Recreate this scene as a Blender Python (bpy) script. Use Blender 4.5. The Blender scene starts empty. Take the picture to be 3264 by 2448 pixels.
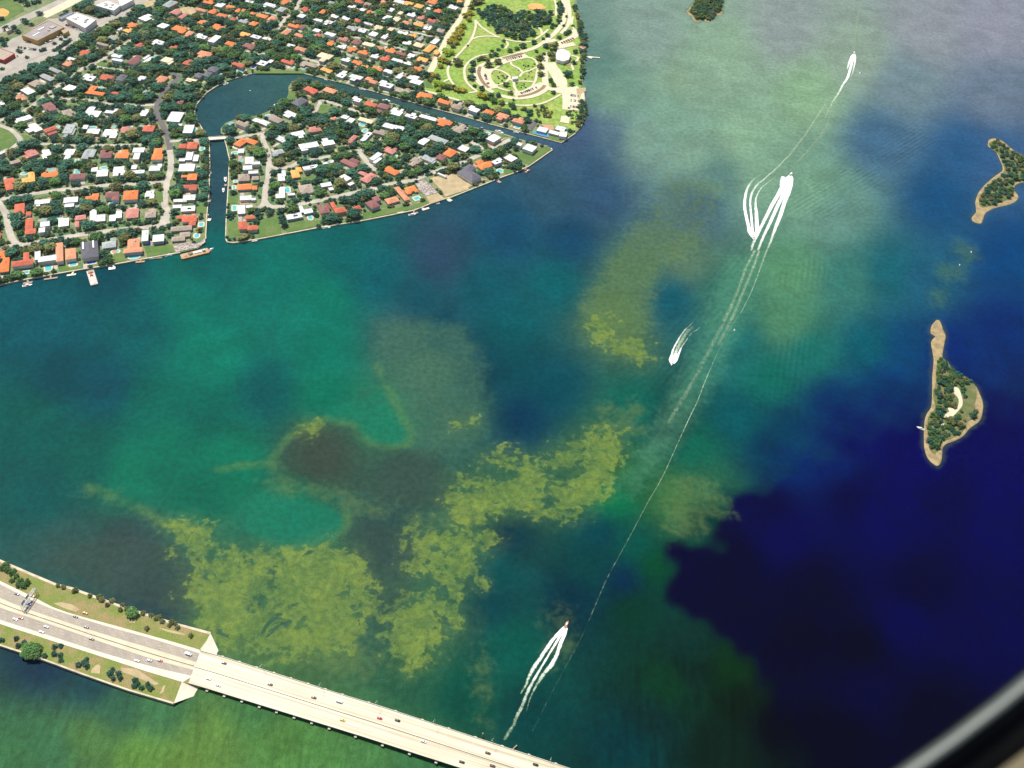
import bpy, bmesh, math, random
import numpy as np
from mathutils import Vector, Matrix

random.seed(7); rng = np.random.default_rng(7)
scene = bpy.context.scene
COL = scene.collection

# ------------------------------------------------------------------ camera
CAM_H, PITCH, ROLL, FPX, PW, PH = 800.0, 45.0, 4.5, 3077.0, 3264.0, 2448.0
_p, _r = math.radians(PITCH), math.radians(ROLL)
FWD = np.array([0, math.cos(_p), -math.sin(_p)]); _rt = np.array([1., 0, 0]); _up = np.cross(_rt, FWD)
RT = _rt*math.cos(_r) + _up*math.sin(_r); UP = -_rt*math.sin(_r) + _up*math.cos(_r)
cam_d = bpy.data.cameras.new('camera'); cam = bpy.data.objects.new('camera', cam_d); COL.objects.link(cam)
cam.matrix_world = Matrix(((RT[0], UP[0], -FWD[0], 0), (RT[1], UP[1], -FWD[1], 0), (RT[2], UP[2], -FWD[2], CAM_H), (0, 0, 0, 1)))
cam_d.sensor_width = 36.0; cam_d.lens = 36.0*FPX/PW
cam_d.clip_start = 0.02; cam_d.clip_end = 30000
cam_d.dof.use_dof = True; cam_d.dof.focus_distance = 1200.0; cam_d.dof.aperture_fstop = 17.0   # phone lens focused far away
scene.camera = cam

# ------------------------------------------------------------------ sky and sun
SUN_AZ, SUN_EL = -42.0, 61.0      # degrees left of the viewing direction (+y), and elevation
world = bpy.data.worlds.new('World'); scene.world = world; world.use_nodes = True
nt = world.node_tree; nt.nodes.clear()
sky = nt.nodes.new('ShaderNodeTexSky'); sky.sky_type = 'NISHITA'; sky.sun_disc = False
sky.sun_elevation = math.radians(SUN_EL); sky.sun_rotation = math.radians(SUN_AZ); sky.air_density = 1.2; sky.dust_density = 2.0
bg = nt.nodes.new('ShaderNodeBackground'); bg.inputs[1].default_value = 0.09
wo = nt.nodes.new('ShaderNodeOutputWorld')
nt.links.new(sky.outputs[0], bg.inputs[0]); nt.links.new(bg.outputs[0], wo.inputs[0])
sd = bpy.data.lights.new('sun', 'SUN'); sd.energy = 5.0; sd.angle = math.radians(0.53); sd.color = (1.0, 0.95, 0.86)
sun = bpy.data.objects.new('sun', sd); COL.objects.link(sun)
_a, _e = math.radians(SUN_AZ), math.radians(SUN_EL)
SUNDIR = Vector((math.sin(_a)*math.cos(_e), math.cos(_a)*math.cos(_e), math.sin(_e)))
sun.rotation_euler = SUNDIR.to_track_quat('Z', 'Y').to_euler(); sun.location = (0, 0, 900)
scene.view_settings.view_transform = 'Standard'; scene.view_settings.look = 'None'
scene.view_settings.exposure = 0.35; scene.view_settings.gamma = 1.0; scene.view_settings.use_curve_mapping = False
scene.cycles.use_denoising = True
scene.cycles.max_bounces = 5; scene.cycles.volume_bounces = 0; scene.cycles.transparent_max_bounces = 8

# ------------------------------------------------------------------ helpers
def W(x, y, z=0.0):
    d = FWD*FPX + RT*(x-PW/2) - UP*(y-PH/2); t = (z-CAM_H)/d[2]
    return (d[0]*t, d[1]*t, z)
def toPx(P):
    v = np.asarray(P, float) - np.array([0, 0, CAM_H]); z = v@FWD
    return np.stack([PW/2 + FPX*(v@RT)/z, PH/2 - FPX*(v@UP)/z], -1)
def lin(c):
    c = np.asarray(c, float)/255.0
    return np.where(c <= 0.04045, c/12.92, ((c+0.055)/1.055)**2.4)
def prop(o, label=None, cat=None, group=None, kind=None):
    if label: o['label'] = label
    if cat: o['category'] = cat
    if group: o['group'] = group
    if kind: o['kind'] = kind
    return o
def link(name, me, parent=None, mats=None):
    o = bpy.data.objects.new(name, me); COL.objects.link(o)
    if parent: o.parent = parent
    if mats:
        for m in (mats if isinstance(mats, (list, tuple)) else [mats]):
            if me is not None and m.name not in [x.name for x in me.materials if x]: me.materials.append(m)
    return o
def empty(name, loc=(0, 0, 0), rz=0.0):
    o = bpy.data.objects.new(name, None); COL.objects.link(o); o.location = loc; o.rotation_euler = (0, 0, rz)
    o.empty_display_size = 1.0
    return o
def mesh(name, verts, faces, smooth=False):
    me = bpy.data.meshes.new(name); me.from_pydata([tuple(map(float, v)) for v in verts], [], faces); me.update()
    if smooth:
        for p in me.polygons: p.use_smooth = True
    return me
class MB:
    def __init__(s): s.v = []; s.f = []
    def add(s, vs, fs):
        n = len(s.v); s.v += [tuple(v) for v in vs]; s.f += [tuple(i+n for i in f) for f in fs]; return s
    def box(s, cx, cy, z0, z1, w, d, ang=0.0, taper=1.0):
        c, n = math.cos(ang), math.sin(ang); vs = []
        for z, k in ((z0, 1.0), (z1, taper)):
            for sx, sy in ((-1, -1), (1, -1), (1, 1), (-1, 1)):
                x, y = sx*w/2*k, sy*d/2*k; vs.append((cx+x*c-y*n, cy+x*n+y*c, z))
        return s.add(vs, [(0, 3, 2, 1), (4, 5, 6, 7), (0, 1, 5, 4), (1, 2, 6, 5), (2, 3, 7, 6), (3, 0, 4, 7)])
    def bar(s, p, q, w, h):
        p, q = Vector(p), Vector(q); d = (q-p).normalized(); a = d.cross(Vector((0, 0, 1)))
        if a.length < 1e-4: a = Vector((1, 0, 0))
        a.normalize(); b = a.cross(d); vs = []
        for o in (p, q):
            for sx, sy in ((-1, -1), (1, -1), (1, 1), (-1, 1)): vs.append(o + a*sx*w/2 + b*sy*h/2)
        return s.add(vs, [(0, 3, 2, 1), (4, 5, 6, 7), (0, 1, 5, 4), (1, 2, 6, 5), (2, 3, 7, 6), (3, 0, 4, 7)])
    def tube(s, p, q, r0, r1, n=8):
        p, q = Vector(p), Vector(q); d = (q-p).normalized(); a = d.cross(Vector((0.3, 0.2, 1))).normalized(); b = d.cross(a); vs = []
        for o, r in ((p, r0), (q, r1)):
            for i in range(n):
                t = 2*math.pi*i/n; vs.append(o + a*math.cos(t)*r + b*math.sin(t)*r)
        return s.add(vs, [(i, (i+1) % n, n+(i+1) % n, n+i) for i in range(n)] + [tuple(range(n-1, -1, -1)), tuple(range(n, 2*n))])
    def prism(s, pts, z0, z1):
        n = len(pts); a = 0.0
        for i in range(n): a += pts[i][0]*pts[(i+1) % n][1] - pts[(i+1) % n][0]*pts[i][1]
        if a < 0: pts = pts[::-1]
        return s.add([(p[0], p[1], z0) for p in pts] + [(p[0], p[1], z1) for p in pts],
                     [tuple(range(n, 2*n))] + [(i, (i+1) % n, n+(i+1) % n, n+i) for i in range(n)])
    def me(s, name, smooth=False): return mesh(name, s.v, s.f, smooth)
    def build(s, name, mat, parent=None, smooth=False): return link(name, s.me(name, smooth), parent, mat)

def smooth_line(pts, step=6.0):
    P = [np.array(p, float) for p in pts]
    if len(P) < 3: out = [P[0], P[-1]]; return out
    P = [2*P[0]-P[1]] + P + [2*P[-1]-P[-2]]; out = []
    for i in range(1, len(P)-2):
        n = max(2, min(14, int(np.linalg.norm(P[i+1]-P[i])/step)))
        for k in range(n):
            t = k/n; a, b, c, d = P[i-1:i+3]
            out.append(0.5*((2*b)+(c-a)*t+(2*a-5*b+4*c-d)*t*t+(3*b-a-3*c+d)*t**3))
    out.append(P[-2]); return out
def ribbon(pts2, width, z):
    """flat strip along world points; width may be a list of half-width pairs"""
    P = [np.array(p[:2], float) for p in pts2]; vs = []; n = len(P)
    for i in range(n):
        t = P[min(i+1, n-1)] - P[max(i-1, 0)]; t = t/ (np.linalg.norm(t)+1e-9); nn = np.array([-t[1], t[0]])
        w = width if np.isscalar(width) else width[i]
        vs += [(*(P[i]+nn*w/2), z), (*(P[i]-nn*w/2), z)]
    return vs, [(2*i, 2*i+1, 2*i+3, 2*i+2) for i in range(n-1)]

# ------------------------------------------------------------------ materials
def nodemat(name):
    m = bpy.data.materials.new(name); m.use_nodes = True; m.node_tree.nodes.clear()
    return m, m.node_tree
def N(t, typ, **kw):
    n = t.nodes.new(typ)
    for k, v in kw.items():
        if k.startswith('i_'): n.inputs[k[2:].replace('_', ' ')].default_value = v
        else: setattr(n, k, v)
    return n
def L(t, a, b): t.links.new(a, b)
def rgb(c): return (*[float(x) for x in c], 1.0)
MATS = {}
def mat(name, c1, c2=None, scale=0.2, rough=0.8, spec=0.3, vary=0.0, bump=0.0, contrast=(0.35, 0.65), detail=4.0, metallic=0.0, fine=0.0):
    """procedural surface: two tones mixed by world-space noise, a per-object tone shift and fine relief"""
    if name in MATS: return MATS[name]
    m, t = nodemat(name); c2 = c2 if c2 is not None else [x*0.75 for x in c1]
    geo = N(t, 'ShaderNodeNewGeometry'); no = N(t, 'ShaderNodeTexNoise', i_Scale=scale, i_Detail=detail, i_Roughness=0.6)
    L(t, geo.outputs['Position'], no.inputs['Vector'])
    mr = N(t, 'ShaderNodeMapRange', clamp=True); mr.inputs[1].default_value, mr.inputs[2].default_value = contrast
    L(t, no.outputs[0], mr.inputs[0])
    mx = N(t, 'ShaderNodeMix', data_type='RGBA'); mx.inputs[6].default_value = rgb(c1); mx.inputs[7].default_value = rgb(c2)
    L(t, mr.outputs[0], mx.inputs[0]); out = mx.outputs[2]
    if vary:
        oi = N(t, 'ShaderNodeObjectInfo'); m2 = N(t, 'ShaderNodeMapRange'); m2.inputs[3].default_value = 1-vary; m2.inputs[4].default_value = 1+vary*0.6
        L(t, oi.outputs['Random'], m2.inputs[0]); hs = N(t, 'ShaderNodeHueSaturation'); L(t, m2.outputs[0], hs.inputs['Value']); L(t, out, hs.inputs['Color']); out = hs.outputs[0]
    if fine:
        n2 = N(t, 'ShaderNodeTexNoise', i_Scale=scale*14, i_Detail=2.0); L(t, geo.outputs['Position'], n2.inputs['Vector'])
        m3 = N(t, 'ShaderNodeMapRange'); m3.inputs[1].default_value = 0.3; m3.inputs[2].default_value = 0.7; m3.inputs[3].default_value = 1-fine; m3.inputs[4].default_value = 1+fine
        L(t, n2.outputs[0], m3.inputs[0]); hs = N(t, 'ShaderNodeHueSaturation'); L(t, m3.outputs[0], hs.inputs['Value']); L(t, out, hs.inputs['Color']); out = hs.outputs[0]
    b = N(t, 'ShaderNodeBsdfPrincipled', i_Roughness=rough, i_Metallic=metallic); b.inputs['Specular IOR Level'].default_value = spec
    L(t, out, b.inputs['Base Color'])
    if bump:
        n3 = N(t, 'ShaderNodeTexNoise', i_Scale=max(scale*6, 1.0), i_Detail=3.0); L(t, geo.outputs['Position'], n3.inputs['Vector'])
        bp = N(t, 'ShaderNodeBump', i_Strength=bump, i_Distance=0.4); L(t, n3.outputs[0], bp.inputs['Height']); L(t, bp.outputs[0], b.inputs['Normal'])
    o = N(t, 'ShaderNodeOutputMaterial'); L(t, b.outputs[0], o.inputs[0]); MATS[name] = m
    return m
def leafmat(name, c1, c2, vary=0.3):
    m, t = nodemat(name); at = N(t, 'ShaderNodeAttribute', attribute_name='tint'); oi = N(t, 'ShaderNodeObjectInfo')
    mx = N(t, 'ShaderNodeMix', data_type='RGBA'); mx.inputs[6].default_value = rgb(c1); mx.inputs[7].default_value = rgb(c2); L(t, at.outputs['Fac'], mx.inputs[0])
    m2 = N(t, 'ShaderNodeMapRange'); m2.inputs[3].default_value = 1-vary; m2.inputs[4].default_value = 1+vary; L(t, oi.outputs['Random'], m2.inputs[0])
    hs = N(t, 'ShaderNodeHueSaturation'); L(t, m2.outputs[0], hs.inputs['Value']); L(t, mx.outputs[2], hs.inputs['Color'])
    b = N(t, 'ShaderNodeBsdfPrincipled', i_Roughness=0.6); b.inputs['Specular IOR Level'].default_value = 0.2; L(t, hs.outputs[0], b.inputs['Base Color'])
    tr = N(t, 'ShaderNodeBsdfTranslucent'); L(t, hs.outputs[0], tr.inputs['Color']); ms = N(t, 'ShaderNodeMixShader'); ms.inputs[0].default_value = 0.4; L(t, b.outputs[0], ms.inputs[1]); L(t, tr.outputs[0], ms.inputs[2])
    o = N(t, 'ShaderNodeOutputMaterial'); L(t, ms.outputs[0], o.inputs[0]); MATS[name] = m
    return m

ROOF = {
 'W': ('white', mat('roof_white', (0.78, 0.77, 0.75), (0.50, 0.51, 0.52), 0.16, 0.7, vary=0.16, bump=0.15)),
 'O': ('orange', mat('roof_orange', (0.72, 0.20, 0.055), (0.58, 0.145, 0.04), 0.35, 0.75, vary=0.14, bump=0.3)),
 'R': ('rust-red', mat('roof_rust', (0.52, 0.12, 0.06), (0.38, 0.085, 0.05), 0.35, 0.75, vary=0.16, bump=0.3)),
 'S': ('salmon', mat('roof_salmon', (0.60, 0.26, 0.14), (0.44, 0.185, 0.105), 0.35, 0.75, vary=0.16, bump=0.3)),
 'P': ('pink', mat('roof_pink', (0.50, 0.20, 0.155), (0.37, 0.14, 0.12), 0.35, 0.75, vary=0.14, bump=0.3)),
 'B': ('brown', mat('roof_brown', (0.26, 0.105, 0.095), (0.18, 0.08, 0.08), 0.35, 0.8, vary=0.18, bump=0.3)),
 'G': ('grey', mat('roof_grey', (0.33, 0.35, 0.34), (0.25, 0.28, 0.28), 0.3, 0.8, vary=0.2, bump=0.25)),
 'T': ('tan', mat('roof_tan', (0.36, 0.285, 0.22), (0.26, 0.215, 0.18), 0.35, 0.8, vary=0.2, bump=0.3)),
 'Y': ('golden', mat('roof_golden', (0.80, 0.38, 0.10), (0.66, 0.28, 0.075), 0.35, 0.75, vary=0.12, bump=0.3)),
 'D': ('slate', mat('roof_slate', (0.115, 0.11, 0.135), (0.085, 0.085, 0.105), 0.35, 0.7, vary=0.12, bump=0.2)),
 'C': ('cream', mat('roof_cream', (0.70, 0.57, 0.37), (0.57, 0.46, 0.31), 0.3, 0.8, vary=0.12, bump=0.2)),
}
WALLS = [mat('wall_cream', (0.62, 0.55, 0.43), (0.52, 0.46, 0.36), 0.4), mat('wall_white', (0.74, 0.72, 0.67), (0.62, 0.6, 0.56), 0.4),
         mat('wall_peach', (0.62, 0.42, 0.29), (0.52, 0.36, 0.26), 0.4), mat('wall_grey', (0.42, 0.43, 0.43), (0.34, 0.35, 0.36), 0.4)]
M_LAND = mat('ground_yards', (0.07, 0.15, 0.055), (0.22, 0.21, 0.11), 0.035, 0.95, contrast=(0.38, 0.68), fine=0.35)
M_LAWN = mat('lawn_park', (0.17, 0.27, 0.045), (0.31, 0.33, 0.095), 0.012, 0.95, contrast=(0.45, 0.85), fine=0.28)
M_YARD = mat('lawn_yard', (0.065, 0.135, 0.03), (0.115, 0.16, 0.045), 0.06, 0.95, fine=0.2)
M_VERGE = mat('grass_verge', (0.145, 0.185, 0.04), (0.24, 0.19, 0.085), 0.07, 0.95, contrast=(0.42, 0.62), fine=0.25)
M_ASPH = mat('asphalt_dark', (0.125, 0.115, 0.115), (0.095, 0.09, 0.095), 0.1, 0.9, fine=0.1)
M_HWY = mat('asphalt_worn', (0.33, 0.285, 0.23), (0.275, 0.24, 0.20), 0.06, 0.9, fine=0.1)
M_STREET = mat('street_pale', (0.43, 0.39, 0.32), (0.31, 0.28, 0.245), 0.05, 0.9, fine=0.12)
M_BLVD = mat('boulevard', (0.27, 0.25, 0.22), (0.36, 0.33, 0.28), 0.04, 0.9, fine=0.15)
M_PATH = mat('path_cream', (0.56, 0.50, 0.36), (0.48, 0.425, 0.30), 0.1, 0.9)
M_CONC = mat('concrete', (0.62, 0.57, 0.46), (0.52, 0.475, 0.38), 0.08, 0.85, fine=0.06)
M_CONC2 = mat('concrete_pier', (0.55, 0.50, 0.42), (0.42, 0.39, 0.34), 0.3, 0.85)
M_SEAW = mat('seawall_stone', (0.55, 0.48, 0.35), (0.36, 0.31, 0.22), 0.15, 0.9, contrast=(0.4, 0.7))
M_SAND = mat('sand', (0.42, 0.33, 0.19), (0.31, 0.24, 0.14), 0.12, 0.95, fine=0.15)
M_BEACH = mat('beach', (0.33, 0.25, 0.125), (0.20, 0.155, 0.085), 0.09, 0.95, contrast=(0.38, 0.62), fine=0.15)
M_BRICK = mat('paver_brick', (0.46, 0.26, 0.16), (0.36, 0.2, 0.13), 0.3, 0.9)
M_RUBBLE = mat('rubble', (0.42, 0.37, 0.33), (0.17, 0.14, 0.13), 0.35, 0.95, contrast=(0.42, 0.58), fine=0.3)
M_CLAY = mat('infield_clay', (0.72, 0.33, 0.11), (0.62, 0.26, 0.08), 0.1, 0.95)
M_DIRT = mat('dirt_brown', (0.24, 0.17, 0.10), (0.17, 0.125, 0.08), 0.2, 0.95)
M_POOL = mat('pool_turquoise', (0.10, 0.44, 0.47), (0.06, 0.34, 0.40), 0.3, 0.08, 0.5)
M_POOLB = mat('pool_blue', (0.03, 0.16, 0.50), (0.02, 0.10, 0.38), 0.3, 0.08, 0.5)
M_COURT = mat('court_blue', (0.05, 0.17, 0.52), (0.04, 0.13, 0.44), 0.2, 0.8)
M_COURTG = mat('court_green', (0.09, 0.27, 0.20), (0.07, 0.22, 0.17), 0.2, 0.8)
M_LINE = mat('line_paint', (0.42, 0.40, 0.35), (0.35, 0.335, 0.30), 1.0, 0.7)
M_TRUNK = mat('bark', (0.14, 0.10, 0.07), (0.09, 0.07, 0.05), 1.0, 0.9)
M_WOOD = mat('dock_wood', (0.36, 0.27, 0.20), (0.26, 0.20, 0.16), 0.8, 0.9)
M_GEL = mat('gelcoat_white', (0.82, 0.82, 0.80), (0.76, 0.76, 0.75), 0.5, 0.35, 0.5)
M_DGLASS = mat('dark_glass', (0.02, 0.025, 0.03), (0.03, 0.035, 0.04), 1.0, 0.12, 0.5)
M_STEEL = mat('galvanised', (0.45, 0.50, 0.48), (0.36, 0.41, 0.40), 1.0, 0.5)
M_SIGN = mat('sign_green', (0.03, 0.17, 0.13), (0.025, 0.14, 0.11), 1.0, 0.6)
M_TYRE = mat('tyre', (0.02, 0.02, 0.02), (0.03, 0.03, 0.03), 1.0, 0.9)
M_REDP = mat('red_paint', (0.55, 0.07, 0.05), (0.46, 0.06, 0.05), 0.6, 0.6)
M_HULL = mat('hull_orange', (0.56, 0.25, 0.10), (0.42, 0.17, 0.07), 0.3, 0.7)
M_GREYEQ = mat('equipment_grey', (0.38, 0.36, 0.33), (0.26, 0.24, 0.23), 0.6, 0.7)
M_LEAF = {'dark green': leafmat('leaf_dark', (0.026, 0.112, 0.088), (0.08, 0.21, 0.12)),
          'green': leafmat('leaf_green', (0.055, 0.145, 0.05), (0.14, 0.27, 0.075)),
          'olive': leafmat('leaf_olive', (0.14, 0.17, 0.06), (0.26, 0.27, 0.10)),
          'golden': leafmat('leaf_golden', (0.38, 0.34, 0.03), (0.66, 0.58, 0.08)),
          'lime': leafmat('leaf_lime', (0.27, 0.42, 0.03), (0.52, 0.70, 0.07))}

# ------------------------------------------------------------------ tiles (how the measurements were read)
T = {'A': (0, 600), 'B': (360, 600), 'C': (0, 320), 'D': (360, 320), 'E': (0, 0), 'F': (360, 0), 'G': (720, 0), 'H': (1080, 0),
     'I': (720, 200), 'J': (700, 480), 'K': (1080, 400), 'L': (1080, 220), 'M': (1440, 380), 'N': (1340, 0)}
def tp(t, x, y):
    s = 3.704 if t == 'N' else 5.185
    return (T[t][0]+x/s, T[t][1]+y/s)
def tl(t, pts): return [tp(t, *p) for p in pts]
GZ = 1.5       # level of the built land above the water
def WL(pts, z=GZ): return [W(x, y, z) for x, y in pts]

# =================================================================== SETTING
SHORE_MAIN = [(-520, 1010), (-200, 945), (0, 907), (85, 890), (187, 871), (264, 858), (337, 847), (400, 836), (470, 823), (549, 809), (574, 805), (630, 792), (648, 778), (656, 762), (656, 745), (660, 677), (665, 629), (667, 600), (668, 561), (669, 528), (668, 480), (667, 459), (668, 440), (654, 434), (647, 414), (630, 386), (621, 368), (621, 349), (628, 332), (640, 316), (657, 297), (688, 276), (721, 260), (749, 250), (787, 238), (828, 230), (886, 227), (928, 228), (967, 234), (1009, 244), (1067, 259), (1120, 273), (1157, 282), (1244, 306), (1331, 331), (1396, 349), (1471, 369), (1571, 398), (1652, 419), (1718, 436), (1789, 455), (1834, 425), (1853, 405), (1866, 378), (1870, 337), (1861, 316), (1868, 286), (1858, 259), (1865, 216), (1865, 175), (1869, 121), (1853, 67), (1842, 27), (1837, 0), (1825, -60), (1800, -300), (-700, -300)]
SHORE_ISLE = [(724, 771), (719, 760), (721, 698), (725, 634), (728, 576), (730, 528), (732, 508), (727, 490), (722, 465), (716, 447), (722, 436), (704, 424), (703, 410), (720, 390), (778, 372), (805, 370), (824, 367), (855, 355), (867, 346), (893, 332), (913, 318), (920, 296), (919, 277), (930, 260), (948, 253), (976, 255), (1021, 264), (1060, 277), (1086, 292), (1128, 302), (1180, 314), (1223, 325), (1254, 331), (1308, 349), (1350, 361), (1396, 374), (1446, 388), (1479, 397), (1502, 404), (1548, 415), (1606, 428), (1629, 435), (1660, 446), (1702, 455), (1745, 466), (1757, 472), (1760, 478), (1685, 530), (1644, 549), (1604, 563), (1536, 590), (1440, 628), (1423, 632), (1367, 651), (1321, 670), (1238, 687), (1157, 703), (1100, 712), (1007, 727), (918, 744), (823, 762), (744, 774)]
def landmass(name, px, m, z0=-2.0, z=GZ):
    o = MB().prism([W(x, y, z)[:2] for x, y in px], z0, z).build(name, m); prop(o, kind='structure'); return o
landmass('mainland_ground', SHORE_MAIN, M_LAND); landmass('canal_island_ground', SHORE_ISLE, M_LAND)
def seawall(px, label, w=1.6, z=GZ, closed=False, m=None):
    P = [np.array(W(x, y, z)[:2]) for x, y in px]
    if closed: P = P + [P[0]]
    vs = []; n = len(P)
    for i in range(n):
        t = P[min(i+1, n-1)]-P[max(i-1, 0)]; t /= np.linalg.norm(t)+1e-9; nn = np.array([-t[1], t[0]])
        a, b = P[i]+nn*w*0.5, P[i]-nn*w*0.5
        vs += [(*a, -1.5), (*a, z+0.35), (*b, z+0.35), (*b, -1.5)]
    fs = []
    for i in range(n-1):
        for k in range(3): fs.append((4*i+k, 4*i+k+1, 4*i+5+k, 4*i+4+k))
    fs += [(0, 1, 2, 3), (4*n-1, 4*n-2, 4*n-3, 4*n-4)]
    o = link('seawall', mesh('seawall', vs, fs), None, m or M_SEAW); return prop(o, label, 'seawall')
seawall(SHORE_MAIN[0:11], 'pale seawall along the bay shore left of the canal mouth')
seawall(SHORE_MAIN[13:23], 'pale seawall along the left bank of the straight canal', 1.2)
seawall(SHORE_MAIN[23:33], 'thin pale seawall on the left shore of the round lagoon', 1.2)
seawall(SHORE_MAIN[33:41], 'curved seawall along the far shore of the round lagoon', 1.2)
seawall(SHORE_MAIN[41:52], 'long seawall on the park side of the narrow canal', 1.2)
seawall(SHORE_ISLE[0:10], 'pale seawall along the right bank of the straight canal', 1.2)
seawall(SHORE_ISLE[30:45], 'low seawall on the island side of the narrow canal', 0.9)
seawall(SHORE_ISLE[45:] + SHORE_ISLE[:1], 'long pale seawall on the bay side of the canal island')

_zc = [0.0]
def nz(base=GZ+0.06):
    _zc[0] += 0.006; return base + _zc[0]
BLOCK = []         # polygons (world) where no tree may stand
def strip(name, px, width, m, z=None, block=True, kind='structure', zpx=GZ, grow=1.0):
    P = smooth_line([W(x, y, zpx)[:2] for x, y in px]); z = z if z is not None else nz()
    vs, fs = ribbon(P, width, z); o = link(name, mesh(name, vs, fs), None, m); prop(o, kind=kind)
    if block:
        v2, f2 = ribbon(P, width*grow, 0)
        for f in f2: BLOCK.append(np.array([v2[i][:2] for i in f]))
    return o
def patch(name, px, m, z=None, block=True, parent=None, kind='structure'):
    P = [W(x, y, GZ)[:2] for x, y in px]; z = z if z is not None else nz()
    a = sum(P[i][0]*P[(i+1) % len(P)][1]-P[(i+1) % len(P)][0]*P[i][1] for i in range(len(P)))
    if a < 0: P = P[::-1]
    o = link(name, mesh(name, [(p[0], p[1], z) for p in P], [tuple(range(len(P)))]), parent, m)
    if kind: prop(o, kind=kind)
    if block: BLOCK.append(np.array(P))
    return o
def ell(cx, cy, rx, ry, n=20): return [(cx+rx*math.cos(2*math.pi*i/n), cy+ry*math.sin(2*math.pi*i/n)) for i in range(n)]

# --- streets of the neighbourhood
ROADS = [
 ('boulevard', [(-60, 283), (-10, 257), (39, 231), (116, 195), (193, 152), (251, 114), (328, 71), (400, 37), (440, 10), (500, -40)], 24, M_BLVD),
 ('railway_road', [(-40, 112), (0, 97), (80, 58), (160, 22), (215, -5), (280, -40)], 20, M_BLVD),
 ('gravel_strip', [(135, 52), (190, 26), (240, 0), (300, -35)], 22, M_PATH),
 ('rail_track', [(-40, 145), (0, 127), (80, 88), (158, 62), (220, 33), (280, 0), (340, -35)], 5, M_DIRT),
 ('street', [(420, 128), (408, 135), (360, 164), (324, 191), (270, 214), (241, 237), (208, 258), (174, 283), (139, 307), (123, 322), (77, 353), (10, 380), (-30, 396)], 9, M_STREET),
 ('street', [(300, 206), (330, 217), (400, 226), (404, 228)], 8, M_STREET),
 ('street', [(163, 305), (193, 314), (285, 320), (363, 334), (387, 334), (452, 335), (499, 333)], 8.5, M_STREET),
 ('asphalt_street', [(545, 232), (570, 246), (558, 258), (526, 289), (508, 318), (499, 343), (503, 370), (520, 403), (535, 437), (541, 467), (541, 480)], 11, M_ASPH),
 ('street', [(541, 478), (545, 513), (545, 532), (539, 561), (532, 576), (530, 600), (525, 640), (524, 655), (533, 668), (532, 690), (524, 708), (510, 719), (483, 723), (400, 730), (309, 741), (231, 752), (164, 763), (96, 778), (64, 780), (46, 771), (33, 747), (25, 716), (21, 687), (8, 665), (-12, 636)], 11, M_STREET),
 ('street', [(532, 577), (505, 582), (400, 588), (360, 589), (216, 603), (168, 609), (73, 623), (20, 632), (-12, 636)], 10, M_STREET),
 ('street', [(0, 791), (29, 783), (50, 778)], 8, M_STREET),
 ('street', [(-20, 395), (8, 403), (35, 414), (58, 436), (64, 451), (39, 470), (10, 482)], 9, M_STREET),
 ('street', [(60, 452), (93, 454), (141, 459), (193, 463), (251, 465), (366, 463), (450, 462)], 8.5, M_STREET),
 ('street', [(541, 451), (591, 447), (662, 443)], 8, M_STREET),
 ('street', [(722, 438), (760, 438), (786, 431), (801, 431), (843, 426)], 9, M_STREET),
 ('street', [(849, 421), (838, 436), (843, 460), (853, 480), (858, 512), (856, 535), (854, 573), (848, 588), (845, 615), (843, 640), (836, 655), (822, 667)], 10, M_STREET),
 ('street', [(856, 526), (875, 535), (893, 537), (930, 530), (956, 515), (1005, 507), (1086, 491), (1134, 481), (1160, 478)], 9, M_STREET),
 ('street', [(1142, 482), (1158, 500), (1173, 520), (1200, 545)], 10, M_STREET),
 ('street', [(843, 640), (850, 650), (864, 659), (912, 659), (951, 652), (980, 646), (1045, 634), (1100, 621), (1150, 610), (1200, 599), (1225, 591), (1311, 575), (1369, 554), (1440, 528), (1500, 507), (1530, 492)], 11, M_STREET),
 ('street', [(1545, 488), (1538, 478), (1529, 467), (1500, 452)], 9, M_STREET),
 ('street', [(1563, 473), (1604, 455), (1628, 444)], 10, M_STREET),
 ('street', [(925, 404), (955, 398)], 9, M_STREET),
 ('street', [(994, 366), (1007, 352), (1020, 328), (1025, 320), (1067, 331), (1092, 340), (1120, 349), (1161, 365)], 8, M_STREET),
 ('street', [(961, -10), (946, 25), (919, 50), (893, 81), (878, 102)], 9, M_STREET),
 ('street', [(820, 38), (850, 42), (880, 50), (915, 56)], 6, M_STREET),
 ('street', [(800, 174), (851, 171)], 7, M_STREET), ('street', [(965, 185), (1019, 200), (1038, 210)], 8, M_STREET),
 ('street', [(1060, 158), (1100, 172), (1140, 186)], 7, M_STREET), ('street', [(1125, 118), (1160, 124), (1200, 132), (1260, 150), (1300, 162), (1350, 172)], 7, M_STREET),
 ('street', [(1230, 85), (1300, 100), (1340, 108), (1400, 122)], 7, M_STREET), ('street', [(1120, 85), (1160, 92), (1180, 98)], 6, M_STREET),
 ('border_road', [(1500, -20), (1480, 35), (1464, 64), (1427, 116), (1415, 143), (1388, 193), (1369, 231)], 10, M_PATH),
 ('border_path', [(1470, 64), (1440, 110)], 3, M_PATH),
 ('border_path', [(1393, 206), (1378, 230)], 3, M_PATH),
 ('hedge_lane', [(1352, 289), (1425, 309), (1480, 325)], 5, M_PATH),
]
for nm, px, w, m in ROADS: strip(nm, px, w*(0.8 if nm in ('street', 'asphalt_street') else 1), m)
patch('parking_lot', tl('E', [(-40, 850), (200, 640), (330, 590), (800, 320), (960, 300), (1440, 540), (1330, 590), (790, 880), (560, 970), (380, 1050), (-40, 1290)]), M_BLVD)
patch('parking_lot', tl('E', [(1000, 330), (1230, 190), (1700, 330), (1800, 330), (1430, 520), (1230, 490)]), M_BLVD)
patch('parking_lot', tl('E', [(1480, 60), (1700, -40), (2200, -60), (2120, 110), (1880, 230)]), M_STREET)
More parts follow.
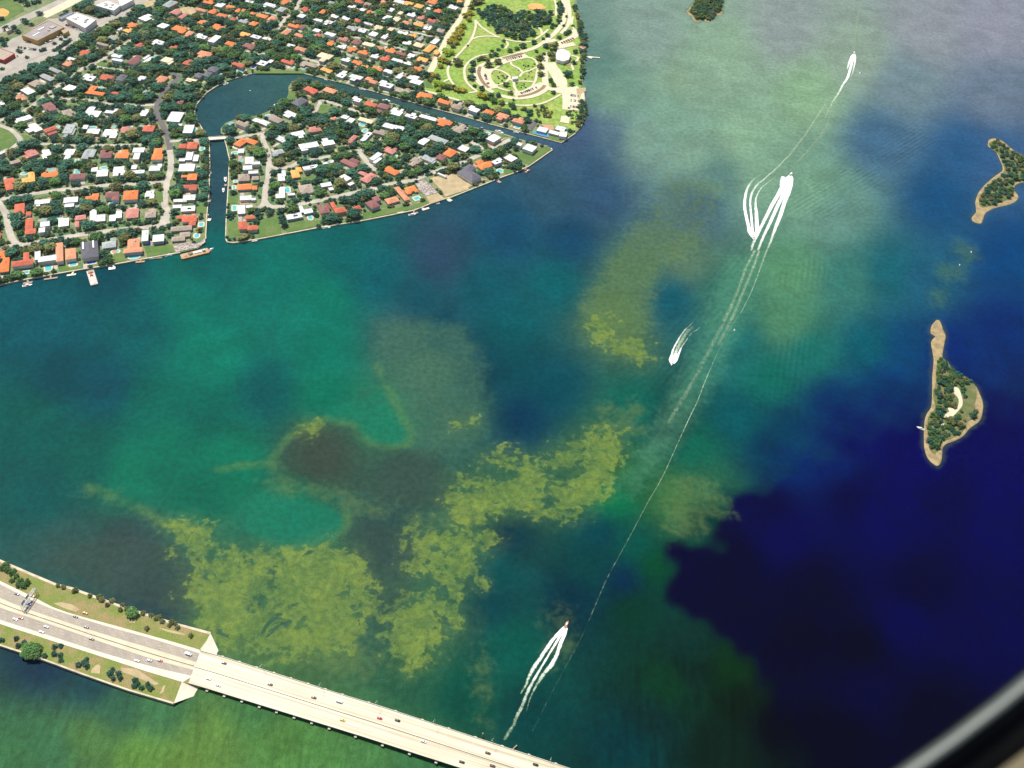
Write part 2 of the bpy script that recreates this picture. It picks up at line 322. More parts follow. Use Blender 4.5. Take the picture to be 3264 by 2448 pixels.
patch('ball_field', tl('E', [(-60, 20), (150, -20), (380, 110), (400, 180), (60, 370), (-60, 400)]), M_YARD)
patch('infield', tl('E', [(-60, 150), (60, 140), (140, 180), (155, 215), (120, 260), (60, 285), (-60, 250)]), M_CLAY)
patch('traffic_circle_lawn', tl('C', [(-60, 450), (20, 450), (150, 500), (240, 580), (265, 650), (240, 720), (160, 790), (-60, 830)]), M_YARD)
patch('turning_circle', tl('F', [(1020, 200), (1130, 130), (1300, 110), (1420, 190), (1300, 250), (1180, 230)]), M_SAND)
patch('parking_court', tl('F', [(400, 100), (520, 30), (700, 0), (720, 60), (560, 130)]), M_SAND)
patch('street_corner', tl('B', [(790, 470), (900, 440), (950, 570), (860, 640), (560, 690), (500, 640), (760, 600)]), M_STREET)
# --- yards with open lawn, building plots
for t, pts in [('A', [(960, 1290), (1060, 1270), (1170, 1330), (1330, 1310), (1360, 1330), (1240, 1370), (990, 1400)]), ('A', [(1870, 1110), (2040, 1080), (2074, 1200), (1880, 1240)]),
               ('B', [(510, 960), (980, 930), (1000, 1060), (570, 1140)]), ('B', [(10, 1080), (140, 1070), (190, 1190), (30, 1240)]), ('B', [(680, 60), (820, 40), (830, 230), (560, 220), (560, 160)]),
               ('B', [(1380, 300), (1550, 300), (1550, 420), (1380, 400)]), ('J', [(690, 1140), (950, 1060), (1040, 1380), (640, 1440), (640, 1280)]), ('J', [(120, 1180), (270, 1150), (360, 1400), (150, 1470)]),
               ('J', [(1080, 1310), (1190, 1190), (1680, 1150), (1690, 1230), (1130, 1350)]), ('J', [(150, 740), (300, 740), (290, 880), (140, 880)]), ('J', [(1290, 470), (1560, 400), (1560, 500), (1280, 520)]),
               ('K', [(400, 1430), (900, 1370), (1200, 1340), (1240, 1380), (820, 1470), (390, 1560)]), ('K', [(1240, 1310), (1440, 1250), (1490, 1290), (1290, 1370)]),
               ('M', [(960, 520), (1240, 560), (1430, 480), (1560, 450), (1640, 500), (1280, 760), (1150, 680)]), ('M', [(780, 250), (930, 280), (800, 340)]), ('M', [(1630, 290), (1900, 250), (2020, 230), (1820, 375), (1620, 330)]),
               ('M', [(850, 850), (920, 820), (1010, 850), (990, 900), (860, 910)]), ('I', [(450, 150), (860, 120), (1280, 150), (1320, 180), (480, 180)]), ('I', [(1060, 470), (1180, 470), (1150, 600), (1010, 630)]),
               ('I', [(1560, 700), (1800, 720), (1900, 780), (1500, 860)]), ('I', [(380, 890), (530, 870), (500, 930), (400, 950)]), ('C', [(1090, 90), (1180, 60), (1310, 90), (1200, 130)]), ('C', [(360, 560), (500, 590), (480, 670), (400, 660)]),
               ('E', [(1580, 1080), (1680, 1000), (1780, 1090), (1740, 1110)]), ('E', [(1380, 1180), (1600, 1150), (1600, 1200), (1400, 1200)]), ('C', [(560, 1590), (830, 1560), (850, 1590), (580, 1630)]),
               ('L', [(1400, 180), (1480, 150), (1570, 320), (1440, 310)]), ('G', [(1780, 950), (1900, 940), (1860, 1080), (1780, 1060)]), ('F', [(1620, 800), (1800, 780), (1800, 880), (1640, 860)])]:
    patch('yard_lawn', tl(t, pts), M_YARD)
patch('rubble_plot', tl('K', [(1260, 960), (1410, 890), (1640, 1110), (1440, 1170), (1330, 1080)]), M_RUBBLE)
patch('rubble_plot', tl('K', [(1440, 1180), (1640, 1120), (1740, 1210), (1510, 1300)]), M_SAND)
patch('sand_plot', tl('K', [(1500, 880), (1640, 830), (1900, 800), (2120, 950), (2150, 1060), (1760, 1180), (1680, 1060)]), M_SAND)
patch('bayside_plot', tl('B', [(1000, 960), (1240, 890), (1400, 920), (1520, 830), (1530, 900), (1380, 990), (1040, 1060)]), M_RUBBLE)
patch('sand_plot', tl('M', [(60, 1090), (220, 1060), (480, 1000), (600, 1000), (250, 1140), (90, 1200)]), M_SAND)

# --- the park
park = patch('park_lawn', tl('N', [(600, -90), (560, 60), (500, 200), (300, 540), (150, 850), (30, 1060), (500, 1190), (1350, 1425), (1500, 1490), (1850, 1540), (1900, 1400), (1910, 1200), (1890, 1000), (1895, 600), (1880, 400), (1830, 150), (1800, -90)]), M_LAWN, z=GZ+0.05, block=False)
PARK = np.array([W(*p, GZ)[:2] for p in tl('N', [(600, -90), (560, 60), (500, 200), (300, 540), (150, 850), (30, 1060), (500, 1190), (1350, 1425), (1500, 1490), (1850, 1540), (1960, 1400), (1960, 1200), (1940, 1000), (1950, 600), (1950, 400), (1860, 150), (1830, -90)])])
for pts, w in [([(1670, -90), (1680, -30), (1710, 100), (1690, 250), (1600, 380), (1470, 490), (1350, 565), (1200, 615), (1000, 680), (860, 715), (720, 775)], 9), ([(1735, -90), (1740, 0), (1762, 150), (1745, 290), (1660, 400)], 7),
               ([(790, 800), (752, 880), (770, 960), (850, 1050)], 24), ([(720, 770), (668, 820), (655, 890), (690, 975), (800, 1060), (862, 1090)], 8), ([(955, 735), (1100, 700), (1255, 655)], 13),
               ([(1120, 1135), (1250, 1105), (1380, 1040), (1470, 1000)], 22), ([(945, 1130), (1100, 1162), (1300, 1145), (1430, 1095), (1500, 1040)], 9), ([(1490, 620), (1465, 750), (1470, 900), (1500, 1040), (1640, 1050), (1690, 1035)], 11),
               ([(1525, 740), (1580, 850), (1640, 950), (1670, 1025)], 20), ([(1620, 1050), (1760, 1080), (1890, 1060)], 26), ([(1800, 1090), (1812, 1200), (1812, 1305)], 38), ([(1610, 530), (1700, 490), (1820, 430), (1830, 400), (1785, 355)], 13), ([(1620, 560), (1820, 520)], 13),
               ([(1450, 500), (1530, 490), (1600, 470)], 10)]:
    strip('park_road', tl('N', pts), w, M_PATH)
for pts in [[(870, 820), (822, 860), (815, 920), (880, 1010), (980, 1060), (1140, 1085), (1280, 1060), (1350, 970), (1375, 870), (1385, 780), (1350, 710), (1270, 680), (1120, 710), (1000, 745), (870, 820)],
            [(870, 820), (960, 840), (1040, 890), (1050, 930), (985, 985), (880, 1012)], [(1050, 930), (1110, 962), (1220, 960), (1345, 972)], [(1100, 960), (1110, 1030), (1145, 1085)], [(1170, 910), (1210, 862), (1300, 830), (1378, 795)], [(1215, 870), (1160, 810), (1080, 770), (1070, 735)],
            [(650, 240), (650, 330), (600, 470), (500, 590), (400, 700), (330, 800), (325, 870), (350, 940), (395, 1005)], [(650, 240), (720, 320), (820, 390), (900, 430), (940, 445)], [(600, 470), (680, 440), (800, 430), (900, 436)], [(1000, 465), (1120, 490), (1250, 500), (1310, 490)],
            [(860, 635), (700, 660), (600, 710), (530, 790), (520, 870), (540, 960), (600, 1030), (670, 1085)], [(1350, 470), (1440, 410), (1510, 350)], [(1430, 410), (1430, 370), (1400, 335), (1320, 295)], [(1560, -60), (1600, 60), (1600, 190)], [(1000, 1220), (1150, 1245), (1300, 1245), (1450, 1220), (1580, 1160), (1660, 1115)],
            [(1800, 200), (1790, 310), (1860, 390)], [(1780, 660), (1860, 680), (1840, 730), (1790, 765), (1805, 830)], [(990, 480), (1035, 520), (1000, 580)], [(1560, 740), (1660, 860), (1715, 960), (1720, 1030)], [(275, 968), (340, 935)], [(670, 1085), (570, 1100)]]:
    strip('park_path', tl('N', pts), 4.2, M_PATH, grow=1.5)
for pts, w in [([(705, 790), (690, 870), (740, 975), (810, 1040)], 6), ([(970, 690), (1100, 655), (1210, 630)], 5), ([(1150, 1145), (1300, 1115), (1420, 1060), (1470, 1010)], 6)]: strip('planting_bed', tl('N', pts), w, M_DIRT)
patch('infield', tl('N', [(1265, 80), (1290, 50), (1350, 40), (1420, 50), (1475, 85), (1480, 105), (1420, 115), (1375, 155), (1345, 120), (1290, 110)]), M_CLAY)
patch('sports_court', tl('N', [(1665, 1370), (1770, 1375), (1750, 1465), (1648, 1445)]), M_PATH)
patch('plaza', tl('N', [(1860, 560), (1900, 540), (1960, 560), (1920, 590)]), M_SAND); patch('plaza', tl('N', [(1620, 730), (1770, 740), (1770, 770), (1690, 770)]), M_BRICK)
patch('beach', tl('N', [(1840, 1050), (1950, 1040), (1955, 1075), (1900, 1110), (1880, 1180), (1850, 1150)]), M_SAND)
patch('driveway', tl('N', [(1420, 1470), (1560, 1480), (1580, 1530), (1520, 1560)]), M_BRICK); 
o = strip('turning_loop', tl('M', [(1350, 20), (1350, 60), (1300, 130), (1260, 180)]), 10, M_ASPH)
# blue tennis court
ct = empty('tennis_court', W(*tp('M', 1480, 250), GZ)); prop(ct, 'blue tennis court with green surround beside the narrow canal', 'court')
def at_parent(o, e): o.parent = e; o.matrix_parent_inverse = Matrix.Translation(-Vector(e.location)); return o
at_parent(patch('surround', tl('M', [(1350, 190), (1620, 245), (1600, 310), (1330, 245)]), M_COURTG, kind=None), ct)
at_parent(patch('playing_surface', tl('M', [(1380, 208), (1580, 258), (1570, 293), (1375, 240)]), M_COURT, kind=None), ct)

# ------------------------------------------------------------------ bay water
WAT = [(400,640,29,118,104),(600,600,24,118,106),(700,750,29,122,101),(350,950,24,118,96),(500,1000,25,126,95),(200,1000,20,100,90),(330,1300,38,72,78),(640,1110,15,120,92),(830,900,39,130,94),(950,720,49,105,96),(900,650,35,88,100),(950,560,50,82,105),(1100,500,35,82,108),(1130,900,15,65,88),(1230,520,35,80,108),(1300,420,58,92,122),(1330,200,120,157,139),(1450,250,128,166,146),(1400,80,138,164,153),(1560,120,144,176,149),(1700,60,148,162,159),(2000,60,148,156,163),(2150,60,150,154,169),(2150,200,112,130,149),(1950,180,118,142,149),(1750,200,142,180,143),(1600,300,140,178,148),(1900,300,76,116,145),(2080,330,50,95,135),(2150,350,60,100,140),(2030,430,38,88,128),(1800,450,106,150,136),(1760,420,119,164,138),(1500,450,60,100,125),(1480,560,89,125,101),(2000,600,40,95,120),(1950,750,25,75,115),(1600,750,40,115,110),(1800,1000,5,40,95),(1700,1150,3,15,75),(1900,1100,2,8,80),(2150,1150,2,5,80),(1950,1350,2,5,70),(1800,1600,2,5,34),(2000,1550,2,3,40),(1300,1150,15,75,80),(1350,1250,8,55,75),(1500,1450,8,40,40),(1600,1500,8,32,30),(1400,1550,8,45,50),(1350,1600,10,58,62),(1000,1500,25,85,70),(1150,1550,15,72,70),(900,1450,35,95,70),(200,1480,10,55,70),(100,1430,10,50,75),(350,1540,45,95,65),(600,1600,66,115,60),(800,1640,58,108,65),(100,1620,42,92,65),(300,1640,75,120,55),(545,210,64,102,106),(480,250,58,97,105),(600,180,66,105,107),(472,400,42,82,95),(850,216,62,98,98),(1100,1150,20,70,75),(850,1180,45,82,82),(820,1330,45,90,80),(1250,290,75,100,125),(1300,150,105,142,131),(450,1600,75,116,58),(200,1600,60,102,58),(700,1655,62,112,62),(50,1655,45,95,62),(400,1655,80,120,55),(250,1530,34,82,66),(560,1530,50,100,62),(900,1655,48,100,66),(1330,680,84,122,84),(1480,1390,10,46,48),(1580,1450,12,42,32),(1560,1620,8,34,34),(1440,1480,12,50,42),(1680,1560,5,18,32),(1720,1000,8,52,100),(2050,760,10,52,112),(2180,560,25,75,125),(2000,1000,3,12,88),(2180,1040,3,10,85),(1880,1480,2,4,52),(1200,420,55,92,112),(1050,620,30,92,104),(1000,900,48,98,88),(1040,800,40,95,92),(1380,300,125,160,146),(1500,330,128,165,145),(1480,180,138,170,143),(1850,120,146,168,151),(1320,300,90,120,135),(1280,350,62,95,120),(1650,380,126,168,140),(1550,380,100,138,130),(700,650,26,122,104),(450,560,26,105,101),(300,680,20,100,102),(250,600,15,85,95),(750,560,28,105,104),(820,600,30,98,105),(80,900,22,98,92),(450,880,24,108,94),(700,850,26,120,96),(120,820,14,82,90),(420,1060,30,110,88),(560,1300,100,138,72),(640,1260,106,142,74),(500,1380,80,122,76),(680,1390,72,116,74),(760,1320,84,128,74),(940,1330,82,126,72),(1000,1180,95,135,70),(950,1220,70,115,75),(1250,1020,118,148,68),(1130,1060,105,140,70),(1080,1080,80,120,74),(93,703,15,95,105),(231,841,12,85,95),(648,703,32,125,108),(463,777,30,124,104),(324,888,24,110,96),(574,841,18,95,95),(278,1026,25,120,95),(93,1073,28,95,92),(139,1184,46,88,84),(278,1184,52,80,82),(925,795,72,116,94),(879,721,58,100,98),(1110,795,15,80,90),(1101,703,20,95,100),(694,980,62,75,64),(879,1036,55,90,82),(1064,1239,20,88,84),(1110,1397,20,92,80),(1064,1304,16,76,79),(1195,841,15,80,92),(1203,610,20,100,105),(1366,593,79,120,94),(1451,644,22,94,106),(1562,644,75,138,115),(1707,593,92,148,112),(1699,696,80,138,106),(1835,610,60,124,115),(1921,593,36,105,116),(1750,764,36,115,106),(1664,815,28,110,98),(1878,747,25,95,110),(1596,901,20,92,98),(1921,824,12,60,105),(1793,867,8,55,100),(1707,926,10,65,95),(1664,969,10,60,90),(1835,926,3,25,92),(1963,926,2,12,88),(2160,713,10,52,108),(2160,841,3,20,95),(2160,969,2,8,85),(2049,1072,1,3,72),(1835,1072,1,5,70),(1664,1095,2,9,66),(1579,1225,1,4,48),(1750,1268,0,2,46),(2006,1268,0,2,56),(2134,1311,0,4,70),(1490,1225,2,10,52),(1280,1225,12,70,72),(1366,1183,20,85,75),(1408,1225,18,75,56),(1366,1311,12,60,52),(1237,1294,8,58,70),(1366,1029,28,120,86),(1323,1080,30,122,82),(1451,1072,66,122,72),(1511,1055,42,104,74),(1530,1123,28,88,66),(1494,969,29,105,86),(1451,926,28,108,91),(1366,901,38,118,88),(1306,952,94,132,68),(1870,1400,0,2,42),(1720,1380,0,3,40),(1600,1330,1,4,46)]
WCAL = [1, 848, 637, 1, 818, 651, 1, 866, 570, 1, 773, 471, 1, 834, 459, 1, 501, 405, 90, 301, 354, 22, 874, 498, 94, 1038, 521, 1, 303, 500, 18, 405, 566, 104, 326, 605, 23, 356, 711, 1, 190, 437, 19, 298, 645, 130, 403, 804, 909, 1679, 1245, 1000, 1863, 1381, 1165, 1721, 1477, 1311, 2096, 1432, 1366, 1694, 1635, 1365, 1535, 1706, 1368, 1468, 1826, 687, 981, 1345, 818, 1257, 1430, 1236, 2136, 1264, 1196, 2088, 1366, 263, 714, 1224, 86, 505, 1178, 153, 539, 1256, 24, 373, 966, 605, 1349, 1127, 843, 1730, 1146, 210, 593, 954, 465, 954, 605, 52, 516, 924, 5, 276, 816, 48, 744, 714, 1, 56, 550, 1, 1, 326, 1, 1, 392, 1, 1, 347, 1, 1, 289, 1, 1, 46, 1, 1, 62, 1, 275, 383, 1, 88, 335, 9, 86, 65, 9, 54, 28, 9, 126, 122, 1, 173, 200, 2, 405, 267, 1, 250, 243, 78, 532, 285, 24, 270, 360, 14, 148, 327, 207, 807, 311, 432, 1209, 266, 336, 1058, 311, 183, 756, 311, 558, 1326, 225, 168, 541, 593, 124, 481, 592, 189, 617, 631, 108, 392, 532, 224, 568, 568, 1, 161, 267, 122, 392, 392, 122, 476, 373, 256, 505, 995, 567, 1183, 1000, 558, 1232, 249, 359, 938, 249, 382, 1143, 283, 207, 807, 283, 637, 1326, 225, 126, 595, 320, 253, 900, 283, 234, 900, 320, 412, 905, 412, 9, 146, 116, 9, 153, 35, 9, 72, 42, 9, 201, 74, 1, 1, 30, 1, 85, 658, 1, 94, 729, 1, 275, 933, 1, 1, 437, 1, 1, 435, 1, 1, 144, 129, 449, 715, 10, 448, 605, 137, 568, 454, 1, 252, 397, 995, 1758, 1381, 999, 1771, 1304, 1148, 1845, 1244, 1343, 1863, 1455, 406, 791, 1126, 145, 447, 820, 970, 1821, 1220, 518, 1129, 1018, 1, 882, 597, 1, 592, 558, 1, 516, 566, 1, 362, 494, 1, 579, 582, 3, 553, 681, 1, 504, 427, 1, 603, 450, 1, 866, 522, 1, 317, 427, 1, 700, 417, 160, 644, 373, 160, 644, 373, 373, 905, 336, 301, 812, 319, 160, 644, 373, 160, 644, 373, 160, 644, 373, 160, 644, 373, 160, 644, 373, 160, 644, 373, 160, 644, 373, 1, 469, 617, 1, 362, 516, 10, 883, 649, 1, 977, 650, 1, 630, 471, 1, 494, 517, 1, 865, 494, 1, 446, 426, 127, 454, 412, 160, 373, 392, 301, 812, 521, 197, 593, 568, 1, 317, 427, 1, 494, 566, 224, 327, 238, 178, 476, 392, 1, 381, 396, 1, 471, 347, 1, 264, 328, 1, 365, 525, 1, 551, 630, 364, 874, 521, 1, 459, 670, 172, 824, 630, 471, 1385, 729, 346, 1129, 605, 186, 962, 801, 25, 579, 759, 31, 801, 683, 11, 700, 542, 2, 482, 660, 1, 459, 553, 1, 238, 790, 1, 160, 612, 1, 220, 483, 1, 185, 439, 1, 1, 482, 1, 1, 396, 1, 107, 685, 1, 1, 355, 1, 1, 395, 1, 1, 258, 1, 1, 226, 1, 1, 206, 1, 1, 100, 1, 1, 91, 1, 1, 141, 1, 1, 259, 1, 1, 126, 1, 251, 259, 1, 383, 292, 1, 291, 100, 1, 185, 95, 1, 145, 251, 1, 472, 154, 1, 849, 347, 253, 905, 301, 108, 644, 319, 1, 234, 191, 12, 640, 398, 1, 66, 169, 1, 656, 475, 160, 644, 373, 1, 1, 59, 1, 1, 71, 1, 1, 102]   # bottom colours with haze and vignette painted in (x 10000) at the same points
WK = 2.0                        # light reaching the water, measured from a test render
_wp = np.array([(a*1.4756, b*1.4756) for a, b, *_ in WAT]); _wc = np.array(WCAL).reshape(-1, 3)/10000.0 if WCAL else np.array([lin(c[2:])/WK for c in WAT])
def poly22(pts): return np.array([W(a*1.4756, b*1.4756, 0)[:2] for a, b in pts])
def sdist(X, Y, polys, clip=60.0):
    """signed distance (m, + inside) to the nearest of several polygons"""
    best = np.full(X.shape, -clip)
    for P in polys:
        x0, y0 = P.min(0)-clip; x1, y1 = P.max(0)+clip
        idx = np.nonzero((X > x0) & (X < x1) & (Y > y0) & (Y < y1))[0]
        if not len(idx): continue
        x, y = X[idx], Y[idx]; d2 = np.full(x.shape, 1e18); ins = np.zeros(x.shape, bool); n = len(P)
        for i in range(n):
            ax, ay = P[i]; bx, by = P[(i+1) % n]; ex, ey = bx-ax, by-ay
            t = np.clip(((x-ax)*ex+(y-ay)*ey)/(ex*ex+ey*ey+1e-12), 0, 1); d2 = np.minimum(d2, (x-ax-t*ex)**2+(y-ay-t*ey)**2)
            c = ((ay > y) != (by > y)) & (x < ex*(y-ay)/(ey+1e-12)+ax); ins ^= c
        s = np.sqrt(d2)*np.where(ins, 1, -1); best[idx] = np.maximum(best[idx], np.clip(s, -clip, clip))
    return best
SANDP = [[(372,1138),(400,1133),(452,1145),(460,1185),(440,1200),(410,1190),(385,1170)], [(470,1200),(560,1195),(640,1192),(725,1176),(745,1192),(780,1215),(790,1260),(803,1310),(770,1360),(740,1400),(640,1420),(520,1400),(470,1380),(430,1340),(402,1295),(408,1262),(440,1250),(435,1215)],
 [(880,1148),(960,1160),(1030,1140),(1062,1160),(1012,1210),(1030,1265),(990,1280),(930,1240),(885,1228),(905,1190)], [(832,1330),(870,1292),(930,1290),(1000,1328),(995,1356),(950,1375),(915,1420),(880,1440),(850,1400),(832,1360)],
 [(1050,990),(1108,985),(1130,1005),(1190,992),(1232,960),(1290,932),(1345,935),(1335,1000),(1300,1062),(1250,1108),(1180,1120),(1130,1102),(1080,1112),(1020,1132),(980,1110),(974,1082),(1020,1062),(975,1046),(980,1033),(1040,1030),(1090,1046),(1120,1016)], [(978,908),(1000,912),(1016,908),(1008,920),(990,918)],
 [(655,922),(670,919),(676,928),(662,933)],
 [(1262,700),(1300,690),(1330,715),(1310,745),(1350,740),(1390,730),(1400,770),(1380,790),(1340,770),(1290,735)]]
SHOALP = [[(1440,378),(1500,385),(1560,400),(1545,470),(1520,530),(1470,560),(1420,600),(1410,660),(1405,720),(1385,790),(1340,780),(1290,725),(1240,660),(1290,600),(1330,545),(1380,470),(1420,430)], [(1440,1040),(1500,1035),(1560,1078),(1572,1112),(1510,1158),(1450,1158),(1415,1105)], [(1300,880),(1380,860),(1400,940),(1350,940),(1290,925)],
 [(588,1012),(700,1050),(830,1090),(960,1120),(1040,1130),(960,1150),(860,1125),(750,1106),(620,1072),(575,1045)], [(190,1050),(330,1110),(400,1135),(380,1150),(300,1110),(180,1068)], [(745,1190),(800,1400),(900,1450),(700,1480),(520,1420),(600,1400)], [(1180,1330),(1230,1310),(1240,1400),(1190,1440)], [(1030,1400),(1050,1400),(1045,1560),(1025,1560)]]
WEEDP = [[(585,1002),(620,960),(640,932),(700,911),(768,920),(784,952),(890,968),(950,980),(975,1100),(900,1095),(840,1088),(700,1040),(600,1020)], [(772,868),(782,850),(805,846),(822,858),(815,880),(795,892),(778,885)], [(760,1115),(860,1130),(905,1195),(885,1285),(830,1345),(795,1262),(780,1215),(735,1172)],
 [(130,1180),(260,1150),(375,1180),(430,1240),(400,1290),(420,1330),(330,1310),(200,1270),(90,1220)], [(830,1010),(880,1000),(900,1060),(850,1070)]]
POCKP = [[(795,850),(835,842),(852,872),(885,930),(886,952),(860,964),(792,955),(772,920),(705,905),(725,882)], [(562,1066),(640,1080),(720,1100),(745,1125),(732,1155),(690,1180),(620,1186),(560,1166),(528,1140),(540,1090)]]
CHANP = [[(1390,930),(1360,1030),(1290,1150),(1180,1380),(1060,1600),(1130,1610),(1230,1440),(1330,1270),(1440,1090),(1480,960),(1560,740),(1500,760)]]
ISLES = {
 'a': [(2984,1022),(2993,1021),(3001,1037),(3004,1048),(3013,1070),(3008,1100),(3003,1140),(3016,1150),(3027,1165),(3045,1190),(3078,1208),(3110,1232),(3123,1258),(3132,1285),(3131,1310),(3122,1340),(3090,1365),(3068,1390),(3040,1405),(3014,1415),(3003,1430),(3002,1450),(2997,1475),(2987,1484),(2975,1478),(2958,1460),(2948,1430),(2946,1390),(2948,1345),(2955,1320),(2968,1300),(2972,1270),(2973,1200),(2977,1150),(2973,1120),(2969,1090),(2982,1072),(2968,1063),(2970,1040)],
 'b': [(3152,447),(3165,442),(3185,445),(3202,455),(3225,475),(3264,497),(3330,520),(3330,570),(3264,580),(3236,590),(3234,608),(3245,625),(3238,640),(3215,652),(3180,660),(3160,667),(3140,680),(3132,700),(3125,712),(3106,708),(3098,695),(3112,675),(3110,645),(3120,615),(3145,585),(3175,560),(3195,545),(3196,530),(3188,510),(3176,485),(3165,475),(3150,465)],
 'c': [(2222,-40),(2218,0),(2207,15),(2196,30),(2189,38),(2197,47),(2205,52),(2212,66),(2224,71),(2234,65),(2245,66),(2254,70),(2268,66),(2274,55),(2284,49),(2300,45),(2303,20),(2306,0),(2312,-40)]}
isl_w = {k: np.array([W(x, y, 0)[:2] for x, y in v]) for k, v in ISLES.items()}
gx = np.concatenate([[-14000, -5000, -2500], np.arange(-1260, 1261, 4.6), [2500, 5000, 14000]]); gy = np.concatenate([[-14000, -3000, -500], np.arange(180, 2300, 4.6), [3200, 6000, 14000]])
GX, GY = np.meshgrid(gx, gy); X, Y = GX.ravel(), GY.ravel()
px = toPx(np.stack([X, np.clip(Y, 180, 2600), np.zeros_like(X)], -1)); px[:, 0] = np.clip(px[:, 0], -100, 3364); px[:, 1] = np.clip(px[:, 1], -60, 2520)
NAVY = [(1575,1068),(1620,1054),(1675,1035),(1740,965),(1830,890),(1960,850),(2400,800),(2400,1750),(1800,1750),(1690,1560),(1650,1470),(1612,1416),(1560,1385),(1500,1350),(1462,1310),(1447,1270),(1453,1180),(1505,1164),(1560,1150),(1572,1106)]  # deep basin, its dark tone deepened by a painted-in vignette
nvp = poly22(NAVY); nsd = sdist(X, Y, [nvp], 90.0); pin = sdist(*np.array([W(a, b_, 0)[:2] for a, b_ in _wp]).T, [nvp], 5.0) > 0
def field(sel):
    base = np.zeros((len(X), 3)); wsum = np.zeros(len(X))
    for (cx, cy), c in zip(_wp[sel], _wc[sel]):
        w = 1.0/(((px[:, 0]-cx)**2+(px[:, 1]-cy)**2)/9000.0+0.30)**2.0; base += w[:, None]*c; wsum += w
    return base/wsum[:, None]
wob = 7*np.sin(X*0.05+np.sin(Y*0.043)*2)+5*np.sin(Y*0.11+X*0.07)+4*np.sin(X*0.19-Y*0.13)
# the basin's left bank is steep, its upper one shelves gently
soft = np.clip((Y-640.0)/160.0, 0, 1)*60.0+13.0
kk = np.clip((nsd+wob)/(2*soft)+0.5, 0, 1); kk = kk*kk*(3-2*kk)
base = field(~pin)*(1-kk[:, None])+field(pin)*kk[:, None]  # far water paled by haze and glare painted into its colour
me = bpy.data.meshes.new('bay_water'); nx, ny = len(gx), len(gy)
me.vertices.add(nx*ny); me.vertices.foreach_set('co', np.stack([X, Y, np.zeros_like(X)], -1).astype(np.float32).ravel())
ii = (np.arange(ny-1)[:, None]*nx+np.arange(nx-1)[None]).ravel(); q = np.stack([ii, ii+1, ii+1+nx, ii+nx], -1).astype(np.int32)
me.loops.add(q.size); me.loops.foreach_set('vertex_index', q.ravel()); me.polygons.add(len(q)); me.polygons.foreach_set('loop_start', np.arange(0, q.size, 4, dtype=np.int32)); me.update(calc_edges=True)
at = me.attributes.new('seabed_haze_vignette', 'FLOAT_COLOR', 'POINT'); at.data.foreach_set('color', np.concatenate([base, np.ones((len(X), 1))], 1).astype(np.float32).ravel())
def fattr(nm, v): a = me.attributes.new(nm, 'FLOAT', 'POINT'); a.data.foreach_set('value', v.astype(np.float32))
GAPP = [[(1165,998),(1200,1003),(1242,1028),(1228,1048),(1188,1042),(1158,1016)], [(1148,1052),(1180,1050),(1208,1085),(1190,1102),(1160,1092)], [(1060,1120),(1100,1095),(1120,1120),(1080,1140)], [(1235,985),(1262,975),(1268,1000),(1245,1005)], [(930,1170),(970,1165),(985,1200),(950,1215)], [(540,1290),(575,1280),(580,1310),(550,1320)], [(640,1335),(672,1330),(668,1352),(640,1350)], [(720,1290),(745,1282),(748,1305),(725,1310)]]
fattr('sand', np.minimum(sdist(X, Y, [poly22(p) for p in SANDP]), -sdist(X, Y, [poly22(p) for p in GAPP])+2.0));
fattr('churn', sdist(X, Y, [poly22([(1575,560),(1655,545),(1605,700),(1530,850),(1450,980),(1370,1070),(1335,1045),(1405,930),(1490,780)])])); fattr('shoal', sdist(X, Y, [poly22(p) for p in SHOALP])); fattr('weed', sdist(X, Y, [poly22(p) for p in WEEDP])); fattr('pocket', sdist(X, Y, [poly22(p) for p in POCKP]))
fattr('shore', sdist(X, Y, list(isl_w.values()), 40.0)); fattr('streak', sdist(X, Y, [poly22([(1280,1400),(1500,1380),(1720,1480),(1760,1720),(1300,1720)]), poly22([(0,1480),(450,1470),(640,1530),(960,1659),(960,1720),(0,1720)])], 80.0))
BANKP = [[(812,700),(900,690),(1000,705),(1045,790),(1050,880),(1025,960),(975,985),(900,968),(886,930),(852,868),(826,815),(806,750)], [(2070,520),(2105,535),(2115,560),(2085,570),(2066,545)], [(2030,570),(2080,575),(2080,600),(2045,610),(2025,592)], [(2015,625),(2045,622),(2040,660),(2018,660)]]
fattr('bank', sdist(X, Y, [poly22(p) for p in BANKP]))
def ldist(lines, clip=30.0):
    best = np.full(X.shape, clip)
    for ln in lines:
        P = poly22(ln); idx = np.nonzero((X > P[:, 0].min()-clip) & (X < P[:, 0].max()+clip) & (Y > P[:, 1].min()-clip) & (Y < P[:, 1].max()+clip))[0]; x, y = X[idx], Y[idx]; d2 = np.full(x.shape, clip*clip)
        for (ax, ay), (bx, by) in zip(P[:-1], P[1:]):
            ex, ey = bx-ax, by-ay; tq = np.clip(((x-ax)*ex+(y-ay)*ey)/(ex*ex+ey*ey+1e-9), 0, 1); d2 = np.minimum(d2, (x-ax-tq*ex)**2+(y-ay-tq*ey)**2)
        best[idx] = np.minimum(best[idx], np.sqrt(d2))
    return best
fattr('ridge', ldist([[(812,785),(852,868),(890,935),(882,958),(850,967),(800,957),(776,936),(766,918),(700,906),(640,927),(600,975),(582,1002),(640,1020)], [(748,1112),(750,1130),(732,1162),(690,1185),(620,1192),(565,1172)], [(190,1050),(300,1098),(375,1138)], [(600,1000),(520,1005),(470,1015)]]))
fanA, fanB, fanC = [(1590,540),(1640,500),(1585,700),(1480,830),(1380,920),(1300,930),(1330,850),(1430,720)], [(1690,460),(1720,400),(1960,250),(2020,310),(1820,470)], [(1690,580),(1740,480),(1800,560),(1790,760),(1700,900),(1640,880)]
fattr('fan_a', sdist(X, Y, [poly22(fanA)])); fattr('fan_b', sdist(X, Y, [poly22(fanB)])); fattr('fan_c', sdist(X, Y, [poly22(fanC)]))
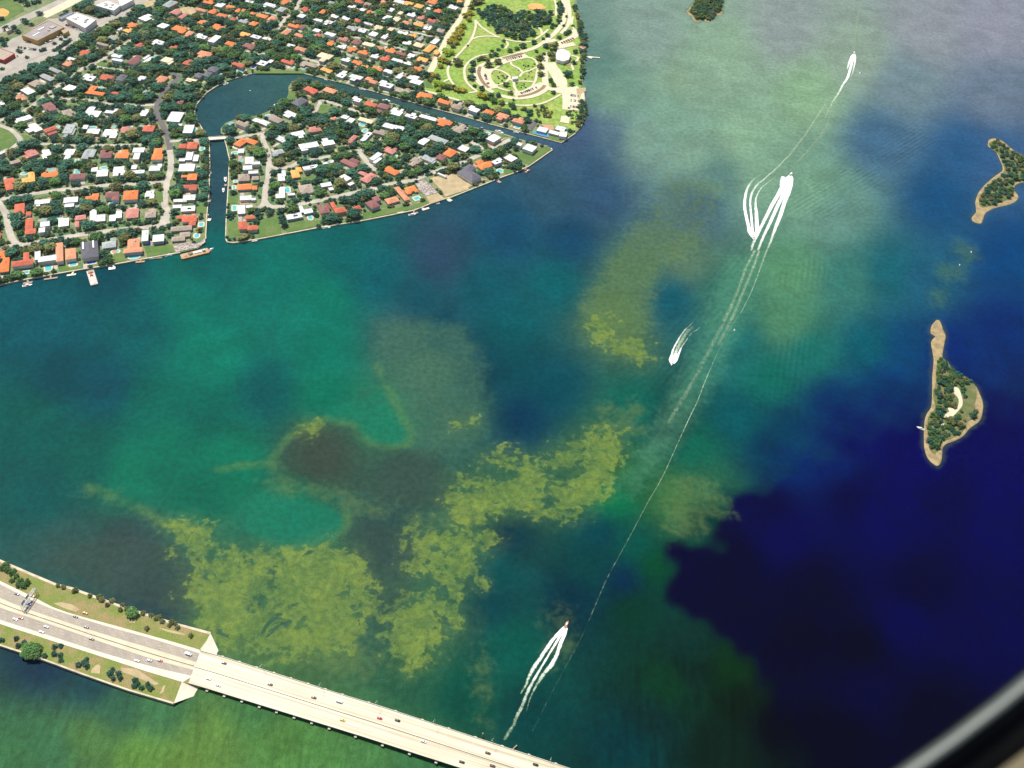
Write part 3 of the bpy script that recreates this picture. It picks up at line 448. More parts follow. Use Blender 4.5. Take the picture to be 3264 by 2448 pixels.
fattr('wash', sdist(X, Y, [poly22([(1350,900),(1560,560),(1640,420),(1760,330),(1900,300),(2000,330),(1900,420),(1800,560),(1740,760),(1560,900),(1460,1000)])], 120.0))
m, t = nodemat('sea_water'); geo = N(t, 'ShaderNodeNewGeometry')
def A(nm): return N(t, 'ShaderNodeAttribute', attribute_name=nm)
def noise(scale, detail=3.0, rough=0.55, dist=0.0, vec=None):
    n = N(t, 'ShaderNodeTexNoise', i_Scale=scale, i_Detail=detail, i_Roughness=rough, i_Distortion=dist); L(t, vec or geo.outputs['Position'], n.inputs['Vector']); return n.outputs[0]
def math_(op, a, b, c=None):
    n = N(t, 'ShaderNodeMath', operation=op)
    for i, v in enumerate((a, b, c)):
        if v is None: continue
        if isinstance(v, (int, float)): n.inputs[i].default_value = v
        else: L(t, v, n.inputs[i])
    return n.outputs[0]
def rng_(v, a, b, c=0.0, d=1.0, smooth=True):
    n = N(t, 'ShaderNodeMapRange', interpolation_type='SMOOTHSTEP' if smooth else 'LINEAR'); L(t, v, n.inputs[0])
    for i, k in enumerate((a, b, c, d)): n.inputs[i+1].default_value = k
    return n.outputs[0]
def mixc(f, a, b):
    n = N(t, 'ShaderNodeMix', data_type='RGBA'); L(t, f, n.inputs[0]) if not isinstance(f, float) else setattr(n.inputs[0], 'default_value', f)
    L(t, a, n.inputs[6]); L(t, b, n.inputs[7]) if not isinstance(b, tuple) else setattr(n.inputs[7], 'default_value', b); return n.outputs[2]
n_big, n_mid, n_sml, n_fin = noise(0.022, 4, 0.6, 0.6), noise(0.06, 4, 0.6, 0.4), noise(0.16, 3), noise(0.9, 2)
def edge(att, amp1, amp2, soft, bias=0.0):
    v = math_('ADD', A(att).outputs['Fac'], math_('MULTIPLY', math_('SUBTRACT', n_big, 0.5), amp1)); v = math_('ADD', v, math_('MULTIPLY', math_('SUBTRACT', n_mid, 0.5), amp2))
    v = math_('ADD', v, math_('MULTIPLY', math_('SUBTRACT', n_sml, 0.5), amp2*0.45))
    return rng_(math_('ADD', v, bias), -soft, soft)
def C(r, g, b, k=WK): return rgb(lin((r, g, b))/k)
col = A('seabed_haze_vignette').outputs['Color']
# soft mottling of the bottom
v0 = rng_(n_big, 0.25, 0.75, 0.86, 1.14); hs = N(t, 'ShaderNodeHueSaturation'); L(t, v0, hs.inputs['Value']); L(t, col, hs.inputs['Color']); col = hs.outputs[0]
wd = math_('MULTIPLY', edge('weed', 26.0, 26.0, 9.0), 0.48); col = mixc(wd, col, C(58, 80, 70))
shf = math_('MULTIPLY', edge('shoal', 55.0, 40.0, 14.0, -4.0), rng_(n_mid, 0.3, 0.6, 0.18, 0.42)); col = mixc(shf, col, C(104, 130, 76))
pk = math_('MULTIPLY', edge('pocket', 5.0, 6.0, 5.0), 0.7)
col = mixc(pk, col, C(20, 122, 95))
bk = math_('MULTIPLY', edge('bank', 22.0, 18.0, 16.0), rng_(n_mid, 0.25, 0.75, 0.45, 0.75)); col = mixc(bk, col, C(68, 112, 92))
rim = math_('MULTIPLY', rng_(math_('ADD', A('ridge').outputs['Fac'], math_('MULTIPLY', math_('SUBTRACT', n_mid, 0.5), 8.0)), 9.0, 0.5), math_('MULTIPLY', rng_(n_big, 0.3, 0.6), 0.42)); col = mixc(rim, col, C(92, 138, 80))
n_dap = noise(0.11, 3, 0.6, 1.2)
crisp = edge('sand', 40.0, 80.0, 4.5, 1.5); wide = edge('sand', 30.0, 20.0, 26.0, 2.0)
sf = math_('ADD', math_('MULTIPLY', wide, 0.28), math_('MULTIPLY', crisp, math_('MULTIPLY', rng_(n_dap, 0.3, 0.68, 1.0, 0.35), 0.66)))
deepw = rng_(A('sand').outputs['Fac'], 0.0, 40.0); sandc = N(t, 'ShaderNodeMix', data_type='RGBA'); sandc.inputs[6].default_value = C(110, 142, 72); sandc.inputs[7].default_value = C(138, 160, 72); L(t, rng_(n_big, 0.3, 0.7), sandc.inputs[0])
col = mixc(sf, col, sandc.outputs[2])
blot = math_('MULTIPLY', math_('MULTIPLY', rng_(noise(0.028, 5, 0.68, 0.5), 0.60, 0.66), crisp), 0.8); col = mixc(blot, col, C(42, 90, 76))
ch = math_('MULTIPLY', edge('churn', 14.0, 14.0, 14.0), rng_(n_mid, 0.2, 0.8, 0.24, 0.52)); col = mixc(ch, col, C(92, 160, 124))
# current-combed streaks under the bridge and near the frame's lower edge
mp = N(t, 'ShaderNodeMapping'); mp.inputs['Rotation'].default_value = (0, 0, math.radians(20)); mp.inputs['Scale'].default_value = (0.10, 0.026, 1); L(t, geo.outputs['Position'], mp.inputs['Vector'])
stn = noise(1.0, 4, 0.62, 1.3, mp.outputs[0]); stf = math_('MULTIPLY', rng_(A('streak').outputs['Fac'], -40, 25), 1.0)
sv = math_('ADD', 1.0, math_('MULTIPLY', math_('SUBTRACT', stn, 0.5), math_('MULTIPLY', stf, 1.3))); hs = N(t, 'ShaderNodeHueSaturation'); L(t, sv, hs.inputs['Value']); L(t, col, hs.inputs['Color']); col = hs.outputs[0]
# sandy shallows round the islets
sh = math_('ADD', A('shore').outputs['Fac'], math_('MULTIPLY', math_('SUBTRACT', n_mid, 0.5), 12.0)); col = mixc(math_('MULTIPLY', rng_(sh, -8, 1), 0.45), col, C(80, 100, 78))
# fine grain of chop
v2 = math_('MULTIPLY', rng_(n_fin, 0.3, 0.7, 0.84, 1.16), rng_(n_sml, 0.3, 0.7, 0.87, 1.13)); hs = N(t, 'ShaderNodeHueSaturation'); L(t, v2, hs.inputs['Value']); L(t, col, hs.inputs['Color']); col = hs.outputs[0]
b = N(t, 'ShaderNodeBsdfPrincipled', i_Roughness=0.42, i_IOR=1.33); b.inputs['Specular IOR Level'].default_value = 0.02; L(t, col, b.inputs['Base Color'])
def fan(att, p, q, wl=6.0):
    """crests parallel to the photo line p-q"""
    a, c = W(p[0]*1.4756, p[1]*1.4756), W(q[0]*1.4756, q[1]*1.4756); ang = math.atan2(c[1]-a[1], c[0]-a[0])
    mq = N(t, 'ShaderNodeMapping'); mq.inputs['Rotation'].default_value = (0, 0, -ang); L(t, geo.outputs['Position'], mq.inputs['Vector'])
    wq = N(t, 'ShaderNodeTexWave', wave_type='BANDS', bands_direction='Y', i_Scale=math.pi/10.0/wl, i_Distortion=1.6, i_Detail=1.0); wq.inputs['Detail Scale'].default_value = 0.15; L(t, mq.outputs[0], wq.inputs['Vector'])
    return math_('MULTIPLY', wq.outputs['Fac'], math_('MULTIPLY', rng_(A(att).outputs['Fac'], -25, 25), rng_(noise(0.012, 2), 0.38, 0.62, 0.25, 1.0)))
fans = math_('ADD', math_('ADD', fan('fan_a', (1620, 520), (1250, 940), 7.5), fan('fan_b', (1720, 430), (1960, 290), 7.0)), fan('fan_c', (1745, 500), (1700, 860), 7.0))
hh = math_('ADD', math_('MULTIPLY', noise(0.22, 3, 0.6), 0.9), math_('MULTIPLY', noise(0.75, 2, 0.5), 0.35))
bp = N(t, 'ShaderNodeBump', i_Strength=0.17, i_Distance=1.0); L(t, hh, bp.inputs['Height'])
bp2 = N(t, 'ShaderNodeBump', i_Strength=1.0, i_Distance=0.42); L(t, fans, bp2.inputs['Height']); L(t, bp.outputs[0], bp2.inputs['Normal']); L(t, bp2.outputs[0], b.inputs['Normal'])
o = N(t, 'ShaderNodeOutputMaterial'); L(t, b.outputs[0], o.inputs[0])
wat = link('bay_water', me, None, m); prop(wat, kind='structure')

# ------------------------------------------------------------------ islets
def islet(key, label_sand):
    P = isl_w[key]; c = P.mean(0); rings = [(1.0, -0.4), (0.97, 0.15), (0.90, 0.75), (0.80, 1.2)]; vs = []; fs = []; n = len(P)
    sp = np.array(smooth_line(np.vstack([P, P[:1]]), 3.0))[:-1]; n = len(sp)
    # inset by pushing along the local normal, so thin necks stay whole
    tn = np.roll(sp, -1, 0)-np.roll(sp, 1, 0); tn /= np.linalg.norm(tn, axis=1)[:, None]+1e-9; nr = np.stack([-tn[:, 1], tn[:, 0]], -1)
    area = np.sum(sp[:, 0]*np.roll(sp[:, 1], -1)-np.roll(sp[:, 0], -1)*sp[:, 1]); nr *= np.sign(area)
    for ins, z in ((-2.0, -0.5), (0.0, 0.12), (0.9, 0.4)): vs += [(*(p+k*ins), z) for p, k in zip(sp, nr)]
    for r in range(2): fs += [(r*n+i, r*n+(i+1) % n, (r+1)*n+(i+1) % n, (r+1)*n+i) for i in range(n)]
    top = tuple(range(2*n, 3*n)); fs.append(top if area > 0 else top[::-1])
    if area < 0: fs = [f[::-1] if len(f) == 4 else f for f in fs]
    o = link('islet_ground', mesh('islet_ground', vs, fs), None, M_BEACH); prop(o, kind='structure'); return o
for k in 'abc': islet(k, '')
M_SCRUB = mat('scrub_grass', (0.075, 0.11, 0.03), (0.15, 0.13, 0.06), 0.07, 0.95, contrast=(0.4, 0.65), fine=0.3)
def isl_patch(pts, sc, off, z=0.62, m=M_SCRUB):
    P = smooth_line([W(off[0]+x/sc, off[1]+y/sc, 0.5)[:2] for x, y in pts+pts[:1]], 4.0)[:-1]
    a = sum(P[i][0]*P[(i+1) % len(P)][1]-P[(i+1) % len(P)][0]*P[i][1] for i in range(len(P)))
    if a < 0: P = P[::-1]
    prop(link('islet_grass', mesh('islet_grass', [(p[0], p[1], z) for p in P], [tuple(range(len(P)))]), None, m), kind='structure'); return np.array(P)
ISA = isl_patch([(390, 520), (450, 500), (490, 540), (560, 630), (680, 690), (760, 760), (780, 860), (760, 960), (790, 1080), (700, 1110), (640, 1220), (560, 1270), (430, 1330), (370, 1440), (310, 1370), (300, 1200), (300, 1080), (370, 980), (350, 860), (375, 740), (380, 620)], 3.0735, (2860, 980))
ISB1 = isl_patch([(565, 170), (630, 140), (700, 180), (800, 250), (930, 320), (930, 500), (830, 530), (800, 570), (800, 620), (780, 680), (700, 720), (590, 760), (490, 770), (480, 700), (530, 600), (620, 520), (710, 440), (700, 360), (650, 260), (600, 230)], 2.963, (2960, 400))
ISC = isl_patch([(720, 20), (600, 150), (500, 350), (400, 450), (560, 560), (660, 700), (780, 840), (900, 760), (1100, 760), (1220, 820), (1380, 720), (1450, 580), (1680, 500), (1730, 300), (1760, 100), (1800, -200), (760, -200)], 12.29, (2160, 0))
isl_patch([(560, 780), (600, 790), (630, 870), (640, 950), (600, 1010), (540, 1070), (470, 1090), (450, 1060), (510, 1020), (490, 980), (580, 990), (600, 900), (550, 830)], 3.0735, (2860, 980), 0.68, M_PATH)
isl_patch([(440, 1120), (490, 1170), (430, 1180)], 3.0735, (2860, 980), 0.68, M_PATH)

# ------------------------------------------------------------------ causeway
CZ = 3.0
def Z1(pts): return [(x/3.072, 1760+y/3.072) for x, y in pts]
nsw = [(-300, 1650), (-120, 1733)] + Z1([(0, 85), (300, 215), (550, 320), (700, 355), (1150, 520), (1700, 700), (2060, 795)])
ssw = [(-300, 1960), (-120, 2018)] + Z1([(0, 910), (370, 1030), (800, 1190), (1260, 1350), (1700, 1480)])
cw = nsw + Z1([(2015, 880), (1960, 950), (2050, 1030), (1960, 1320), (1780, 1270)]) + ssw[::-1]
prop(MB().prism([W(x, y, CZ)[:2] for x, y in cw], -2, CZ).build('causeway_embankment', M_VERGE), kind='structure')
seawall(nsw, 'stone seawall on the far side of the causeway', 2.4, CZ-0.2); seawall(ssw, 'stone seawall on the near side of the causeway', 1.4, CZ-0.2)
def cstrip(name, up, lo, z, m, n=40):
    a = smooth_line([W(x, y, CZ)[:2] for x, y in up], 3); b_ = smooth_line([W(x, y, CZ)[:2] for x, y in lo], 3)
    def rs(P):
        P = np.array(P); s = np.concatenate([[0], np.cumsum(np.linalg.norm(np.diff(P, axis=0), axis=1))]); u = np.linspace(0, s[-1], n); return np.stack([np.interp(u, s, P[:, 0]), np.interp(u, s, P[:, 1])], -1)
    a, b_ = rs(a), rs(b_); vs = []; 
    for p, q_ in zip(a, b_): vs += [(*p, z), (*q_, z)]
    o = link(name, mesh(name, vs, [(2*i, 2*i+1, 2*i+3, 2*i+2) for i in range(n-1)]), None, m); prop(o, kind='structure'); return a, b_
nsh = [(-300, 1722), (-120, 1796)] + Z1([(0, 282), (350, 450), (600, 570), (1200, 740), (1700, 880), (1950, 955)]); nat = [(-300, 1732), (-120, 1804)] + Z1([(0, 312), (230, 430), (500, 550), (1000, 710), (1500, 850), (1990, 1000)])
nab = [(-300, 1788), (-120, 1852)] + Z1([(0, 450), (230, 545), (600, 670), (1000, 800), (1500, 950), (1940, 1085)]); sat = [(-300, 1820), (-120, 1886)] + Z1([(0, 540), (300, 640), (700, 775), (1000, 880), (1500, 1045), (1905, 1155)])
sab = [(-300, 1862), (-120, 1930)] + Z1([(0, 662), (400, 792), (1000, 985), (1500, 1125), (1885, 1215)]); ssh = [(-300, 1878), (-120, 1944)] + Z1([(0, 702), (400, 832), (1000, 1025), (1430, 1165), (1790, 1272)])
cstrip('road_shoulder', nsh, nat, CZ+0.05, M_CONC); A1, B1 = cstrip('causeway_road', nat, nab, CZ+0.06, M_HWY); cstrip('road_median', nab, sat, CZ+0.05, M_PATH); A2, B2 = cstrip('causeway_road', sat, sab, CZ+0.06, M_HWY); cstrip('road_shoulder', sab, ssh, CZ+0.05, M_CONC)
for A_, B_ in ((A1, B1), (A2, B2)):
    mb = MB(); Lp = np.linspace(0, 1, 240)
    for fr in (0.27, 0.5, 0.73):
        cl = A_*(1-fr)+B_*fr; s = np.concatenate([[0], np.cumsum(np.linalg.norm(np.diff(cl, axis=0), axis=1))]); u = 0.0
        while u < s[-1]-4:
            p = [np.array([np.interp(k, s, cl[:, 0]), np.interp(k, s, cl[:, 1])]) for k in (u, u+4.0)]; vs, fs = ribbon(p, 0.35, CZ+0.075); mb.add(vs, fs); u += 12.0
    for fr in (0.02, 0.98):
        cl = A_*(1-fr)+B_*fr; vs, fs = ribbon(cl, 0.3, CZ+0.075); mb.add(vs, fs)
    prop(mb.build('lane_markings', M_LINE), kind='structure')
# median barrier
mid = [(np.array(a)+np.array(b_))/2 for a, b_ in zip(B1, A2)]
mb = MB()
for i in range(len(mid)-1): mb.bar((*mid[i], CZ+0.5), (*mid[i+1], CZ+0.5), 0.6, 0.9)
prop(mb.build('median_barrier', M_CONC2), 'low concrete barrier along the causeway median', 'barrier')
# sandy wear in the verges
for pts in ([(520, 500), (600, 490), (700, 510), (780, 560), (740, 585), (620, 545)], [(1250, 655), (1330, 660), (1320, 690), (1270, 690)], [(1550, 740), (1700, 770), (1820, 800), (1800, 815), (1640, 780)], [(1560, 1390), (1600, 1310), (1620, 1300), (1600, 1370)], [(900, 1140), (950, 1100), (985, 1110), (975, 1190), (890, 1180)], [(1180, 1130), (1330, 1140), (1560, 1290), (1520, 1300), (1330, 1220), (1190, 1170)]):
    P = [W(x, y, CZ)[:2] for x, y in Z1(pts)]; P = P if sum(P[i][0]*P[(i+1) % len(P)][1]-P[(i+1) % len(P)][0]*P[i][1] for i in range(len(P))) > 0 else P[::-1]
    prop(link('worn_ground', mesh('worn_ground', [(*p, CZ+0.02) for p in P], [tuple(range(len(P)))]), None, M_SAND), kind='structure')
def slope(pts, faces, label):
    """concrete revetment: photo points with their heights"""
    o = link('bridge_abutment', mesh('bridge_abutment', [W(*Z1([(x, y)])[0], z) for x, y, z in pts], faces), None, M_CONC); return prop(o, label, 'abutment')
slope([(2012, 878, CZ+0.03), (1958, 948, CZ+0.03), (2062, 792, CZ-0.1), (2150, 985, -0.4), (2125, 1055, -0.4), (2010, 1075, CZ-0.5)], [(0, 2, 3), (0, 3, 1), (1, 3, 4), (1, 4, 5)], 'white concrete slope at the far side of the bridge end')
slope([(1782, 1266, CZ+0.03), (1698, 1482, CZ-0.1), (1925, 1400, -0.4), (1968, 1330, -0.4), (1955, 1310, CZ-0.5)], [(0, 1, 2), (0, 2, 3), (0, 3, 4)], 'white concrete slope at the near side of the bridge end')

# ------------------------------------------------------------------ bridge
br = empty('road_bridge', W(1000, 2240, 0)); prop(br, 'long pale concrete highway bridge crossing the bay at the bottom', 'bridge')
def bz(t): return CZ + 0.10 + 6.5*t*t
up_px = [(640, 2074), (699, 2090), (1100, 2217), (1200, 2247), (1812, 2448), (2300, 2612), (2700, 2748)]; lo_px = [(600, 2178), (652, 2193), (1060, 2319), (1160, 2350), (1775, 2547), (2250, 2704), (2650, 2838)]
ts = [0, 0.03, 0.27, 0.33, 0.66, 0.88, 1.0]
def samp(pxs, n=60):
    P = np.array([W(x, y, bz(t_)) for (x, y), t_ in zip(pxs, ts)]); tt = np.linspace(0, 1, n); return np.stack([np.interp(tt, ts, P[:, k]) for k in range(3)], -1)
U, Lw = samp(up_px), samp(lo_px)
def bpart(name, fa, fb, za, zb, m, closed=True):
    vs = []; 
    for u, l in zip(U, Lw):
        a = u*(1-fa)+l*fa; b_ = u*(1-fb)+l*fb
        vs += [(a[0], a[1], a[2]+zb), (b_[0], b_[1], b_[2]+zb), (b_[0], b_[1], b_[2]+za), (a[0], a[1], a[2]+za)]
    n = len(U); fs = []
    for i in range(n-1):
        for k in range(4): fs.append((4*i+k, 4*i+4+k, 4*i+4+(k+1) % 4, 4*i+(k+1) % 4))
    fs += [(3, 2, 1, 0), (4*n-4, 4*n-3, 4*n-2, 4*n-1)]
    me_ = mesh(name, vs, fs); bm = bmesh.new(); bm.from_mesh(me_); bmesh.ops.recalc_face_normals(bm, faces=bm.faces); bm.to_mesh(me_); bm.free()
    return at_parent(link(name, me_, None, m), br)
# deck concrete with wheel-track wear running along the lanes
dm, t = nodemat('bridge_deck'); geo = N(t, 'ShaderNodeNewGeometry'); dirv = (Lw[-1]-Lw[0]); da = math.atan2(dirv[1], dirv[0])
mp = N(t, 'ShaderNodeMapping'); mp.vector_type = 'TEXTURE'; mp.inputs['Rotation'].default_value = (0, 0, da); L(t, geo.outputs['Position'], mp.inputs['Vector'])
m3 = N(t, 'ShaderNodeMapping'); m3.inputs['Scale'].default_value = (0.004, 0.5, 0.0); L(t, mp.outputs[0], m3.inputs['Vector'])
n1 = N(t, 'ShaderNodeTexNoise', i_Scale=1.0, i_Detail=3.0); L(t, m3.outputs[0], n1.inputs['Vector'])
m4 = N(t, 'ShaderNodeMapping'); m4.inputs['Scale'].default_value = (0.03, 0.05, 0.0); L(t, mp.outputs[0], m4.inputs['Vector']); n2 = N(t, 'ShaderNodeTexNoise', i_Scale=1.0, i_Detail=3.0); L(t, m4.outputs[0], n2.inputs['Vector'])
r1 = N(t, 'ShaderNodeMapRange'); r1.inputs[1].default_value = 0.35; r1.inputs[2].default_value = 0.65; L(t, n1.outputs[0], r1.inputs[0])
x1 = N(t, 'ShaderNodeMix', data_type='RGBA'); x1.inputs[6].default_value = (0.34, 0.29, 0.19, 1); x1.inputs[7].default_value = (0.60, 0.54, 0.40, 1); L(t, r1.outputs[0], x1.inputs[0])
r2 = N(t, 'ShaderNodeMapRange'); r2.inputs[1].default_value = 0.3; r2.inputs[2].default_value = 0.7; r2.inputs[3].default_value = 0.90; r2.inputs[4].default_value = 1.05; L(t, n2.outputs[0], r2.inputs[0])
hs = N(t, 'ShaderNodeHueSaturation'); L(t, x1.outputs[2], hs.inputs['Color']); L(t, r2.outputs[0], hs.inputs['Value'])
b = N(t, 'ShaderNodeBsdfPrincipled', i_Roughness=0.55); L(t, hs.outputs[0], b.inputs['Base Color']); o = N(t, 'ShaderNodeOutputMaterial'); L(t, b.outputs[0], o.inputs[0])
bpart('deck', 0.0, 1.0, -0.45, 0.0, dm)
bpart('parapet', 0.0, 0.013, 0.003, 0.85, M_CONC); bpart('parapet', 0.987, 1.0, 0.003, 0.85, M_CONC); bpart('median_barrier', 0.488, 0.512, 0.003, 0.85, M_CONC)
for k in range(8): f = 0.05+0.9*k/7; bpart('girder', f-0.012, f+0.012, -1.5, -0.452, M_CONC2)
pier_px = [(660, 2194), (715, 2213), (771, 2229), (827, 2247), (882, 2266), (938, 2285), (994, 2302), (1050, 2321), (1134, 2349), (1220, 2379), (1306, 2406), (1391, 2434), (1476, 2463), (1562, 2492), (1648, 2521), (1734, 2550), (1820, 2578)]
lx = toPx(Lw)[:, 0]
for x, y in pier_px:
    f = np.interp(x, lx, np.arange(len(lx))); i = int(f); g = f-i; i = min(i, len(Lw)-2)
    l = Lw[i]*(1-g)+Lw[i+1]*g; u = U[i]*(1-g)+U[i+1]*g; a = math.atan2((u-l)[1], (u-l)[0]); c = (u+l)/2; ln = np.linalg.norm((u-l)[:2])+3.4
    pe = empty('pier', (c[0], c[1], -1.0), a); pe.parent = br; pe.matrix_parent_inverse = Matrix.Translation(-Vector(br.location))
    zt = c[2]-1.51+1.0
    MB().box(0, 0, zt-1.3, zt, ln, 2.2).build('pier_cap', M_CONC2, pe)
    jt = (u-l)/np.linalg.norm((u-l)[:2]); at_parent(MB().bar(tuple(l+jt*0.55+np.array([0, 0, 0.012])), tuple(u-jt*0.55+np.array([0, 0, 0.012])), 0.35, 0.02).build('expansion_joint', M_CONC2), br)
    for k in range(5): MB().tube((-ln/2+1.4+(ln-2.8)*k/4, 0, 0), (-ln/2+1.4+(ln-2.8)*k/4, 0, zt-1.302), 0.6, 0.6, 10).build('column', M_CONC2, pe)
for x, y in [(840, 2134), (1025, 2191), (1205, 2248), (1387, 2306), (1571, 2366), (1755, 2428)]:
    f = np.interp(x, toPx(U)[:, 0], np.arange(len(U))); i = min(int(f), len(U)-2); p = U[i]*(1-(f-i))+U[i+1]*(f-i); p = p*0.994+Lw[i]*0.006; q_ = p+(Lw[i]-p)*0.10
    lamp = empty('street_lamp', (p[0], p[1], p[2]+0.853)); n_ = ['first', 'second', 'third', 'fourth', 'fifth', 'sixth'][[840, 1025, 1205, 1387, 1571, 1755].index(x)]
    prop(lamp, f'slim lamp post on the far bridge parapet, {n_} from the abutment', 'lamp post', 'lamp posts along the bridge'); d = (q_-p)
    MB().tube((0, 0, 0), (0, 0, 9.5), 0.14, 0.09, 8).build('pole', M_STEEL, lamp); MB().bar((0, 0, 9.4), (d[0]*0.8, d[1]*0.8, 9.8), 0.12, 0.12).build('arm', M_STEEL, lamp); MB().box(d[0]*0.9, d[1]*0.9, 9.7, 9.95, 0.9, 0.4, math.atan2(d[1], d[0])).build('lamp_head', M_STEEL, lamp)
# timber fender posts by the navigation span
for (x, y), lab in (((1538, 2352), 'tall weathered pile standing in the water beside the bridge'),):
    mb = MB().tube((*W(x, y, 0)[:2], -2), (*W(x, y, 0)[:2], 9), 0.7, 0.6, 10); o = mb.build('fender_pile', M_WOOD); prop(o, lab, 'pile')
o = MB().bar((*W(1625, 2396, 2)[:2], 1.2), (*W(1648, 2374, 2)[:2], 1.2), 0.8, 1.0).build('fender_beam', M_WOOD); prop(o, 'short timber fender beam slanting out from the bridge', 'fender')

# ------------------------------------------------------------------ sign gantry over the causeway
ga, gb = W(111, 1876, 9.5), W(69, 1936, 9.5); gd = Vector(gb)-Vector(ga); gl = gd.length; gdir = gd.normalized(); gn = gdir.cross(Vector((0, 0, 1))).normalized()
ge = empty('sign_gantry', (ga[0], ga[1], CZ)); prop(ge, 'pale steel sign gantry spanning the far causeway lanes', 'sign gantry')
def gp(u, s, z): v = gdir*u+gn*s; return (v[0], v[1], z-CZ)
mb = MB()
for s in (-1.1, 1.1):
    for z in (8.6, 10.2): mb.bar(gp(0, s, z), gp(gl, s, z), 0.3, 0.3)
k = 0; u = 0.0
while u < gl-1.5:
    for s in (-1.1, 1.1): mb.bar(gp(u, s, 8.6 if k % 2 else 10.2), gp(u+1.5, s, 10.2 if k % 2 else 8.6), 0.16, 0.16)
    mb.bar(gp(u, -1.1, 10.2), gp(u, 1.1, 10.2), 0.16, 0.16); mb.bar(gp(u, -1.1, 10.2), gp(u+1.5, 1.1, 10.2), 0.14, 0.14); u += 1.5; k += 1
mb.build('truss', M_STEEL, ge)
for u in (0.2, gl-0.2):
    for s in (-1.1, 1.1): MB().tube(gp(u, s, CZ), gp(u, s, 10.2), 0.25, 0.2, 8).build('column', M_STEEL, ge)
for u0, u1 in ((0.36, 0.58), (0.66, 0.90)):
    c = gdir*gl*(u0+u1)/2-gn*1.5*(-1); MB().add([tuple(gdir*gl*uu+gn*ss+Vector((0, 0, z-CZ))) for uu, ss, z in ((u0, 1.3, 8.2), (u1, 1.3, 8.2), (u1, 1.5, 8.2), (u0, 1.5, 8.2), (u0, 1.3, 11.4), (u1, 1.3, 11.4), (u1, 1.5, 11.4), (u0, 1.5, 11.4))], [(0, 3, 2, 1), (4, 5, 6, 7), (0, 1, 5, 4), (1, 2, 6, 5), (2, 3, 7, 6), (3, 0, 4, 7)]).build('sign_panel', M_SIGN, ge)
    MB().box(c[0]*0.995, c[1]*0.995, 5.55, 5.75, gl*(u1-u0), 1.5, math.atan2(gdir[1], gdir[0])).build('catwalk', M_STEEL, ge)

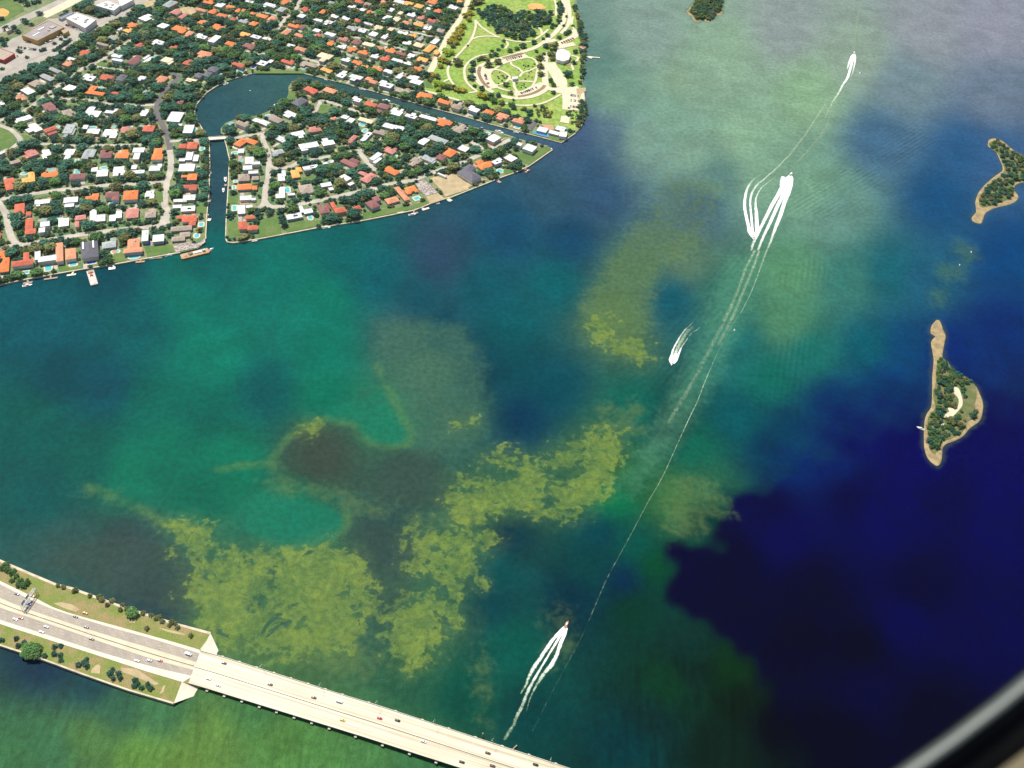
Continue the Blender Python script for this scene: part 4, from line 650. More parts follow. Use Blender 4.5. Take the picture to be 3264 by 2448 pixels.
# =================================================================== HOUSES
# every house: wings as centre x, centre y, width, height read in a tile, then roof colour and form (h hip, f flat, g gable)
HOUSES = {
'A': "320,340,190,180,Rh+470,415,90,70|700,220,250,90,Wf+630,265,70,70|1170,190,250,110,Wf+1145,280,160,70|1515,150,240,130,Oh|1850,120,250,150,Bh|480,590,140,180,Rh+500,710,190,100|740,590,180,100,Wf+690,690,120,90|1050,560,190,140,Wh|1330,480,180,90,Ph+1270,590,70,90|1540,450,130,200,Wf+1660,490,190,130|1965,430,110,120,Wf+1860,490,120,110|70,1260,180,230,Oh+30,1090,120,120|370,1230,320,110,Rh+430,1130,100,140|780,1160,290,110,Wf+620,1110,110,140|980,1050,130,300,Sh+1165,1080,200,180|1480,1010,330,280,Dh|1800,910,260,180,Gh|-40,780,110,90,Rh",
'B': "290,110,280,170,Oh|610,100,150,140,Wh|320,410,240,170,Ph|620,420,220,150,Th|1260,150,220,110,Wf+1110,200,220,60|1240,335,250,110,Wf+1060,300,150,70|1260,500,260,130,Rh+1110,475,110,60+1310,570,130,90|1130,660,330,90,Th+1190,760,180,90+1080,830,220,90|340,920,230,190,Sh+330,1020,290,90|530,780,120,170,Wh+750,820,210,130",
'C': "800,100,270,140,Bh|1110,200,210,130,Th|1490,160,110,110,Wf+1560,220,180,100|1820,190,170,50,Wf+1920,155,60,40|400,310,330,120,Wf|580,460,350,120,Wf|830,490,140,180,Rh|1140,490,200,220,Gf|1540,510,210,90,Wf+1410,440,90,70|1820,540,240,140,Wh|520,880,300,160,Pf|770,880,150,170,Wh|1150,850,170,100,Wf+1115,940,110,120|1430,880,130,160,Gh+1530,870,90,120|1750,890,210,140,Bh|150,1330,190,110,Rh+150,1420,140,130|520,1240,110,120,Yh+470,1310,210,90|820,1220,280,110,Oh|1280,1250,270,110,Bh|1690,1200,220,130,Wf+1560,1140,120,80|1960,1160,200,160,Wh|250,1010,190,60,Th|40,50,90,60,Wf|40,860,80,60,Wf",
'D': "510,210,120,90,Wf+550,170,60,50|1030,270,220,160,Wf|1250,470,180,140,Wf+1110,400,70,40|230,480,200,100,Ph|590,460,180,100,Rh|150,890,230,150,Oh|425,820,200,90,Wf+390,920,120,110|740,850,160,130,Oh+730,930,190,100|1310,740,190,120,Rh+1150,750,130,80|1260,920,130,130,Wf+1370,950,100,110+1140,980,110,60|1220,1110,280,140,Wf|1310,1260,170,110,Oh+1190,1250,110,40|1270,1430,250,100,Rh|350,1100,100,70,Wf+410,1180,220,70|690,1120,200,100,Wf+770,1080,80,70|1110,30,90,60,Bh",
'E': "1400,870,180,90,Rh|1690,730,210,50,Th|1860,620,150,70,Gh|1180,970,140,50,Wf|1110,1050,150,80,Sh|910,1150,230,70,Gh|790,1270,250,90,Gh|610,1380,270,110,Th|460,1500,300,90,Wf|340,1600,150,100,Sh|1480,1280,190,120,Wf|1770,1270,250,80,Rh|2010,1280,150,100,Dh|1150,1450,210,100,Wh|1510,1480,130,130,Oh+1620,1540,210,60|1900,1530,130,40,Rh|1930,920,180,60,Wf+1940,990,190,40|1980,480,70,50,Wf",
'F': "530,290,220,110,Wf|320,410,160,80,Oh|240,500,140,60,Yh|1030,200,180,90,Pg+1160,260,100,90|830,420,180,80,Wh|1095,480,250,120,Oh|1270,550,140,90,Sh|1470,600,200,90,Wf|1680,640,150,120,Wf|1930,720,160,90,Oh|1480,365,150,60,Oh|1750,450,220,110,Oh|1800,250,180,60,Oh|1640,185,140,80,Oh|1460,155,190,60,Sh|1580,30,180,60,Oh|1770,80,170,80,Wf|1940,115,160,60,Oh|1990,315,120,60,Rh|750,700,200,90,Wf|430,740,80,80,Rh|1000,780,140,60,Rh|940,60,190,110,Gh|340,990,210,150,Bh|575,980,100,140,Wf|890,1000,210,130,Cf|1230,1030,170,90,Rh|1510,890,230,110,Sh|1560,1220,140,80,Dh+1660,1140,190,90+1420,1240,150,80|1300,1320,200,50,Cf|810,1310,200,130,Sh|480,1290,130,80,Wf|550,1520,100,80,Gh",
'G': "390,20,150,50,Wf|720,85,220,80,Wf|985,30,130,80,Oh|920,150,150,80,Gh|190,170,90,60,Oh|290,165,50,40,Oh|440,215,90,40,Oh|600,260,190,60,Oh|755,310,120,100,Sh|295,345,140,70,Gh|460,385,140,70,Oh|320,560,170,60,Yh|495,605,180,60,Wf|675,645,150,60,Wf|375,760,210,100,Bh|1300,145,100,80,Rh|1600,190,100,70,Oh|1250,260,150,70,Wf|1520,335,170,60,Wf|1700,370,160,80,Wf|1800,265,140,70,Wf|1115,420,200,60,Oh|1260,440,120,60,Bh|990,530,140,80,Sh|1200,580,150,70,Sh|1500,500,140,60,Wf|1535,575,80,50,Rh|1725,570,190,80,Wf|1940,640,160,60,Ph|1720,710,130,80,Oh|1080,745,140,40,Wf|1230,810,200,80,Sh|1910,770,160,60,Wf|1640,920,250,90,Ch+1600,985,110,60|200,1070,230,70,Rh|600,1040,200,90,Wf+740,1010,90,60|1020,1015,230,70,Rh|1370,1065,280,80,Th|1665,1160,210,80,Yh|1910,1230,180,120,Wf|1400,1490,230,110,Rh|1720,1490,220,80,Sh|1740,40,120,50,Gh",
'H': "335,20,150,60,Rh|480,60,120,50,Th|215,110,140,50,Wf|390,160,110,50,Wf|120,300,140,70,Wf|315,335,110,60,Rh|495,390,150,50,Wf|215,465,180,80,Gh|385,505,140,70,Wf|575,560,160,80,Wf|755,600,120,90,Wf|500,190,60,50,Oh|745,30,80,70,Sh|995,30,180,90,Wf|1160,50,150,60,Yh|1325,95,160,70,Yh|865,160,100,60,Wf|800,290,140,80,Wf|950,315,130,70,Ch|1195,240,150,70,Wf|1100,370,110,70,Sh|1360,290,110,70,Ph|1310,395,180,70,Yh|1540,335,140,60,Rh|1630,175,130,60,Oh|1890,115,160,80,Wf|1545,25,180,70,Oh|1475,140,70,50,Wf|1460,460,140,70,Wf|1680,500,120,70,Th|650,450,130,80,Ch|1060,540,180,60,Wf|1220,585,140,60,Yh|1340,630,110,90,Gf|1590,680,120,90,Wf|1130,710,150,70,Wf|1320,740,180,80,Ch|1500,795,140,120,Yh|1620,860,80,80,Yh|290,690,170,80,Bh|490,740,220,90,Cf|230,810,160,80,Oh|400,860,180,70,Oh|675,790,140,60,Sh|850,830,170,80,Oh|1020,880,180,50,Bh|590,925,160,80,Wf|760,960,160,90,Rh|960,1000,190,70,Wf|1200,920,150,80,Wf|1385,980,180,80,Yh|115,985,150,70,Wf|290,1030,160,80,Oh|1130,1045,150,50,Wf|430,1100,110,50,Yh|640,1130,170,70,Oh|810,1180,150,80,Wf|1000,1250,120,110,Wf|1300,1135,150,70,Oh|1230,1280,200,90,Wf+1280,1350,220,90|285,1280,230,100,Wf|500,1300,130,60,Sh+570,1350,140,60|790,1390,240,130,Wf|1050,1490,240,100,Th|2000,20,100,50,Yh|860,480,110,60,Cf|1020,210,90,60,Cf",
'I': "1220,640,210,130,Dh|1080,850,250,90,Wf|830,920,250,130,Th|640,990,200,80,Wf+510,950,150,70|270,1000,210,90,Th|250,1310,170,130,Oh+430,1300,190,80|250,1455,120,80,Wf|890,1260,210,110,Wf|1190,1180,210,120,Wf|870,1480,200,120,Gh|1370,1380,310,150,Wf|1690,1310,240,130,Wf|1470,1100,210,90,Ph|1770,920,90,50,Sh",
'J': "490,160,170,130,Wf+600,205,140,60|460,280,170,90,Wf+555,355,160,60|400,440,220,130,Th+590,450,120,70|410,595,250,110,Oh+580,610,90,70|430,780,200,90,Wf+560,800,80,50|360,970,150,150,Wf+490,920,110,60|380,1230,160,140,Rh+540,1270,180,90|500,1100,150,60,Rh|1020,420,150,180,Wf|1250,380,150,130,Yh+1310,310,100,80|1500,280,250,90,Wf|1790,190,180,60,Wf|1430,630,270,170,Th|1030,690,110,180,Wf+1180,720,120,50+970,750,100,80|1760,560,180,80,Wf+1840,630,90,60|1230,1080,260,110,Wf+1460,1000,170,90+1350,970,80,110|1730,960,210,170,Bh|1990,980,200,100,Rh+1880,900,80,110",
'K': "880,740,240,130,Oh|500,860,190,150,Ph+400,790,150,60|110,860,220,80,Wf+200,960,90,80|560,1300,200,150,Bh+620,1210,120,100|1040,1120,110,300,Sh+880,1230,260,110|1190,1060,230,140,Oh|310,1350,110,70,Rh",
'L': "1420,440,270,110,Oh|1740,530,200,90,Oh|1960,610,170,120,Th|310,500,150,100,Wf|530,570,200,100,Rh|740,610,210,90,Bh+650,690,110,60|960,710,200,140,Wf|1190,770,200,90,Wf|1470,810,300,90,Wf|1750,880,260,110,Oh|1990,990,200,140,Th|100,790,140,70,Wf+180,860,130,110|440,850,240,90,Ch|830,940,220,90,Wf+1000,970,190,80|480,1080,120,90,Wf+420,1150,100,90|670,1040,220,80,Th|240,1150,110,130,Ph|1400,1190,150,110,Wh|1640,1160,320,90,Gh|850,1340,190,110,Ph|610,1460,140,190,Wf|170,1540,310,110,Bh|1280,1520,200,140,Th|1480,1490,250,140,Gf|1680,1450,190,100,Bh|1840,1380,200,130,Oh",
'M': "290,910,450,150,Dh+290,800,180,120|540,750,280,150,Oh|740,690,190,110,Wf|970,640,210,110,Wf|1290,470,230,130,Wf+1120,410,100,60|690,310,200,140,Wf|200,480,200,110,Wf|1500,170,190,100,Wf+1690,220,180,70+1800,150,180,90",
'N': "635,1285,140,80,Wf|805,1325,140,70,Oh|975,1370,150,80,Sh|1155,1420,150,70,Sh"}
# directions of the building rows: point, then a line drawn along the row (photo pixels)
ANCH = [((250, 750), (227, -33)), ((280, 590), (184, -15)), ((250, 463), (225, 6)), ((600, 580), (100, -2)), ((600, 700), (100, -8)), ((350, 240), (95, 14)), ((80, 250), (100, 40)), ((650, 100), (100, 22)), ((850, 120), (100, 27)), ((1200, 150), (100, 26)), ((1350, 340), (227, 63)), ((420, 80), (100, 40)),
        ((1300, 620), (266, -73)), ((850, 600), (100, -6)), ((960, 710), (184, -35)), ((880, 385), (100, 42)), ((980, 460), (100, -17)), ((1200, 400), (100, 25)), ((1580, 540), (149, -58)), ((1690, 470), (100, 34)), ((1220, 500), (100, 40)), ((60, 330), (100, -20)), ((110, 400), (100, -35)), ((1400, 490), (100, 38)), ((1720, 415), (100, 24))]
_an = []
for (x, y), (dx, dy) in ANCH:
    a, b_ = W(x-dx/2, y-dy/2, 3), W(x+dx/2, y+dy/2, 3); _an.append((x, y, math.atan2(b_[1]-a[1], b_[0]-a[0])))
def row_angle(x, y):
    c = s = 0.0
    for ax, ay, th in _an: w = 1/((x-ax)**2+(y-ay)**2+300)**1.5; c += w*math.cos(4*th); s += w*math.sin(4*th)
    return math.atan2(s, c)/4
LM = [((690, 790), 'the canal mouth'), ((700, 440), 'the canal street bridge'), ((622, 808), 'the orange barge'), ((293, 883), 'the docked work barge'), ((780, 330), 'the round lagoon'), ((900, 225), 'the curved lagoon shore'), ((877, 338), 'the lagoon yacht'),
      ((140, 105), 'the yellow-walled supermarket'), ((265, 70), 'the white flat-roofed store'), ((12, 440), 'the traffic circle lawn'), ((515, 390), 'the dark asphalt street'), ((46, 770), 'the bayside street corner'), ((532, 577), 'the pale street junction'), ((716, 590), 'the canal yachts'),
      ((1369, 235), 'the park corner'), ((1723, 428), 'the blue tennis court'), ((1725, 495), 'the grassy island point'), ((1440, 590), 'the bare sand plot'), ((1375, 605), 'the rubble plot'), ((1496, 555), 'the long slate house'), ((1682, 545), 'the red boat'), ((12, 40), 'the corner ball field'),
      ((1710, 25), 'the park ball field'), ((1475, 40), 'the border road top'), ((735, 765), 'the rounded island corner'), ((828, 665), 'the turnaround by the bay'), ((1232, 323), 'the narrow canal yacht'), ((1156, 284), 'the moored canal boat'), ((919, 50), 'the diagonal street fork'), ((305, 208), 'the forked street'),
      ((1172, 520), 'the straight side street'), ((620, 35), 'the sandy turning circle'), ((1555, 245), 'the park pavilion'), ((1415, 143), 'the border road bend'), ((1660, 165), 'the white octagonal hall'), ((1685, 392), 'the white sports court'), ((1815, 310), 'the boat ramp parking'), ((830, 3), 'the far left rooftops'), ((1200, 5), 'the farthest house row'), ((1080, 130), 'the far house rows'), ((423, 1958), 'the causeway verge tree'), ((107, 2080), 'the near causeway mangroves')]
ORD = ['', 'second ', 'third ', 'fourth ', 'fifth ', 'sixth ', 'seventh ', 'eighth ', 'ninth ', 'tenth ', 'eleventh ', 'twelfth ', 'thirteenth ', 'fourteenth ', 'fifteenth ', 'sixteenth ', 'seventeenth ', 'eighteenth ', 'nineteenth ', 'twentieth ']
def rank_labels(items, fmt):
    """items: (px, py, kindword); gives each the ordinal of its nearness to a landmark among its kind"""
    used = set(); out = []
    P = np.array([(a, b_) for a, b_, _ in items])
    for i, (x, y, k) in enumerate(items):
        same = [j for j, it in enumerate(items) if it[2] == k]; best = None
        for (lx_, ly_), nm in LM:
            d = np.hypot(P[same, 0]-lx_, (P[same, 1]-ly_)*1.3); r = int(np.sum(d < d[same.index(i)]-1e-9))
            sc = r*60+d[same.index(i)]
            if best is None or sc < best[0]: best = (sc, r, nm)
        _, r, nm = best; o_ = ORD[r] if r < len(ORD) else f'{r+1}th '
        out.append(fmt(k, o_, nm))
    return out
HL = []
for tname, txt in HOUSES.items():
    s = 3.704 if tname == 'N' else 5.185
    for h in txt.split('|'):
        wings = []; code = 'Wf'
        for k, w in enumerate(h.split('+')):
            f = w.split(',')
            if k == 0: code = f[4]
            x, y = tp(tname, float(f[0]), float(f[1])); wings.append((x, y, float(f[2])/s, float(f[3])/s))
        if len(wings) == 1 and code[0] != 'D':          # most houses carry a side or rear wing
            x, y, w, h_ = wings[0]; rq = random.Random(int(x*31+y*17))
            if rq.random() < 0.75:
                sx, sy = rq.choice((-1, 1)), rq.choice((-1, 1)); wings[0] = (x, y-sy*h_*0.10, w*rq.uniform(0.88, 1.0), h_*0.72); wings.append((x+sx*w*rq.uniform(0.18, 0.30), y+sy*h_*0.26, w*rq.uniform(0.38, 0.55), h_*0.55))
                if rq.random() < 0.4: wings.append((x-sx*w*0.34, y+sy*h_*rq.uniform(0.05, 0.2), w*0.3, h_*0.5))
        HL.append((code, wings))
FORM = {'h': 'hip-roofed', 'f': 'flat-roofed', 'g': 'gable-roofed'}
hl = rank_labels([(w[0][0], w[0][1], ROOF[c[0]][0]) for c, w in HL], lambda k, o_, nm: f'house with {k} roof, {o_}nearest {k} roof to {nm}')
def roof_mesh(a, b_, form, zw, kind):
    """roof over an a x b wing with its eaves at zw, plus walls below"""
    oh = 0.5; A_, B_ = a/2+oh, b_/2+oh; mb = MB()
    if form == 'f':
        p = 0.35; mb.box(0, 0, zw, zw+0.35, 2*A_-0.6, 2*B_-0.6)
        for sx, sy, w, d in ((0, B_-0.45, 2*A_-0.6, 0.3), (0, -B_+0.45, 2*A_-0.6, 0.3), (A_-0.45, 0, 0.3, 2*B_-1.2), (-A_+0.45, 0, 0.3, 2*B_-1.2)): mb.box(sx, sy, zw+0.352, zw+0.75, w, d)
        if a > 9 and b_ > 8:
            mb.box(a*0.18, b_*0.1, zw+0.353, zw+1.15, 1.6, 1.2); mb.box(-a*0.22, -b_*0.15, zw+0.353, zw+0.95, 1.2, 1.4)
        return mb
    pitch = 0.36 if kind != 'W' else 0.16; r = min(A_, B_)*pitch; k = 1.0 if form == 'h' else 0.02
    if A_ >= B_: rx, ry = max(A_-B_*k, 0.02), 0.0
    else: rx, ry = 0.0, max(B_-A_*k, 0.02)
    vs = [(-A_, -B_, zw), (A_, -B_, zw), (A_, B_, zw), (-A_, B_, zw), (-A_, -B_, zw+0.25), (A_, -B_, zw+0.25), (A_, B_, zw+0.25), (-A_, B_, zw+0.25), (-rx, -ry, zw+0.25+r), (rx, ry, zw+0.25+r)]
    fs = [(0, 3, 2, 1), (0, 1, 5, 4), (1, 2, 6, 5), (2, 3, 7, 6), (3, 0, 4, 7)]
    fs += [(4, 5, 9, 8), (5, 6, 9), (6, 7, 8, 9), (7, 4, 8)] if A_ >= B_ else [(4, 5, 8), (5, 6, 9, 8), (6, 7, 9), (7, 4, 8, 9)]
    return mb.add(vs, fs)
HPOLY = []
for (code, wings), lab in zip(HL, hl):
    x, y = wings[0][:2]; th = row_angle(x, y); c0 = W(x, y, 4.5); rmat = ROOF[code[0]][1]
    he = empty('house', (c0[0], c0[1], GZ), th); prop(he, lab, 'house', 'houses of the shore neighbourhood')
    rnd = random.Random(int(x*7+y*13)); wm = WALLS[rnd.randrange(4) if code[0] != 'W' else rnd.choice((1, 1, 0, 3))]
    wl = MB(); hgt = rnd.choice((3.2, 3.4, 3.8, 5.8)) if code[0] != 'D' else 6.2; foots = []
    ct_, st_ = math.cos(th), math.sin(th)
    for k, (wx, wy, w, h) in enumerate(wings):
        z = GZ+hgt-0.35*k; c = W(wx, wy, z+0.5); e1 = W(wx+w/2, wy, z); e0 = W(wx-w/2, wy, z); f1 = W(wx, wy-h/2, z); f0 = W(wx, wy+h/2, z)
        Wd = math.dist(e0, e1); Dp = max(5.0, math.dist(f0, f1)-0.8); cc, ss = abs(ct_), abs(st_); den = cc*cc-ss*ss
        if den > 0.45: a, b_ = (Wd*cc-Dp*ss)/den, (Dp*cc-Wd*ss)/den
        else: a, b_ = Wd*0.78, Dp*0.78
        a = min(max(a, Wd*0.78, 4.5), Wd)*1.03; b_ = min(max(b_, Dp*0.78, 4.5), Dp)*1.03
        dx, dy = c[0]-c0[0], c[1]-c0[1]; lx_, ly_ = dx*ct_+dy*st_, -dx*st_+dy*ct_
        zl = hgt-0.35*k; wl.box(lx_, ly_, -0.2, zl-0.002, a-0.3, b_-0.3)
        rm = roof_mesh(a, b_, code[1], zl, code[0]); rm.v = [(vx+lx_, vy+ly_, vz) for vx, vy, vz in rm.v]; rm.build('roof', rmat, he)
        R_ = [(lx_+sx*(a/2+1.2), ly_+sy*(b_/2+1.2)) for sx, sy in ((-1, -1), (1, -1), (1, 1), (-1, 1))]
        HPOLY.append(np.array([(c0[0]+px_*ct_-py_*st_, c0[1]+px_*st_+py_*ct_) for px_, py_ in R_])); foots.append((lx_, ly_, a, b_))
    wl.build('wall', wm, he)
    # terrace and drive beside the house
    lx_, ly_, a, b_ = foots[0]; z = 0.10+rnd.random()*0.03
    if rnd.random() < 0.7:
        sd_ = rnd.choice((-1, 1)); w, d = a*rnd.uniform(0.35, 0.8), rnd.uniform(3, 6); cx, cy = lx_+rnd.uniform(-0.2, 0.2)*a, ly_+sd_*(b_/2+d/2)
        MB().box(cx, cy, -0.1, z, w, d).build('terrace', rnd.choice((M_PATH, M_BRICK, M_STREET, M_PATH)), he); HPOLY.append(np.array([(c0[0]+px_*ct_-py_*st_, c0[1]+px_*st_+py_*ct_) for px_, py_ in [(cx-w/2, cy-d/2), (cx+w/2, cy-d/2), (cx+w/2, cy+d/2), (cx-w/2, cy+d/2)]]))
    if rnd.random() < 0.55:
        sd_ = rnd.choice((-1, 1)); w, d = rnd.uniform(3.5, 6), rnd.uniform(8, 14); cx, cy = lx_+sd_*(a/2-w/2), ly_+rnd.choice((-1, 1))*(b_/2+d/2+0.2)
        MB().box(cx, cy, -0.1, z+0.04, w, d).build('driveway', rnd.choice((M_STREET, M_BRICK, M_STREET, M_SAND)), he); HPOLY.append(np.array([(c0[0]+px_*ct_-py_*st_, c0[1]+px_*st_+py_*ct_) for px_, py_ in [(cx-w/2, cy-d/2), (cx+w/2, cy-d/2), (cx+w/2, cy+d/2), (cx-w/2, cy+d/2)]]))
    if code[0] == 'D' and len(wings) == 1 and x < 400 and y > 700:      # the mansion with roof lights
        for sx in (-0.32, 0.30): MB().box(sx*a, b_*0.05, hgt+0.9, hgt+3.2, 1.8, b_*0.45).build('roof_light', M_GEL, he)
    elif code == 'Wf' and rnd.random() < 0.18: MB().box(lx_+a*0.1, ly_, foots[0][2]*0+hgt+0.36, hgt+0.62, a*0.28, b_*0.3).build('solar_panel', M_DGLASS, he)
    elif code[1] == 'h' and rnd.random() < 0.5: MB().box(lx_+a*0.2, ly_+b_*0.12, hgt+0.3, hgt+min(a, b_)*0.2+1.0, 0.9, 0.7).build('chimney', wm, he)
BLOCK += HPOLY

# ------------------------------------------------------------------ swimming pools
POOLS = {'A': "730,525,170,30|980,480,90,40|1270,290,60,30|800,1320,100,90|1210,1250,110,60|1510,1220,150,60,b|1910,1050,120,60|430,1390,90,40|1880,255,130,50", 'B': "330,345,70,30|650,365,90,35|590,930,80,80,b|1385,785,80,70|350,1135,180,60|1460,600,70,60",
 'C': "525,415,70,30|935,450,55,50|1530,450,120,30|1885,440,50,60|400,1210,100,40|840,1150,130,35|1275,1180,70,60|1715,1115,110,40|1265,1005,40,60", 'D': "270,445,80,30|1350,490,50,60|1475,800,60,50|1410,1125,60,60|470,440,40,40", 'E': "1680,1460,110,30", 'F': "390,940,70,40|690,945,70,45|1750,1235,110,40|1530,990,80,30",
 'G': "255,1165,110,50|465,1105,60,50,b|1085,1110,80,30|1290,1135,90,30", 'I': "700,880,80,40|150,1490,90,30|940,1245,50,40|1235,1230,60,50|70,1010,60,60", 'J': "355,165,55,45|265,510,60,30|240,610,40,50|1120,650,70,80|245,950,60,80|1500,1110,70,70", 'K': "430,85,70,60|920,510,90,40|1235,660,50,40|1290,1205,100,50|1000,1405,100,50",
 'L': "385,920,90,40", 'M': "590,240,60,40|800,855,90,60|815,760,50,30|1080,135,80,30|1835,255,60,50,b", 'N': "625,1358,80,25|1145,1505,70,30"}
PLS = []
for tname, txt in POOLS.items():
    s = 3.704 if tname == 'N' else 5.185
    for q in txt.split('|'):
        f = q.split(','); PLS.append((*tp(tname, float(f[0]), float(f[1])), float(f[2])/s, float(f[3])/s, len(f) > 4))
pl = rank_labels([(p[0], p[1], 'dark blue' if p[4] else 'turquoise') for p in PLS], lambda k, o_, nm: f'{k} swimming pool, {o_}nearest {k} pool to {nm}')
for (x, y, w, h, blue), lab in zip(PLS, pl):
    th = row_angle(x, y); c = W(x, y, GZ); a = math.dist(W(x-w/2, y, GZ), W(x+w/2, y, GZ)); b_ = math.dist(W(x, y-h/2, GZ), W(x, y+h/2, GZ)); rnd = random.Random(int(x*3+y)); z = 0.24+rnd.random()*0.05
    pe = empty('swimming_pool', (c[0], c[1], GZ), th); prop(pe, lab, 'pool', 'pools of the shore neighbourhood'); n = 14; k = rnd.choice((0.25, 0.4, 1.0))
    def sup(A_, B_): return [(A_*math.copysign(abs(math.cos(t_))**k, math.cos(t_)), B_*math.copysign(abs(math.sin(t_))**k, math.sin(t_))) for t_ in [2*math.pi*(i+0.5)/n for i in range(n)]]
    o_, i_ = sup(a/2+1.8, b_/2+1.8), sup(a/2, b_/2)
    vs = [(p[0], p[1], z) for p in o_]+[(p[0], p[1], z) for p in i_]+[(p[0], p[1], z-0.22) for p in i_]
    link('pool_deck', mesh('pool_deck', vs, [(i, (i+1) % n, n+(i+1) % n, n+i) for i in range(n)]+[(n+i, n+(i+1) % n, 2*n+(i+1) % n, 2*n+i) for i in range(n)]), pe, rnd.choice((M_PATH, M_PATH, M_BRICK)))
    link('pool_water', mesh('pool_water', [(p[0], p[1], z-0.12) for p in sup(a/2+0.05, b_/2+0.05)], [tuple(range(n))]), pe, M_POOLB if blue else M_POOL)
    ca, sa = math.cos(th), math.sin(th); HP = [(-a/2-2, -b_/2-2), (a/2+2, -b_/2-2), (a/2+2, b_/2+2), (-a/2-2, b_/2+2)]; BLOCK.append(np.array([(c[0]+px_*ca-py_*sa, c[1]+px_*sa+py_*ca) for px_, py_ in HP]))

# ------------------------------------------------------------------ shops and park buildings
def block(name, label, cat, tname, pts, h, wallm, roofm, extras=()):
    z = GZ+h; P = [np.array(W(*tp(tname, *p), z)[:2]) for p in pts]; c = np.mean(P, 0); e = empty(name, (c[0], c[1], GZ)); prop(e, label, cat); Q = [p-c for p in P]
    MB().prism(Q, -0.2, h).build('wall', wallm, e); MB().prism([q*0.985 for q in Q], h+0.002, h+0.15).build('roof', roofm, e)
    pm = MB(); n = len(Q)
    for i in range(n): pm.bar((*(Q[i]*0.995), h+0.45), (*(Q[(i+1) % n]*0.995), h+0.45), 0.4, 0.9)
    pm.build('parapet', wallm, e)
    for i, (fx, fy, w, d, hh, m_) in enumerate(extras):
        q = Q[0]*(1-fx)*(1-fy)+Q[1]*fx*(1-fy)+Q[2 % n]*fx*fy+Q[3 % n]*(1-fx)*fy; a = math.atan2((Q[1]-Q[0])[1], (Q[1]-Q[0])[0]); MB().box(q[0], q[1], h+0.16, h+0.16+hh, w, d, a).build('roof_unit', m_, e)
    BLOCK.append(np.array(P)); return e
wy = mat('wall_yellow', (0.66, 0.42, 0.12), (0.55, 0.34, 0.10), 0.2); rg = mat('roof_gravel', (0.30, 0.27, 0.26), (0.23, 0.21, 0.21), 0.05, 0.95, fine=0.15); rw = ROOF['W'][1]; rs = mat('roof_silver', (0.44, 0.43, 0.40), (0.36, 0.35, 0.34), 0.08, 0.9)
block('supermarket', 'large grey-roofed supermarket with yellow walls in its parking lot', 'shop', 'E', [(355, 585), (800, 340), (1060, 455), (620, 675)], 8, wy, rg, [(0.55, 0.3, 14, 2.5, 0.8, M_GEL), (0.25, 0.5, 16, 2, 0.7, M_GEL), (0.8, 0.6, 10, 8, 1.2, M_GREYEQ), (0.6, 0.7, 3, 3, 1.5, M_GREYEQ)])
block('shop_entrance', 'tan gabled entrance block at the supermarket front', 'shop', 'E', [(1000, 500), (1090, 460), (1140, 515), (1060, 560)], 6, wy, ROOF['T'][1])
block('store', 'white flat-roofed store with roof units above the supermarket', 'shop', 'E', [(1085, 300), (1265, 215), (1590, 330), (1410, 470)], 9, WALLS[1], rw, [(0.5, 0.3, 10, 3, 0.6, M_GREYEQ), (0.6, 0.7, 4, 3, 1.5, M_GREYEQ), (0.75, 0.7, 3, 3, 1.5, M_GREYEQ), (0.45, 0.75, 4, 3, 1.6, M_GREYEQ), (0.3, 0.3, 3, 9, 0.8, M_GREYEQ)])
block('shed', 'long blue-grey canopy roof beside the railway strip', 'shed', 'E', [(965, 300), (1180, 195), (1225, 210), (1010, 318)], 4, WALLS[3], mat('roof_bluegrey', (0.20, 0.23, 0.30), (0.16, 0.19, 0.26), 0.3))
block('pharmacy', 'tan flat shop with red front at the left edge', 'shop', 'E', [(-60, 800), (10, 800), (240, 890), (60, 1000), (-60, 960)], 6, M_REDP, ROOF['T'][1])
block('store', 'white commercial block with many roof vents at the top edge', 'shop', 'E', [(1560, 90), (1760, 10), (2000, 90), (1880, 180)], 8, WALLS[1], rw, [(0.4, 0.4, 8, 3, 1, M_GREYEQ), (0.7, 0.6, 5, 4, 1.2, M_GREYEQ), (0.3, 0.7, 4, 4, 1, M_GREYEQ), (0.6, 0.25, 3, 6, 1, M_GREYEQ)])
block('store', 'pale flat commercial roof beside the boulevard at the top', 'shop', 'F', [(60, -60), (280, -130), (340, 0), (130, 110)], 8, WALLS[1], rw, [(0.4, 0.5, 8, 3, 1, M_GREYEQ), (0.7, 0.4, 5, 4, 1.2, M_GREYEQ)])
block('shop', 'low grey shop roof left of the supermarket beside the railway', 'shop', 'E', [(90, 480), (160, 450), (190, 490), (110, 525)], 5, WALLS[0], rs)
block('park_hall', 'white octagonal hall on the bay side of the park', 'hall', 'N', [(1600, 640), (1622, 588), (1682, 575), (1742, 605), (1772, 640), (1752, 705), (1690, 728), (1610, 705)], 6, WALLS[1], rw, [(0.5, 0.5, 4, 4, 1.2, M_GEL)])
block('park_pavilion', 'small white pavilion at the centre of the oval park lawn', 'pavilion', 'N', [(1085, 905), (1145, 900), (1150, 930), (1090, 938)], 4, WALLS[1], rw)
block('clubhouse', 'white clubhouse block on the pool deck near the canal end', 'house', 'M', [(1790, 195), (1905, 215), (1890, 300), (1770, 285)], 5, WALLS[1], rw)
block('park_shelter', 'low tan shelter roof by the fishing pier', 'shelter', 'N', [(1865, 555), (1895, 543), (1955, 562), (1922, 582)], 3.5, WALLS[0], ROOF['S'][1])
o = MB().bar((*W(1868, 180, 1)[:2], 1.0), (*W(1912, 184, 1)[:2], 1.0), 3.0, 0.5); o.bar((*W(1880, 186, 1)[:2], 1.1), (*W(1884, 180, 1)[:2], 1.1), 7.0, 0.5); prop(o.build('fishing_pier', M_CONC), 'narrow white pier reaching from the park into the bay', 'pier')
